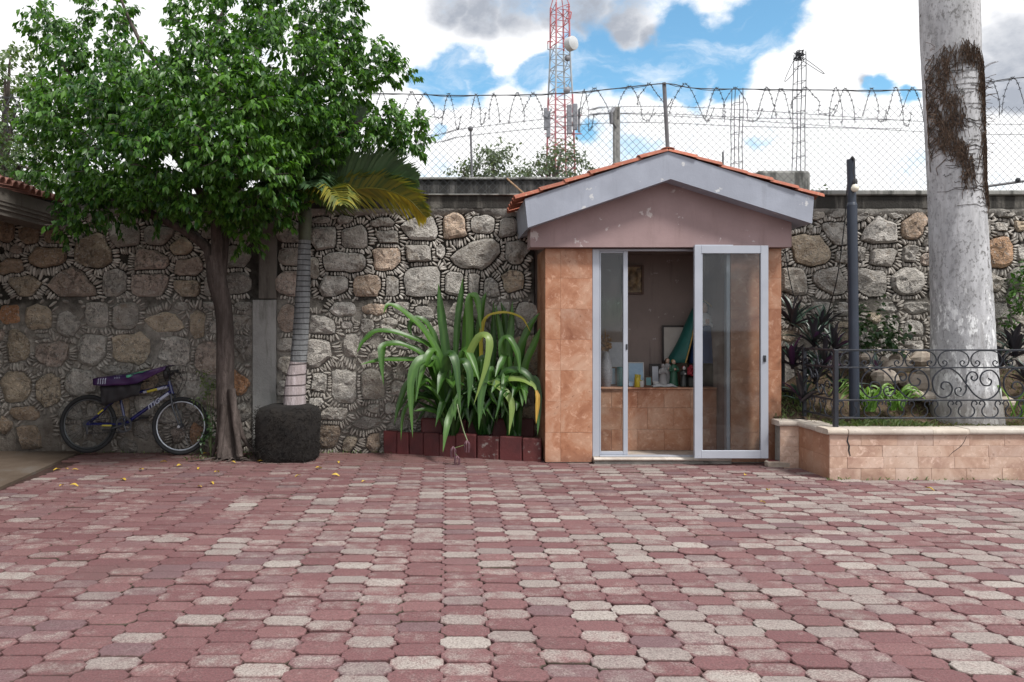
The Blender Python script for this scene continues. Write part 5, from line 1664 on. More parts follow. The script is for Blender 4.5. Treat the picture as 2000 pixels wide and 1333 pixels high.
tag(m.build('hanging_cable', M['cable']), 'black cable sagging from the shrine to the lamp pole', 'cable')

# broken paver chunk by the door
m = MB(); rb = random.Random(6)
c_ = P(1525, 0, 8.02); c_.z = 0
out = [(-.15, -.05), (-.05, -.075), (.06, -.07), (.15, -.04), (.155, .03), (.05, .06), (-.08, .065), (-.16, .02)]
vs = [(c_.x + x * 1.0, c_.y + y, .003) for x, y in out] + [(c_.x + x * 1.02, c_.y + y * 1.02, .045 + rb.uniform(-.006, .006)) for x, y in out] + [(c_.x + x * .92, c_.y + y * .9, .062 + rb.uniform(-.008, .006)) for x, y in out]
n = 8; m.add(vs, [(q * n + i, q * n + (i + 1) % n, (q + 1) * n + (i + 1) % n, (q + 1) * n + i) for q in range(2) for i in range(n)] + [tuple(range(2 * n, 3 * n))])
ch = m.build('broken_brick', [M['rock'], M['redbrick']]); 
ch.data.polygons[len(ch.data.polygons) - 1].material_index = 1
tag(ch, 'broken piece of red-topped concrete lying between shrine and planter', 'brick')

# ================================================================ brick-edged bed with lilies
bed = thing('brick_bed', 'bed edged with upright red painted bricks left of the shrine', 'flower bed', (XA(900, 8.6), 8.6, 0))
bx = [520 + x / 3.7037 for x in (845, 945, 1030, 1135, 1248, 1372, 1522, 1682, 1850, 1990)]
rb = random.Random(12)
p0, p1 = Vector((XA(748, 8.86), 8.86, 0)), Vector((XA(1057, 8.27), 8.27, 0))
dirv = (p1 - p0).normalized(); nrm = Vector((dirv.y, -dirv.x, 0)) * -1
def along(px): # parameter on the line p0-p1 that projects to px
    k = (px - PX) / F
    return (k * p0.y - p0.x) / (dirv.x - k * dirv.y)
for i in range(9):
    a, b_ = along(bx[i]) + .004, along(bx[i + 1]) - .004 - (.006 if i > 4 else 0)
    hz = .255 + rb.uniform(-.008, .012)
    Mx = Matrix.Translation(p0) @ Matrix(((dirv.x, -dirv.y, 0, 0), (dirv.y, dirv.x, 0, 0), (0, 0, 1, 0), (0, 0, 0, 1))) @ Matrix.Translation((0, rb.uniform(-.012, .012), 0)) @ Matrix.Rotation(rb.uniform(-.03, .05), 4, 'X')
    m = MB(); m.bbox(a - .002, b_ + .002, 0, .075, -.02, hz, .009, Mx); m.build('brick', M['wornbrick' if i in (6, 8) else 'redbrick'], bed)
for i in range(5):
    m = MB(); x0 = 1.02 - (5 - i) * .262
    m.bbox(x0, x0 + .25, 8.80 + rb.uniform(-.01, .01), 8.87, -.02, .40 + rb.uniform(-.01, .01), .014); m.build('brick', M['redbrick'], bed)
m = MB(); m.add([(p0.x + .02, p0.y + .05, .19), (p1.x, p1.y + .05, .19), (1.03, 8.9, .2), (p0.x + .02, 8.9, .2)], [(0, 1, 2, 3)]); m.build('soil', M['soil'], bed)


def strap(m, pts, width, tip=.12, fold=.22, tone=.5, base=.55, n=5, roll=0.0, facing=None):
    """a strap leaf along pts: V-folded blade, widest at a third, pointed tip"""
    c = cr(pts, n); k = len(c); vs = []; tn = []
    for i, p in enumerate(c):
        u = i / (k - 1)
        T = (c[min(i + 1, k - 1)] - c[max(i - 1, 0)]).normalized()
        ref = facing if facing is not None else Vector((0, -.55, .83))
        side = T.cross(ref)
        if side.length < .08: side = T.cross(Vector((1, .2, .1)))
        side = side.normalized(); up = side.cross(T).normalized()
        w = width * (base + (1 - base) * min(1, u / .35)) if u < .35 else width * (1 if u < .6 else max(.02, 1 - ((u - .6) / .4) ** 1.7))
        a = roll * u
        s2 = side * cos(a) + up * sin(a); u2 = up * cos(a) - side * sin(a)
        wob = 1 + .05 * sin(i * 1.9 + tone * 40)
        for q_, fo in ((-.5, 1.0), (-.26, .42), (0, 0), (.26, .42), (.5, 1.0)):
            vs.append(p + s2 * w * q_ * wob + u2 * w * fold * fo * (1 + .25 * sin(i * 1.3 + q_ * 5 + tone * 20)))
            tn.append(min(1, max(.001, tone + (.30 if q_ == 0 else 0) + (.10 * sin(i * 2.3 + q_ * 17 + tone * 50)) + (.25 * (u - .85) / .15 if u > .85 else 0) - (.3 * (1 - u / .25) if u < .25 else 0))))
    fs = []
    for i in range(k - 1):
        b3 = i * 5; fs += [(b3 + q_, b3 + q_ + 1, b3 + q_ + 6, b3 + q_ + 5) for q_ in range(4)]
    m.add(vs, fs); m.t[-len(vs):] = tn


def lily_leaf(parent, pts, width, mat='lily', tone=None, name='leaf', fac=None):
    if fac is not None: width *= .92
    m = MB(); strap(m, pts, width, tone=tone if tone is not None else rb.uniform(.15, .9), fold=.2 if fac is None else .09, facing=fac)
    return m.build(name, M[mat], parent, True, 180)


lilyA = thing('spider_lily', 'largest lily clump with broad arching leaves, centre of the brick bed', 'lily', P(880, 835, 8.62), 'lilies in the brick bed')
lilyB = thing('spider_lily', 'lily with upright leaves and one browned tip, against the shrine pillar', 'lily', P(1005, 835, 8.58), 'lilies in the brick bed')
lilyC = thing('spider_lily', 'darker lily at the back of the brick bed with a yellow bent leaf', 'lily', P(950, 825, 8.74), 'lilies in the brick bed')
def path(pp, d0, d1):
    n = len(pp); return [P(x, y, d0 + (d1 - d0) * i / (n - 1)) for i, (x, y) in enumerate(pp)]
FRONT = Vector((.15, -.8, .6)).normalized()
for pp, w, d0, d1 in [
    ([(876, 790), (872, 702), (862, 620), (856, 553)], .10, 8.62, 8.66), ([(884, 800), (893, 640), (899, 590), (904, 543)], .075, 8.64, 8.7),
    ([(878, 800), (866, 715), (830, 650), (790, 612), (760, 596), (749, 612)], .09, 8.62, 8.45), ([(872, 800), (850, 690), (788, 656), (739, 648), (710, 668), (697, 690)], .085, 8.6, 8.4),
    ([(870, 805), (833, 705), (790, 676), (752, 676), (745, 700), (749, 752)], .10, 8.58, 8.35), ([(868, 805), (844, 715), (781, 704), (735, 706), (704, 713)], .08, 8.57, 8.4),
    ([(872, 808), (850, 715), (820, 704), (802, 750), (806, 855)], .11, 8.55, 8.2), ([(874, 805), (851, 702), (823, 722), (812, 786)], .09, 8.54, 8.28),
    ([(880, 810), (870, 730), (878, 692), (891, 715), (900, 812)], .11, 8.5, 8.2), ([(886, 812), (900, 770), (880, 810), (872, 838), (865, 884)], .085, 8.5, 8.16),
    ([(884, 800), (915, 690), (917, 585), (932, 590), (940, 650)], .085, 8.62, 8.5), ([(882, 800), (905, 700), (912, 610), (926, 575), (938, 585)], .07, 8.66, 8.6),
    ([(888, 805), (908, 715), (934, 660), (955, 662), (950, 712), (925, 792)], .092, 8.5, 8.24), ([(878, 800), (858, 690), (838, 640), (815, 622), (800, 640), (806, 660)], .08, 8.68, 8.55),
    ([(872, 808), (835, 742), (800, 745), (780, 790), (770, 830)], .07, 8.6, 8.45), ([(870, 812), (826, 778), (800, 790), (787, 812), (783, 860)], .05, 8.62, 8.5),
    ([(876, 808), (842, 760), (815, 756), (805, 800)], .06, 8.5, 8.4), ([(886, 806), (892, 735), (906, 706), (918, 735), (914, 800)], .10, 8.45, 8.25), ([(890, 806), (930, 720), (948, 704), (940, 770), (935, 840)], .11, 8.5, 8.22)]:
    lily_leaf(lilyA, path(pp, d0, d1), w, 'lily_pale' if w == .092 else 'lily', None, 'leaf', FRONT if d1 < 8.3 else None)
for pp, w, d0, d1, mat in [
    ([(1000, 805), (994, 700), (998, 640), (1001, 588)], .085, 8.6, 8.66, 'lily'), ([(1006, 805), (1012, 700), (1035, 640), (1055, 610)], .09, 8.6, 8.55, 'lily'), ([(1008, 805), (1025, 720), (1045, 670), (1056, 640)], .085, 8.56, 8.5, 'lily'),
    ([(998, 810), (960, 752), (975, 755), (999, 788), (994, 850)], .10, 8.5, 8.2, 'lily_pale'), ([(1002, 808), (980, 735), (1018, 724), (1048, 758), (1052, 800), (1050, 850)], .09, 8.5, 8.22, 'lily'),
    ([(1000, 808), (985, 748), (1015, 741), (1040, 752), (1048, 765)], .075, 8.48, 8.25, 'lily_pale'), ([(1000, 805), (985, 700), (975, 640), (968, 595)], .075, 8.64, 8.7, 'lily'), ([(996, 806), (960, 720), (955, 760), (975, 800)], .07, 8.52, 8.35, 'lily'),
    ([(1006, 806), (1018, 690), (1030, 650)], .08, 8.66, 8.7, 'lily'), ([(1010, 806), (1040, 740), (1052, 760), (1054, 800)], .06, 8.5, 8.35, 'lily'), ([(1000, 806), (980, 690), (990, 660), (1010, 690), (1016, 730)], .085, 8.5, 8.35, 'lily')]:
    lily_leaf(lilyB, path(pp, d0, d1), w, mat, None, 'leaf', FRONT if d1 < 8.3 else None)
m = MB(); strap(m, path([(1047, 763), (1050, 780), (1047, 828)], 8.25, 8.2), .05, tone=.2, facing=FRONT); tag(m.build('leaf', M['dead'], lilyB, True, 180), label='browned hanging leaf tip')
for pp, w, d0, d1, mat in [
    ([(952, 800), (940, 700), (945, 630), (975, 612), (1016, 620), (1037, 650)], .05, 8.72, 8.5, 'yleaf'), ([(950, 800), (962, 700), (964, 588)], .08, 8.74, 8.78, 'lily'), ([(950, 800), (930, 700), (942, 600), (950, 570)], .07, 8.76, 8.8, 'lily'),
    ([(948, 800), (925, 700), (918, 620), (905, 590)], .08, 8.78, 8.8, 'lily'), ([(954, 800), (990, 720), (1020, 690)], .08, 8.72, 8.6, 'lily'), ([(956, 800), (985, 700), (985, 620), (978, 590)], .075, 8.76, 8.8, 'lily'), ([(946, 800), (905, 740), (880, 760)], .08, 8.7, 8.55, 'lily')]:
    lily_leaf(lilyC, path(pp, d0, d1), w, mat)
for par, cx, n, dd in ((lilyA, 880, 34, 8.62), (lilyB, 1003, 24, 8.58), (lilyC, 945, 26, 8.72)):
    for k in range(n):
        a = rb.uniform(-pi, pi); L = rb.uniform(.40, .85); b0 = P(cx + rb.uniform(-12, 12), 822, dd + rb.uniform(-.04, .04)); b0.z = .24
        hx, hy = cos(a), min(.35, sin(a) * .9)
        if b0.x + hx * L > 1.0: hx = abs(hx) * -.3
        pts = [b0, b0 + Vector((hx * L * .25, hy * L * .2, L * .55)), b0 + Vector((hx * L * .62, hy * L * .45, L * .72)), b0 + Vector((hx * L, hy * L * .6, L * rb.uniform(.15, .95)))]
        if max(p.y for p in pts) > 8.86: pts = [Vector((p.x, min(p.y, 8.86), p.z)) for p in pts]
        lily_leaf(par, pts, rb.uniform(.05, .085), 'lily', rb.uniform(0, .4))
for par, cx, n in ((lilyA, 876, 9), (lilyB, 1002, 7)):       # more blades that arch forward over the bricks
    for k in range(n):
        x0 = cx + rb.uniform(-14, 14); dx = rb.uniform(-75, 70) if par is lilyA else rb.uniform(-50, 38); up = rb.uniform(60, 130)
        pts = [P(x0, 815, 8.58), P(x0 + dx * .45, 815 - up, 8.5), P(x0 + dx * .8, 815 - up * .9, 8.38), P(min(1050, x0 + dx * 1.1), 815 - up * rb.uniform(.25, 1.05), 8.28)]
        lily_leaf(par, pts, rb.uniform(.075, .10), 'lily', rb.uniform(.2, .95))
m = MB(); m.tube(cr(path([(893, 790), (896, 806), (905, 840), (913, 862)], 8.22, 8.1), 6), .007, 6); m.build('flower_stalk', M['stalk'], lilyA, True)
for (fx, fy, n) in ((912, 868, 7), (885, 880, 6), (893, 898, 6)):
    m = MB()
    for k in range(n):
        a = k / n * 6.28
        m.tube(cr([P(fx, fy - 7, 8.1), P(fx + 5 * cos(a), fy, 8.1 + .03 * sin(a)), P(fx + 4 * cos(a), fy + 16, 8.1 + .02 * sin(a))], 4), .008, 5, True, .004)
    m.build('wilted_flower', M['flower'], lilyA)
m = MB(); m.tube(cr(path([(912, 868), (899, 872), (886, 876)], 8.1, 8.1), 4), .004, 5); m.tube(cr(path([(888, 884), (892, 890), (893, 894)], 8.1, 8.1), 4), .004, 5); m.build('flower_stalk', M['stalk'], lilyA)


# ================================================================ broadleaf foliage
def leaves(shoots, rng, leaf_len, leaf_w, per, spacing, droop, tone_fn, twist=.9, down=.75):
    """shoots: list of (start, direction, length). Leaves alternate along each drooping shoot.
    Returns V, T, tone and the shoot polylines."""
    V, T, TN, twigs = [], [], [], []
    for (s0, d0, L) in shoots:
        p = np.array(s0, float); d = np.array(d0, float); d /= np.linalg.norm(d) + 1e-9
        n = max(2, int(L / spacing)); tw = [tuple(p)]
        base_t = tone_fn(p)
        for i in range(n):
            d = d + np.array([0, 0, -droop * spacing / .02 * .02]) + rng.normal(0, .05, 3)
            d /= np.linalg.norm(d); p = p + d * spacing
            tw.append(tuple(p))
            for q in range(per):
                out = rng.normal(0, 1, 3); out -= d * out.dot(d); out /= np.linalg.norm(out) + 1e-9
                ld = out * twist + d * .55 + np.array([0, 0, -down]) * rng.uniform(.5, 1.25); ld /= np.linalg.norm(ld)
                w = np.cross(ld, rng.normal(0, .35, 3) + np.array([0, 0, 1.0])); nw = np.linalg.norm(w)
                if nw < .1: w = np.array([1.0, 0, 0]); nw = 1
                w /= nw; nn = np.cross(w, ld)
                l = leaf_len * rng.uniform(.6, 1.15); ww = leaf_w * rng.uniform(.75, 1.15) / 2
                b = len(V) if False else None
                a0 = p + ld * .012
                V.append((a0, a0 + ld * l * .42 + w * ww + nn * ww * .30, a0 + ld * l * .95 - nn * l * .10, a0 + ld * l * .42 - w * ww + nn * ww * .30, a0 + ld * l * .48 - nn * l * .02))
                TN.append(min(1, max(0, base_t + rng.normal(0, .24))))
        twigs.append(tw)
    k = len(V)
    VV = np.array(V).reshape(-1, 3)
    q = np.array([(0, 1, 4), (1, 2, 4), (0, 4, 3), (4, 2, 3)])
    TT = (np.arange(k)[:, None, None] * 5 + q[None]).reshape(-1, 3)
    return VV, TT, np.repeat(np.array(TN), 5), twigs


# ---------------------------------------------------------------- the big ficus
FDp = 8.5
tree = thing('ficus_tree', 'large dark green ficus tree beside the parked bicycle', 'tree', P(443, 892, FDp))
tp_ = cr([P(447, 892, FDp), P(444, 840, FDp), P(440, 760, FDp), (P(440, 660, FDp)), P(436, 600, FDp), P(424, 548, FDp - .02), P(418, 500, FDp - .03)], 6)
rad = [.145, .135, .125, .118, .112, .11, .108, .106, .104, .103, .102, .10, .10, .10, .10, .10, .098, .098, .098, .098, .097, .096, .096, .097, .098, .10, .102, .104, .106, .108, .108, .108, .106, .104, .10, .10, .10]
m = MB(); m.tube(tp_, rad[:len(tp_)], 12); 
m.build('trunk', M['ficus_bark'], tree, True, 80)
rf = random.Random(17)
for (pts, r0, r1) in [
    ([P(425, 565, FDp), P(412, 505, FDp - .03), P(400, 480, FDp - .05), P(355, 448, FDp - .1), P(300, 420, FDp - .2), P(230, 370, FDp - .3)], .075, .03), ([P(424, 560, FDp), P(424, 480, FDp - .08), P(420, 420, FDp - .15), P(410, 330, FDp - .2), P(390, 200, FDp - .2)], .08, .03),
    ([P(428, 560, FDp), P(436, 480, FDp + .03), P(444, 420, FDp + .05), P(480, 330, FDp + .1), P(540, 230, FDp + .1), P(600, 130, FDp)], .075, .025), ([P(440, 430, FDp + .05), P(500, 370, FDp - .1), P(600, 300, FDp - .2), P(700, 240, FDp - .2), P(780, 235, FDp - .2)], .05, .012),
    ([P(420, 420, FDp - .15), P(360, 330, FDp - .6), P(300, 250, FDp - 1.0)], .05, .018), ([P(400, 480, FDp - .05), P(330, 400, FDp + .1), P(200, 250, FDp + .1), P(120, 120, FDp)], .05, .015), ([P(410, 330, FDp - .2), P(470, 230, FDp - .8), P(520, 150, FDp - 1.2)], .045, .015),
    ([P(540, 230, FDp + .1), P(640, 130, FDp + .1), P(740, 120, FDp)], .03, .012), ([P(390, 200, FDp - .2), P(420, 60, FDp - .1), P(480, -60, FDp)], .035, .012), ([P(390, 210, FDp - .2), P(280, 90, FDp - .2), P(220, -40, FDp - .1)], .032, .012)]:
    m = MB(); m.tube(cr(pts, 6), r0, 8, True, r1); m.build('limb', M['ficus_bark'], tree, True, 80)
for (pts, r0) in [([P(438, 790, FDp - .10), P(432, 850, FDp - .12), P(428, 894, FDp - .14)], .04), ([P(452, 760, FDp - .09), P(462, 840, FDp - .13), P(470, 893, FDp - .22)], .045), ([P(460, 800, FDp), P(475, 855, FDp), P(505, 892, FDp + .03)], .035), ([P(430, 800, FDp), P(425, 850, FDp), P(415, 892, FDp + .05)], .03)]:
    m = MB(); m.tube(cr(pts, 6), r0, 7, True, r0 * .6); m.build('root', M['ficus_bark'], tree, True, 80)
for k in range(14):
    a = rf.uniform(-1.0, 1.0); L = rf.uniform(.2, .55); c_ = P(450, 0, FDp - .08); c_.z = 0
    pts = [c_ + Vector((0, 0, .035))]
    for i in range(1, 5):
        f = i / 4; pts.append(c_ + Vector((sin(a) * L * f + rf.uniform(-.03, .03), -abs(cos(a)) * L * .35 * f + rf.uniform(-.02, .02), .035 * (1 - f) + .004)))
    m = MB(); m.tube(cr(pts, 4), .014, 5, True, .005); m.build('surface_root', M['ficus_bark'], tree, True, 80)
# crown: clumps placed where the boughs carry them (photo px centre, depth, radii in px, depth radius in m)
CL = [(78, 45, 8.4, 30, 22, .3), (120, 80, 8.4, 60, 40, .4), (215, 20, 8.4, 38, 50, .4), (180, 130, 8.3, 85, 60, .6), (278, 128, 8.2, 60, 45, .6), (118, 190, 8.3, 50, 70, .5), (150, 230, 8.0, 90, 70, .7), (114, 290, 8.1, 52, 55, .5), (128, 345, 8.1, 58, 45, .5),
      (160, 400, 8.0, 40, 55, .3), (235, 330, 7.7, 80, 70, .6), (215, 395, 7.9, 60, 40, .5), (250, 210, 7.5, 90, 80, .7), (330, 300, 7.3, 90, 90, .6), (355, 200, 7.2, 80, 80, .6), (420, 130, 7.4, 75, 75, .6), (400, 40, 8.0, 60, 70, .6), (480, 30, 8.3, 90, 60, .7),
      (480, 190, 7.2, 75, 80, .6), (440, 290, 7.1, 85, 80, .6), (380, 380, 7.5, 90, 55, .5), (500, 330, 7.4, 80, 80, .6), (470, 400, 7.8, 70, 45, .5), (560, 110, 7.9, 90, 80, .7), (580, 30, 8.4, 90, 55, .6), (560, 220, 7.7, 85, 80, .7), (640, 160, 8.1, 80, 75, .6),
      (570, 330, 7.9, 60, 75, .5), (540, 400, 8.0, 45, 50, .4), (650, 60, 8.4, 55, 60, .5), (670, 20, 8.5, 32, 34, .3), (640, 250, 8.1, 65, 55, .5), (720, 120, 8.3, 62, 40, .4), (770, 140, 8.3, 26, 22, .25), (690, 160, 8.3, 50, 36, .4), (200, 360, 8.2, 60, 40, .3), (260, 375, 8.2, 60, 36, .3), (330, 385, 8.2, 60, 34, .3), (420, 410, 8.3, 60, 30, .3),
      (700, 258, 8.3, 60, 30, .4), (760, 245, 8.3, 50, 32, .35), (805, 245, 8.3, 22, 22, .2), (795, 276, 8.3, 34, 22, .3), (735, 276, 8.3, 40, 24, .3), (628, 292, 8.2, 40, 42, .4), (300, 400, 7.9, 50, 30, .4), (480, 455, 8.2, 24, 36, .25), (88, 215, 8.4, 25, 40, .3), (130, 440, 8.0, 10, 30, .15), (300, 220, 8.3, 130, 90, .5), (450, 250, 8.4, 140, 120, .4), (560, 300, 8.5, 60, 100, .3)]
sh_ = []
Rf = np.random.default_rng(4)
for (cx, cy, D, rx, ry, rd) in CL:
    s = D / F
    n = int(rx * ry / 54) + 10
    for k in range(n):
        v = Rf.normal(0, 1, 3); v /= np.linalg.norm(v)
        r = Rf.uniform(.45, 1.0) ** .6
        c = P(cx, cy, D)
        st_p = (c.x + v[0] * rx * s * r * .70, c.y + v[1] * rd * r, c.z + v[2] * ry * s * r * .74)
        if st_p[1] > 8.80 and st_p[2] < 3.05: continue
        d = np.array([v[0] * .8, v[1] * .8, v[2] * .5 + .35]) + Rf.normal(0, .25, 3)
        sh_.append((st_p, d, Rf.uniform(.09, .22)))
def ftone(p): return .40 + .26 * mnoise.noise((p[0] * 1.4, p[1] * 1.4, p[2] * 1.4))
V, T, TN, twigs = leaves(sh_, Rf, .094, .044, 2, .026, 1.3, ftone, .62, 1.15)
print('ficus leaves', len(V) // 5)
link('crown', raw_mesh('crown', V - np.array(tree.location), T, M['ficus'], TN), tree)
m = MB()
for tw_ in twigs[::2]: m.tube(tw_[::3] if len(tw_) > 5 else tw_, .0035, 3, False)
tag(m.build('twigs', M['ficus_bark'], tree), kind='stuff')


def leafy_tree(name, label, base, clumps, leaf, mat, trunk_r, seed, density=90, per=2, spacing=.04, droop=.6, shoot=(.15, .4), group=None):
    t = thing(name, label, 'tree', base, group)
    R = np.random.default_rng(seed); sh2 = []
    cen = Vector((0, 0, 0))
    for (cx, cy, D, rx, ry, rd) in clumps:
        s = D / F; n = int(rx * ry / density) + 4; c = P(cx, cy, D); cen += c
        for k in range(n):
            v = R.normal(0, 1, 3); v /= np.linalg.norm(v); r = R.uniform(.3, 1) ** .6
            sh2.append(((c.x + v[0] * rx * s * r * .85, c.y + v[1] * rd * r, c.z + v[2] * ry * s * r * .85), np.array([v[0], v[1], v[2] * .6 + .4]) + R.normal(0, .25, 3), R.uniform(*shoot)))
    cen /= len(clumps)
    V, T, TN, tw2 = leaves(sh2, R, leaf[0], leaf[1], per, spacing, droop, lambda p: .5 + .3 * mnoise.noise((p[0] * .8, p[1] * .8, p[2] * .8)))
    link('crown', raw_mesh('crown', V - np.array(t.location), T, mat, TN), t)
    m = MB(); b0 = Vector(base); top = cen + Vector((0, 0, .1))
    m.tube(cr([b0, b0.lerp(top, .4) + Vector((.05, 0, 0)), b0.lerp(top, .75), top], 5), trunk_r, 8, True, trunk_r * .4); m.build('trunk', M['ficus_bark'], t, True, 80)
    for (cx, cy, D, rx, ry, rd) in clumps:
        m = MB(); m.tube(cr([b0.lerp(top, .7), b0.lerp(top, .85).lerp(P(cx, cy, D), .5), P(cx, cy, D)], 4), trunk_r * .4, 5, True, trunk_r * .1); m.build('limb', M['ficus_bark'], t)
    return t


leafy_tree('shade_tree', 'yellow-green tree behind the chain link fence at the left edge', (XA(-40, 13), 13, -.05),
           [(10, 150, 13, 55, 55, .9), (-60, 190, 13, 70, 80, 1), (30, 220, 12.6, 50, 60, .8), (10, 290, 12.6, 65, 60, .9), (60, 330, 12.4, 60, 50, .7), (-50, 300, 13, 70, 70, 1), (20, 110, 13, 25, 22, .4), (100, 380, 12.4, 60, 40, .6), (0, 360, 12.5, 60, 40, .6)], (.13, .055), M['bgleaf'], .16, 3, 60, 2, .05, .8, (.2, .5))
leafy_tree('shade_tree', 'grey-green tree at the foot of the telecom tower', (XA(1085, 34), 34, -.05),
           [(1090, 322, 34, 40, 20, 1.2), (1045, 332, 34, 26, 14, .8), (1128, 318, 34, 18, 12, .7), (1097, 292, 34, 13, 9, .5), (1020, 345, 34, 14, 8, .5), (1070, 348, 33, 50, 10, 1.0), (1140, 340, 34, 14, 8, .5), (1066, 312, 34, 14, 8, .4)], (.22, .10), M['towerleaf'], .2, 5, 13, 2, .12, .5, (.3, .8))
leafy_tree('sapling', 'airy sapling showing above the rear parapet, taller one', (XA(964, 22), 22, -.05), [(966, 300, 22, 12, 20, .3), (958, 330, 22, 22, 18, .4), (978, 322, 22, 14, 16, .3), (945, 345, 22, 22, 10, .4)], (.17, .075), M['towerleaf'], .04, 6, 14, 2, .09, .4, (.3, .7), 'saplings beyond the wall')
leafy_tree('sapling', 'small wispy sapling showing above the rear parapet, left one', (XA(905, 22), 22, -.05), [(903, 330, 22, 10, 14, .25), (910, 342, 22, 16, 9, .3)], (.15, .065), M['towerleaf'], .03, 8, 14, 2, .09, .4, (.3, .6), 'saplings beyond the wall')
for k, (cx, D, w) in enumerate([(120, 40, 300), (600, 46, 260), (1500, 60, 200), (2150, 45, 260)]):
    leafy_tree('far_tree', ['rounded far tree hidden behind the ficus', 'far tree low behind the young palm', 'low far tree behind the concrete pier', 'low far tree beyond the right edge of the wall'][k], (XA(cx, D), D, -.05),
               [(cx + dx, 400 + abs(dx) * .12, D, w * .3, 30, 2) for dx in (-w * .4, 0, w * .4)], (.4, .2), M['towerleaf'], .2, 20 + k, 40, 2, .2, .4, (.5, 1.2), 'low trees far beyond the wall')

# ---------------------------------------------------------------- young palm in its root ball
YD = 8.5
yp = thing('young_palm', 'young palm with limewashed foot in a black root ball', 'palm', P(563, 893, YD))
m = MB(); bc = P(563, 0, YD); bc.z = 0; n = 26; vs = []
pr_b = [(.20, -.005), (.315, .0), (.33, .05), (.335, .2), (.345, .38), (.335, .50), (.30, .565), (.22, .595), (.10, .60), (.02, .60)]
for (r, z) in pr_b:
    for j in range(n):
        t_ = 2 * pi * j / n; sq = (abs(cos(t_)) ** 3.2 + abs(sin(t_)) ** 3.2) ** (-1 / 3.2)
        f = 1 + .05 * mnoise.noise((cos(t_) * 2, sin(t_) * 2, z * 5))
        vs.append(bc + Vector((r * sq * cos(t_) * f, r * sq * sin(t_) * f * .92, z)))
k = len(pr_b); m.add(vs, [(i * n + j, i * n + (j + 1) % n, (i + 1) * n + (j + 1) % n, (i + 1) * n + j) for i in range(k - 1) for j in range(n)] + [tuple((k - 1) * n + j for j in range(n))])
ball = m.build('root_ball', M['rootball'], yp, True, 180)
m = MB(); ry = random.Random(3)
for q in range(900):
    t_ = ry.uniform(pi, 2 * pi) if ry.random() < .8 else ry.uniform(0, pi); z = ry.uniform(.02, .58); sq = (abs(cos(t_)) ** 3.2 + abs(sin(t_)) ** 3.2) ** (-1 / 3.2); r = .335 * sq * (1 if z < .5 else 1 - (z - .5) * 1.6)
    p = bc + Vector((r * cos(t_), r * sin(t_) * .92, z)); d = Vector((ry.uniform(-1, 1), ry.uniform(-.5, .1), ry.uniform(-1, .6))).normalized() * ry.uniform(.03, .09)
    m.tube([p, p + d * .5 + Vector((cos(t_), sin(t_), 0)) * .012, p + d], .0022, 3, False)
tag(m.build('root_fibres', M['rootball'], ball), kind='stuff')
def trunk_piece(name, pts, rs, mat):
    m = MB(); c = cr(pts, 6); m.tube(c, [float(np.interp(i / (len(c) - 1), np.linspace(0, 1, len(rs)), rs)) for i in range(len(c))], 14); return m.build(name, mat, yp, True, 70)
trunk_piece('painted_foot', [P(575, 795, YD), P(577, 750, YD), P(583, 706, YD)], [.125, .115, .090], M['white_bark'])
trunk_piece('trunk', [P(583, 707, YD), P(588, 640, YD), P(592, 560, YD), P(595, 470, YD), P(595, 425, YD)], [.092, .088, .080, .066, .058], M['ring_bark'])
trunk_piece('leaf_sheath', [P(595, 470, YD - .0), P(596, 425, YD), P(598, 395, YD)], [.068, .075, .05], M['sheath'])


def frond(parent, pts, leaf_l, n, mat, hang=.35, seed=0, up=.5, tonef=None, skip=.12, roll=0.0):
    r = random.Random(seed); m = MB(); c = cr(pts, 14); k = len(c)
    m.mi = 0; m.tone = .3; m.tube(c, .016, 5, True, .003)
    for i in range(n):
        u = skip + (1 - skip) * i / (n - 1); f = u * (k - 1); a = min(int(f), k - 2); p = c[a].lerp(c[a + 1], f - a)
        Tn = (c[min(a + 2, k - 1)] - c[max(a - 1, 0)]).normalized()
        side = Tn.cross(Vector((0, 0, 1))); side = side.normalized() if side.length > .05 else Vector((1, 0, 0))
        upv = side.cross(Tn).normalized()
        side, upv = side * cos(roll) + upv * sin(roll), upv * cos(roll) - side * sin(roll)
        for s_ in (-1, 1):
            L = leaf_l * (sin(pi * min(1, (u * .86 + .14))) ** .6) * r.uniform(.85, 1.1)
            d = (side * s_ * .75 + Tn * (.55 + .35 * u) + upv * up * r.uniform(.5, 1.3)).normalized()
            e1 = p + d * L * .5; e2 = p + d * L - Vector((0, 0, hang * L * r.uniform(.4, 1.2)))
            w = .019
            wv = d.cross(upv); wv = wv.normalized() if wv.length > .1 else Tn
            tn = tonef(u, s_, r) if tonef else r.uniform(.1, .8)
            m.tone = tn
            m.add([p - wv * w * .5, p + wv * w * .5, e1 + wv * w, e1 - wv * w * .9, e2], [(0, 1, 2, 3), (3, 2, 4)])
    return m.build('frond', M[mat], parent)


Cp = P(598, 400, YD)
ylw = lambda u, s_, r: min(1, max(0, (u - .15) * 1.2 * (1 if s_ < 0 else .35) + r.uniform(-.25, .15)))
frond(yp, [Cp, P(640, 385, YD - .1), P(720, 368, YD - .2), P(790, 385, YD - .3), P(832, 425, YD - .35)], .36, 74, 'palmy', .30, 1, .25, ylw, .10, .95)
frond(yp, [Cp, P(630, 378, YD - .1), P(690, 352, YD - .2), P(750, 340, YD - .25), P(815, 352, YD - .3)], .46, 66, 'palm', .12, 2, .35, None, .1, .9)
frond(yp, [Cp, P(612, 360, YD), P(650, 320, YD), P(680, 260, YD + .05), P(708, 205, YD + .05)], .5, 50, 'palm', .05, 3, .3, None, .1, .8)
frond(yp, [Cp, P(590, 360, YD + .05), P(640, 300, YD + .15), P(690, 225, YD + .2)], .5, 46, 'palm', .1, 4, .4, None, .1, .8)
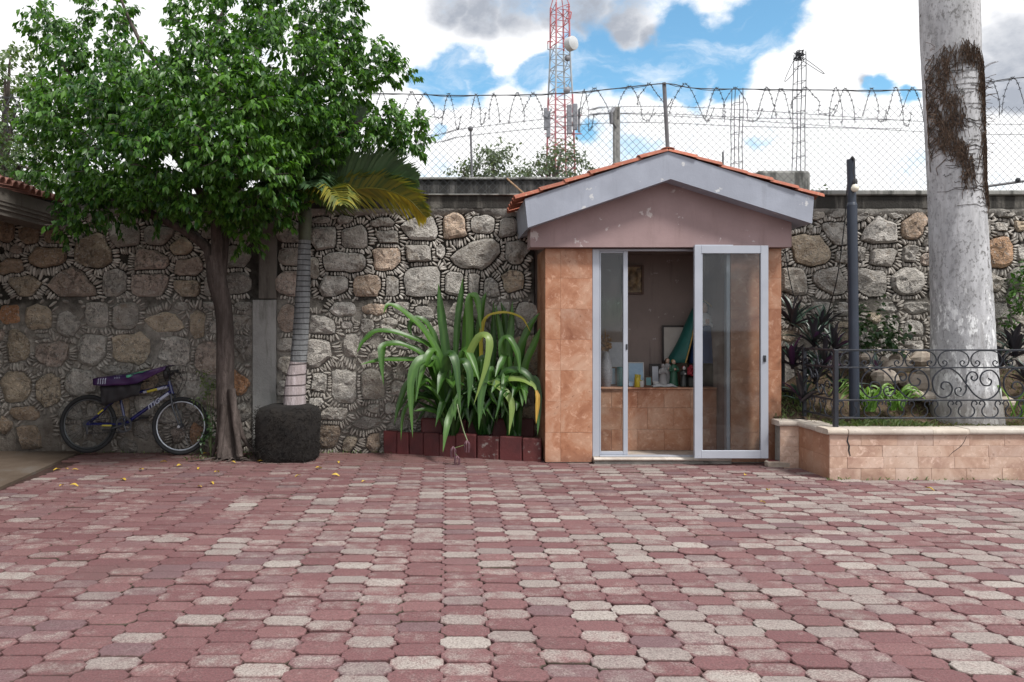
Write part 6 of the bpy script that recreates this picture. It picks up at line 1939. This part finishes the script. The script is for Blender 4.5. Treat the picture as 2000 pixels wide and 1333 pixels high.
frond(yp, [Cp, P(580, 375, YD - .1), P(540, 345, YD - .2), P(490, 350, YD - .3)], .44, 44, 'palm', .4, 5, .3)
frond(yp, [Cp, P(600, 370, YD - .2), P(605, 350, YD - .45), P(610, 365, YD - .75)], .44, 48, 'palm', .5, 6, .3)
frond(yp, [Cp, P(622, 380, YD - .2), P(650, 370, YD - .5), P(670, 400, YD - .8)], .42, 44, 'palmy', .5, 7, .3, lambda u, s_, r: r.uniform(0, .45))
frond(yp, [Cp, P(588, 350, YD), P(570, 300, YD + .05), P(555, 250, YD + .1)], .40, 30, 'palm', .1, 8, .4)
frond(yp, [Cp, P(612, 390, YD + .1), P(640, 380, YD + .2), P(650, 400, YD + .3)], .3, 24, 'palm', .5, 9, .2)

# ---------------------------------------------------------------- royal palm trunk in the planter
RPD = 8.0
ry_c = [(1888, 850, 66), (1886, 805, 61), (1883, 740, 57), (1880, 680, 54.5), (1878, 600, 52.5), (1873, 500, 50), (1867, 370, 48), (1861, 220, 49), (1855, 60, 51), (1852, -60, 51), (1848, -330, 50), (1846, -600, 46)]
def rp_at(y):
    ys = [c[1] for c in ry_c[::-1]]
    return np.interp(y, ys, [c[0] for c in ry_c[::-1]]), np.interp(y, ys, [c[2] for c in ry_c[::-1]])
royal = thing('royal_palm', 'thick pale grey royal palm trunk wrapped in dead roots', 'palm', P(1886, 820, RPD))
m = MB(); ys = list(range(850, -600, -18)); rings = [P(rp_at(y)[0], y, RPD) for y in ys]
m.tube(rings, [rp_at(y)[1] / F * RPD * (1 + .012 * mnoise.noise((y * .05, 1, 1))) for y in ys], 28); m.build('trunk', M['royal_bark'], royal, True, 80)
def on_trunk(px, py, off=.006):
    cx, r = rp_at(py); u = max(-.999, min(.999, (px - cx) / r)); R_ = r / F * RPD
    return P(cx, py, RPD) + Vector((u * (R_ + off), -sqrt(1 - u * u) * (R_ + off), 0))
m = MB(); rd = random.Random(14)
spine = [([(1816, 118), (1835, 108), (1862, 105), (1885, 125), (1893, 165)], 12, 170), ([(1818, 120), (1822, 180), (1826, 240), (1832, 290)], 12, 190), ([(1893, 160), (1902, 200), (1908, 250), (1908, 300)], 14, 230), ([(1832, 270), (1848, 290), (1856, 320), (1862, 350)], 10, 100),
         ([(1893, 275), (1898, 310), (1903, 350), (1905, 375)], 11, 130), ([(1836, 200), (1842, 230)], 12, 60), ([(1812, 140), (1812, 220), (1818, 280)], 6, 70)]
for pts, wd, n in spine:
    c = cr([(x, y, 0) for x, y in pts], 8)
    for k in range(n):
        p = c[rd.randrange(len(c))]; x, y = p.x + rd.gauss(0, wd * .55), p.y + rd.gauss(0, 6)
        L = rd.uniform(14, 48); q = [on_trunk(x, y, rd.uniform(.003, .012))]
        dx = rd.gauss(0, 5)
        for f in (.35, .7, 1): q.append(on_trunk(x + dx * f + rd.gauss(0, 2), y + L * f, rd.uniform(.004, .022)))
        m.tube(q, rd.uniform(.002, .0050), 3, False)
for k in range(60):
    x, y = rd.choice([(1812, 130), (1815, 200), (1910, 230), (1912, 290), (1900, 170), (1818, 260)]); y += rd.uniform(-30, 30)
    p = on_trunk(x, y, .01); d = Vector((-1 if x < 1850 else 1, -.3, rd.uniform(-.6, .5))) * rd.uniform(.04, .13)
    m.tube([p, p + d * .5 + Vector((0, 0, .01)), p + d], .0028, 3, False)
tag(m.build('dead_roots', M['fibre'], royal), kind='stuff')
m = MB()
for k in range(70):
    y = rd.uniform(120, 440); cx, r = rp_at(y); a0, a1 = sorted((rd.uniform(-1, 1), rd.uniform(-1, 1)))
    q = [on_trunk(cx + r * (a0 + (a1 - a0) * f / 7), y + 5 * mnoise.noise((k, f * .6, 1)) + rd.gauss(0, .8), .004) for f in range(8)]
    m.tube(q, .0026, 3, False)
tag(m.build('clinging_stems', M['vine'], royal), kind='stuff')

# ---------------------------------------------------------------- planting in the raised planter
rosette_leaf = {}
def lance_mesh(mat, L, w):
    m = MB(); m.tone = .5
    strap(m, [Vector((0, 0, 0)), Vector((L * .35, 0, .05 * L)), Vector((L * .7, 0, .04 * L)), Vector((L, 0, -.03 * L))], w, fold=.25, tone=.5, facing=Vector((0, 0, 1)), n=3, base=.7)
    return m.mesh('leaf', M[mat], True)
LM = [lance_mesh('spider', 1.0, .17), lance_mesh('spider', 1.0, .14), lance_mesh('purple', 1.0, .16)]
rg = random.Random(77)
def rosette(label, px, py, D, size, n, lean=0):
    c = P(px, py, D)
    t = thing('rosette_plant', label, 'plant', c, 'purple and green rosette plants in the raised planter')
    for k in range(n):
        a = k * 2.4 + rg.uniform(-.3, .3); el = radians(12 + 68 * (k / n) + rg.uniform(-8, 8)); s = size * rg.uniform(.8, 1.15)
        o = link('leaf', LM[2] if rg.random() < .04 else LM[rg.randrange(2)], t, (0, 0, rg.uniform(0, .06)))
        Rm = Matrix.Rotation(a, 4, 'Z') @ Matrix.Rotation(-el, 4, 'Y') @ Matrix.Rotation(rg.uniform(-.3, .3), 4, 'X')
        o.rotation_euler = Rm.to_euler(); o.scale = (s, s, s)
    return t
for (lab, px, py, D, s, n) in [
    ('dark rosette plant standing highest beside the shrine corner', 1548, 640, 8.55, .36, 20), ('rosette plant spreading over the top rail near the shrine', 1590, 680, 8.35, .34, 18), ('rosette plant pressed against the shrine pillar behind the side railing', 1548, 722, 8.3, .32, 16),
    ('dense dark rosette plant filling the gap behind the railing corner', 1610, 722, 8.2, .34, 18), ('rosette plant against the wall between shrine and lamp pole', 1606, 650, 8.7, .32, 16), ('lowest dark rosette plant behind the railing corner post', 1566, 788, 8.05, .28, 14), ('rosette plant between the corner post and the lamp pole, upper one', 1632, 690, 8.25, .30, 16), ('low rosette plant behind the middle of the side railing', 1592, 752, 8.15, .30, 16), ('rosette plant at the foot of the lamp pole', 1640, 770, 8.0, .28, 14), ('rosette plant with violet leaves right of the lamp pole', 1712, 742, 8.3, .26, 12),
    ('rosette plant right of the palm trunk, tallest there', 1982, 700, 8.35, .34, 18), ('rosette plant close against the right side of the palm trunk', 1952, 722, 8.3, .26, 14), ('rosette plant low at the right edge of the planter', 2010, 760, 8.1, .32, 16), ('rosette plant beyond the right edge of the picture', 2080, 730, 8.3, .34, 14)]:
    rosette(lab, px, py, D, s, n)
# broad-leaved bushes
def bush(label, clumps, base, leaf, mat, seed, dens=55, shoot=(.08, .22)):
    t = thing('leafy_bush', label, 'bush', base); R = np.random.default_rng(seed); s2 = []
    for (cx, cy, D, rx, ry, rd_) in clumps:
        s = D / F; c = P(cx, cy, D)
        for k in range(int(rx * ry / dens) + 4):
            v = R.normal(0, 1, 3); v /= np.linalg.norm(v)
            s2.append(((c.x + v[0] * rx * s * .8, min(8.86, c.y + v[1] * rd_), c.z + v[2] * ry * s * .8), v + np.array([0, -.3, .5]), R.uniform(*shoot)))
    V, T, TN, tw2 = leaves(s2, R, leaf[0], leaf[1], 2, .035, .7, lambda p: .5 + .25 * mnoise.noise((p[0] * 4, p[1] * 4, p[2] * 4)))
    link('foliage', raw_mesh('foliage', V - np.array(t.location), T, M[mat], TN), t)
    m = MB(); b0 = Vector(base)
    for (cx, cy, D, rx, ry, rd_) in clumps: m.tube(cr([b0, b0.lerp(P(cx, cy, D), .5) + Vector((0, 0, .03)), P(cx, cy, D)], 4), .008, 5, True, .003)
    m.build('stem', M['stalk'], t); return t
bush('green broad-leaved bush against the wall right of the lamp pole', [(1698, 625, 8.7, 18, 16, .1), (1712, 650, 8.65, 26, 22, .12), (1735, 668, 8.6, 20, 16, .1), (1690, 655, 8.7, 16, 24, .1)], P(1712, 735, 8.7), (.085, .055), 'bush', 31)
bush('light green bush reaching in at the right edge of the wall', [(1994, 545, 8.6, 20, 16, .12), (1998, 590, 8.55, 18, 28, .12), (2020, 570, 8.6, 30, 50, .2), (2005, 630, 8.6, 22, 20, .12)], P(2030, 720, 8.6), (.08, .04), 'lily', 32)
bush('small weedy plant with pale leaves between bicycle and ficus trunk', [(400, 735, 8.72, 6, 8, .04), (408, 752, 8.7, 8, 9, .05), (418, 765, 8.7, 7, 8, .05), (390, 778, 8.72, 5, 6, .04)], P(412, 886, 8.72), (.045, .026), 'weed', 33, 9, (.03, .09))
bush('low green weed at the left foot of the ficus trunk', [(412, 830, 8.6, 9, 22, .06), (408, 860, 8.58, 10, 16, .06)], P(412, 890, 8.6), (.05, .03), 'bush', 34, 14, (.04, .1))
# bright strappy plant behind the railing
def strappy(label, px, py, D, n, L, mat):
    c = P(px, py, D); t = thing('strappy_plant', label, 'plant', c, 'bright strap-leaved plants in the planter'); R = random.Random(px)
    for k in range(n):
        a = R.uniform(0, 6.28); l = L * R.uniform(.6, 1.1); h = R.uniform(.5, .95)
        b0 = c + Vector((R.uniform(-.06, .06), R.uniform(-.05, .05), -.02)); dv = Vector((cos(a), sin(a) * .7, 0)) * l
        m = MB(); strap(m, [b0, b0 + dv * .25 + Vector((0, 0, l * h * .7)), b0 + dv * .62 + Vector((0, 0, l * h)), b0 + dv + Vector((0, 0, l * h * R.uniform(.4, .8)))], R.uniform(.018, .032), tone=R.uniform(.1, 1), n=3); m.build('leaf', M[mat], t, True, 180)
strappy('bright green strap-leaved plant just right of the lamp pole', 1698, 800, 7.85, 34, .34, 'strap')
strappy('bright green strap-leaved plant halfway to the palm trunk', 1748, 798, 7.9, 24, .30, 'strap')
strappy('single tuft of pale upright blades right of the palm trunk', 1982, 815, 7.75, 6, .42, 'strap')
# rocks
ROCK_LABELS = ['palest rock by the lamp pole, against the wall', 'small rock between the lamp pole and the bush', 'flat-topped rock under the bush, upper middle of the heap', 'largest rock at the front of the heap by the strap-leaved plant', 'rock in the middle of the heap below the flat-topped one', 'big rock leaning toward the palm trunk', 'rock just left of the palm trunk, upper one', 'rock against the wall at the back of the heap', 'small front rock low between the heap and the trunk', 'low rock touching the left foot of the palm trunk', 'small rock beside the lamp pole at mid height', 'rock against the wall nearest the palm trunk', 'lone rock right of the palm trunk']
for k, (px, py, D, r) in enumerate([(1697, 700, 8.5, .10), (1725, 708, 8.6, .08), (1752, 716, 8.4, .13), (1728, 738, 8.2, .15), (1770, 745, 8.35, .10), (1798, 752, 8.2, .16), (1822, 735, 8.5, .14), (1760, 700, 8.75, .12), (1790, 770, 8.0, .07), (1812, 775, 8.05, .10), (1700, 722, 8.35, .07), (1800, 702, 8.75, .13), (1965, 788, 8.0, .09)]):
    c = P(px, py, D); R = random.Random(k); m = MB()
    m.ball((0, 0, 0), r, 9, 7)
    sx, sy, sz = R.uniform(.8, 1.25), R.uniform(.7, 1), R.uniform(.55, .85)
    m.v = [(c.x + x * sx * (1 + .35 * mnoise.noise((x * 9 + k, y * 9, z * 9))), min(8.88, c.y + y * sy), c.z + z * sz * (1 + .4 * mnoise.noise((x * 8, y * 8 + k, z * 8)))) for x, y, z in m.v]
    tag(m.build('rock', M['rock']), 'rough limestone ' + ROCK_LABELS[k], 'rock', 'rocks heaped in the planter')
# grass, straw and small weeds
def tufts(name, label, area, n, L, mat, parent=None):
    R = np.random.default_rng(len(label)); V, T, TN = [], [], []
    for k in range(n):
        x, y, z = area(R); a = R.uniform(0, 6.28); l = L * R.uniform(.4, 1.1); ln = R.uniform(.1, .8)
        w = np.array([-sin(a), cos(a), 0]) * .0035; d = np.array([cos(a) * ln, sin(a) * ln, 1.0]); d /= np.linalg.norm(d)
        p = np.array([x, y, z]); V += [p - w, p + w, p + d * l * .6 + w * .7, p + d * l + np.array([cos(a), sin(a), -.6]) * l * .25]
        b4 = k * 4; T += [(b4, b4 + 1, b4 + 2), (b4, b4 + 2, b4 + 3)]; TN += [R.uniform(0, 1)] * 4
    return tag(link(name, raw_mesh(name, np.array(V), np.array(T), M[mat], TN), parent), label, 'grass' if parent is None else None, None, 'stuff')
def area_pl(R):
    x = R.uniform(px0 + .12, 7.4); y = PF + .2 + (R.uniform(0, 1) ** 1.6) * 1.2
    return x, y, soil_z(x, y) - .004
tufts('dry_grass', 'dry and green grass in the raised planter', area_pl, 3800, .06, 'straw')
def area_fr(R):
    x = R.uniform(px0 + .1, px0 + 1.15) if R.random() < .8 else R.uniform(pxr + .04, px0 + .2); y = R.uniform(PF + .17, PF + .5) if x > px0 + .2 else R.uniform(PB + .12, 8.6)
    return x, y, soil_z(x, y) - .004
tufts('green_grass', 'green grass along the planter coping by the corner', area_fr, 700, .10, 'weed')
def area_seam(R):
    k = R.integers(0, 4)
    if k == 0: x = R.uniform(-4.2, -1.3); y = R.uniform(8.80, 8.92)
    elif k == 1: x = R.uniform(-2.9, -2.2); y = R.uniform(8.35, 8.7)
    elif k == 2: x = R.uniform(-2.5, 0); y = R.uniform(8.82, 8.92)
    else: x = R.uniform(3.6, 7); y = R.uniform(7.28, 7.31)
    return x, y, -.005
tufts('seam_weeds', 'tiny weeds along the foot of the wall and planter', area_seam, 500, .05, 'weed')

# ---------------------------------------------------------------- fallen leaves
m = MB(); strap(m, [Vector((-.035, 0, .006)), Vector((0, 0, .012)), Vector((.035, 0, .004))], .03, tone=.7, fold=.25, facing=Vector((0, 0, 1)), n=3)
fl_me = m.mesh('fallen_leaf', M['dead'], True)
rl2 = random.Random(9)
pos = [(112, 920), (130, 918), (147, 920), (120, 951), (144, 951), (276, 920), (350, 912), (388, 917), (424, 925), (413, 946), (390, 953), (510, 904), (583, 932), (655, 931), (710, 943), (622, 917), (400, 888), (1490, 984), (1500, 960), (1455, 930), (1815, 958), (240, 940), (500, 890), (455, 905), (320, 905), (660, 905)]
for (px, py) in pos:
    D = DG(py); o = link('fallen_leaf', fl_me, None, (XA(px, D), D, .006)); o.rotation_euler = (rl2.uniform(-.3, .3), rl2.uniform(-.3, .3), rl2.uniform(0, 6.28)); s = rl2.uniform(.7, 1.15); o.scale = (s, s, s)
    tag(o, 'small yellow fallen leaf lying on the red pavers', 'leaf', 'fallen leaves on the pavers')
def area_lit(R):
    t = R.uniform(0, 1); return (R.uniform(-4.0, .9), 8.92 - R.uniform(0, 1) ** 2 * 1.6, .002) if t < .7 else (R.uniform(-3, 5), R.uniform(6.5, 8.2), .002)
R = np.random.default_rng(2); V, T, TN = [], [], []
for k in range(620):
    x, y, z = area_lit(R)
    if k > 300: x, y = XA(470, 8.5) + R.normal(0, .55), 8.55 + R.normal(0, .22)
    if not yard_open(x, y): x, y = R.uniform(-3.5, 0), R.uniform(7.5, 8.7)
    a = R.uniform(0, 6.28); s = R.uniform(.006, .018); u = np.array([cos(a), sin(a), 0]) * s; v = np.array([-sin(a), cos(a), 0]) * s * .45; p = np.array([x, y, .004])
    V += [p - u, p + v, p + u + np.array([0, 0, .005]), p - v]; T += [(4 * k, 4 * k + 3, 4 * k + 1), (4 * k + 1, 4 * k + 3, 4 * k + 2)]; TN += [R.uniform(-.6, .5)] * 4
tag(link('leaf_litter', raw_mesh('leaf_litter', np.array(V), np.array(T), M['fibre'], TN)), 'crumbs of dark leaf litter strewn on the pavers', 'litter', None, 'stuff')

# ================================================================ the bicycle
BD = 8.70
bk = thing('bicycle', 'blue mountain bicycle leaning on the stone wall', 'bicycle', P(260, 889, BD))
LEAN = .10
def B(px, py, dy=0.0):
    p = P(px, py, BD); p.y = BD + dy + p.z * LEAN; return p
RW, FW = (169.5, 829), (351, 833)
WR = 56.5 / F * BD
def wheel(c, rim_mat):
    t = link('wheel', None, bk, B(*c) - bk.location)
    def ring(m, R_, r, n=44, k=8, sq=1):
        vs = []
        for i in range(n):
            a = 2 * pi * i / n
            for j in range(k):
                b_ = 2 * pi * j / k; rr2 = R_ + r * cos(b_); y = r * sin(b_) * sq
                vs.append((rr2 * cos(a), y + rr2 * sin(a) * LEAN, rr2 * sin(a)))
        m.add(vs, [(i * k + j, ((i + 1) % n) * k + j, ((i + 1) % n) * k + (j + 1) % k, i * k + (j + 1) % k) for i in range(n) for j in range(k)])
    def fin(m, name, mat):
        me = m.mesh(name, mat, True, angle=70); o = link(name, me, t); return o
    m = MB(); ring(m, WR - .024, .024); fin(m, 'tyre', M['tyre'])
    m = MB(); ring(m, WR - .055, .0105, 44, 6, 1.0); fin(m, 'rim', rim_mat)
    m = MB(); m.tube([(0, -.05, 0), (0, .05, 0)], .016, 8); m.tube([(0, -.03, 0), (0, -.025, 0)], .03, 10); m.tube([(0, .025, 0), (0, .03, 0)], .03, 10); fin(m, 'hub', M['steel'])
    m = MB()
    for i in range(32):
        a = 2 * pi * i / 32 + (.18 if i % 2 else -.18); b_ = 2 * pi * i / 32; s = -1 if i % 4 < 2 else 1
        m.tube([(.028 * cos(a), .027 * s, .028 * sin(a)), ((WR - .06) * cos(b_), (WR - .06) * sin(b_) * LEAN, (WR - .06) * sin(b_))], .0013, 3, False)
    fin(m, 'spokes', M['steel']); return t
def link_empty(name, parent, loc): pass
wheel(RW, M['dull_rim']); wheel(FW, M['rim'])
BBp, ST, HT, HB = (243, 829), (228, 771), (326, 750), (331.5, 769)
fm = MB()
fm.tube([B(*BBp), B(*ST), B(226.5, 764)], .017, 10); fm.tube([B(230, 776), B(328, 754)], .017, 10); fm.tube([B(330, 765), B(246, 826)], .021, 10); fm.tube([B(325, 746), B(333, 772)], .021, 10)
for s in (-.045, .045): fm.tube([B(*RW, s), B(*BBp, s * .6)], .010, 8); fm.tube([B(*RW, s), B(229, 775, s * .4)], .009, 8)
fm.tube([B(*BBp, -.04), B(*BBp, .04)], .024, 10)
frame_o = fm.build('frame', M['blue'], bk, True, 50)
m = MB(); m.tube([B(283, 766, -.006), B(303, 761.3, -.006)], .0172, 10); m.build('yellow_stripe', M['yellow'], frame_o, True)
m = MB(); m.tube([B(303.5, 761.2, -.006), B(322, 757, -.006)], .0171, 10); m.tube([B(276, 767.6, -.006), B(282.5, 766.2, -.006)], .0171, 10); m.tube([B(309, 781.6, -.004), B(326, 769, -.004)], .0211, 10); m.build('pale_stripe', M['decal'], frame_o, True)
m = MB(); m.tube([B(191, 809, -.047), B(201, 800.5, -.043)], .0098, 8); m.tube([B(200, 831.5, -.038), B(218, 831.2, -.036)], .0105, 8); m.build('chainstay_stripe', M['yellow'], frame_o, True)
# lettering on the down tube
tcu = bpy.data.curves.new('lettering', 'FONT'); tcu.body = 'ITIG'; tcu.size = .075; tcu.extrude = .0015; tcu.shear = .35; tcu.offset = .002
to = bpy.data.objects.new('lettering', tcu); COL.objects.link(to)
bpy.context.view_layer.update()
tme = bpy.data.meshes.new_from_object(to.evaluated_get(bpy.context.evaluated_depsgraph_get()))
bpy.data.objects.remove(to)
tme.materials.clear(); tme.materials.append(M['decal'])
lo = link('lettering', tme, frame_o)
a_, b_ = B(287, 800.5), B(312, 782.5)
lo.location = B(288.2, 801.0) + Vector((0, -.024, -.004)) - bk.location
ang = atan2(b_.z - a_.z, b_.x - a_.x)
lo.rotation_euler = (Matrix.Rotation(-ang, 3, 'Y') @ Matrix.Rotation(pi / 2, 3, 'X')).to_euler()
wtxt = max(v.co.x for v in tme.vertices); s = (b_ - a_).length / wtxt; lo.scale = (s, s * .78, 1)
fk = MB(); fk.tube([B(326, 744), B(332.5, 771)], .016, 8)
fk.tube([B(333, 772, -.06), B(333, 772, .06)], .014, 8)
for s in (-.058, .058): fk.tube(cr([B(333, 772, s), B(337, 795, s), B(342, 808, s), B(*FW, s * .9)], 5), .013, 8, True, .008)
fk.build('fork', M['steel'], bk, True, 60)
m = MB(); m.tube([B(325, 745), B(327, 736), B(334, 728, -.0)], .014, 8); m.tube(cr([B(334, 727, -.02) + Vector((0, -.24, 0)), B(334, 726, -.1), B(334, 726, .05), B(336, 727, .16)], 5), .012, 8); m.build('handlebar', M['steel'], bk, True, 60)
for (s0, s1) in ((-.26, -.14), (.09, .17)):
    m = MB(); m.tube([B(334, 727, s0), B(334, 726.5, s1)], .019, 10); m.build('grip', M['black'], bk, True, 60)
    m = MB(); m.tube(cr([B(334, 728, s1), B(338, 734, (s0 + s1) / 2), B(343, 740, s0)], 4), .007, 6); m.build('brake_lever', M['black'], bk)
m = MB()
for (a, dy) in ((0, -.08), (5, .03)):
    m.tube(cr([B(337, 730, dy), B(350 + a, 728, dy), B(356 + a * .4, 742, dy), B(350, 762, dy), B(340, 776, dy * .5)], 6), .0035, 5)
m.tube(cr([B(333, 732, -.05), B(318, 735, -.06), B(322, 750, -.03), B(315, 760, -.02)], 6), .003, 5); m.build('brake_cable', M['cable'], bk)
m = MB(); m.tube([B(226.5, 764), B(223, 748)], .013, 8); m.build('seat_post', M['steel'], bk)
m = MB(); sc_ = B(221, 745); vs = []
outl = [(-.14, .0, .02), (-.13, .075, .03), (-.05, .085, .02), (.03, .04, .005), (.12, .022, 0), (.135, 0, -.004), (.12, -.022, 0), (.03, -.04, .005), (-.05, -.085, .02), (-.13, -.075, .03)]
for dz in (-.035, 0): vs += [sc_ + Vector((x, y, z + dz)) for x, y, z in outl]
n = len(outl); m.add(vs, [(i, (i + 1) % n, n + (i + 1) % n, n + i) for i in range(n)] + [tuple(range(n))[::-1], tuple(range(n, 2 * n))]); m.build('saddle', M['black'], bk, True, 60)
m = MB()
vs = []
for i in range(28):
    a = 2 * pi * i / 28
    for (r, y) in ((.092, -.052), (.092, -.046), (.070, -.046), (.070, -.052)): vs.append(B(*BBp) + Vector((r * cos(a), y, r * sin(a))))
m.add(vs, [(i * 4 + j, ((i + 1) % 28) * 4 + j, ((i + 1) % 28) * 4 + (j + 1) % 4, i * 4 + (j + 1) % 4) for i in range(28) for j in range(4)])
for k in range(5): a = k * 1.2566; m.tube([B(*BBp, -.05), B(*BBp, -.05) + Vector((.075 * cos(a), 0, .075 * sin(a)))], .008, 5)
m.build('chainring', M['steel'], bk)
for (dx, dz, y) in ((-.155, -.055, -.075), (.155, .055, .075)):
    m = MB(); p = B(*BBp, y * .8); e = p + Vector((dx, y * .2, dz)); m.tube([p, e], .011, 7); m.build('crank', M['steel'], bk)
    m = MB(); m.bbox(e.x - .045, e.x + .045, e.y + (-.09 if y < 0 else .01), e.y + (-.01 if y < 0 else .09), e.z - .012, e.z + .012, .004); m.build('pedal', M['black'], bk)
m = MB(); c0_, c1_ = B(*BBp, -.049), B(*RW, -.049)
m.tube([c0_ + Vector((0, 0, .092)), c1_ + Vector((0, 0, .04))], .0045, 4); m.tube([c0_ + Vector((0, 0, -.092)), c1_ + Vector((.01, 0, -.10)), c1_ + Vector((-.01, 0, -.05))], .0045, 4); m.build('chain', M['steel'], bk)
m = MB(); m.tube([c1_ + Vector((0, .004, 0)), c1_ + Vector((0, .024, 0))], .045, 14); m.tube([c1_ + Vector((.01, -.005, -.02)), c1_ + Vector((.012, -.005, -.11))], .012, 6); m.build('derailleur', M['steel'], bk)
m = MB(); m.tube([B(*FW, -.055), B(*FW, -.075)], .016, 8); m.build('axle_nut', M['rim'], bk)

# purple sack thrown over saddle and handlebar, dark bag hanging under it
def sheet(name, label, cat, top, bot, mat, dD, thick=.008, nfold=0):
    m = MB(); n = 26; vs = []
    for r_ in range(7):
        v = r_ / 6
        for i in range(n + 1):
            u = i / n
            t = np.interp(u, [q[0] for q in top], [q[1] for q in top]); xt = np.interp(u, [q[0] for q in top], [q[2] for q in top])
            bt = np.interp(u, [q[0] for q in bot], [q[1] for q in bot]); xb = np.interp(u, [q[0] for q in bot], [q[2] for q in bot])
            yy = t + (bt - t) * max(0, (v - .2) / .8); xx = xt + (xb - xt) * v
            p = P(xx, yy, BD); p.y = BD + .07 - dD * sin(min(1, v / .35) * pi / 2) + .02 * mnoise.noise((u * 7, v * 3, 2)) - .02 * v * nfold
            if v < .2: p.y = BD + .13 - (dD + .06) * v / .2 * .62; p.z -= .01 * (1 - v / .2)
            vs.append(p)
    m.add(vs, [(r_ * (n + 1) + i, (r_ + 1) * (n + 1) + i, (r_ + 1) * (n + 1) + i + 1, r_ * (n + 1) + i + 1) for r_ in range(6) for i in range(n)])
    o = m.build(name, mat, None, True, 180); md = o.modifiers.new('thickness', 'SOLIDIFY'); md.thickness = thick
    return tag(o, label, cat), vs, n
sack, svs, sn = sheet('sack', 'purple printed sack draped over saddle and handlebar of the bicycle', 'sack', [(0, 737, 191), (.2, 733, 222), (.5, 728, 260), (.7, 723, 290), (.9, 716, 318), (1, 713, 333)], [(0, 751, 193), (.15, 752, 215), (.4, 751, 250), (.58, 748, 276), (.75, 738, 298), (.9, 727, 318), (1, 722, 330)], M['sack'], .21)
def on_sheet(u, v):
    i = u * sn; r_ = v * 6; a, b_ = min(int(i), sn - 1), min(int(r_), 5); fi, fr_ = i - a, r_ - b_
    w = sn + 1; q = [Vector(svs[b_ * w + a]), Vector(svs[b_ * w + a + 1]), Vector(svs[(b_ + 1) * w + a]), Vector(svs[(b_ + 1) * w + a + 1])]
    return (q[0] * (1 - fi) + q[1] * fi) * (1 - fr_) + (q[2] * (1 - fi) + q[3] * fi) * fr_ + Vector((0, -.012, .002))
def print_strip(name, us, vv, w, mat):
    m = MB(); vs = []
    for (u, v) in zip(us, vv): vs += [on_sheet(max(0, u - w), v), on_sheet(min(1, u + w), v)]
    m.add(vs, [(2 * i, 2 * i + 2, 2 * i + 3, 2 * i + 1) for i in range(len(us) - 1)]); m.build(name, mat, sack)
for k in range(4): print_strip('printed_bar', [.07 + k * .03] * 4 if False else [.085 + k * .03 - .004 * j for j in range(5)], [.36, .5, .62, .75, .88], .006, M['decal'])
for k in range(4): print_strip('printed_bar', [.30 + k * .022] * 3, [.25, .4, .5], .003, M['decal'])
m = MB(); vs = []
for i in range(13):
    u = .47 + .022 * i; v0 = .42 - .02 * i + .05 * sin(i * .8); vs += [on_sheet(u, max(.18, v0 - .10)), on_sheet(u, max(.22, v0 + .07))]
m.add(vs, [(2 * i, 2 * i + 1, 2 * i + 3, 2 * i + 2) for i in range(12)]); m.build('printed_logo', M['green_print'], sack)
print_strip('printed_shine', [.2, .26], [.9, .9], .02, M['decal']) if False else None
bag, _, _ = sheet('hanging_bag', 'dark bag hanging below the purple sack on the bicycle', 'bag', [(0, 748, 200), (.5, 747, 240), (1, 744, 284)], [(0, 790, 206), (.3, 788, 220), (.55, 780, 245), (.8, 774, 262), (1, 771, 278)], M['bag'], .17)
m = MB(); p = B(330, 728, -.16); m.ball(p, .055, 10, 8, .75, .9, 1.35); tag(m.build('knotted_bag', M['bag']), 'small black bag knotted on the bicycle handlebar grip', 'bag')
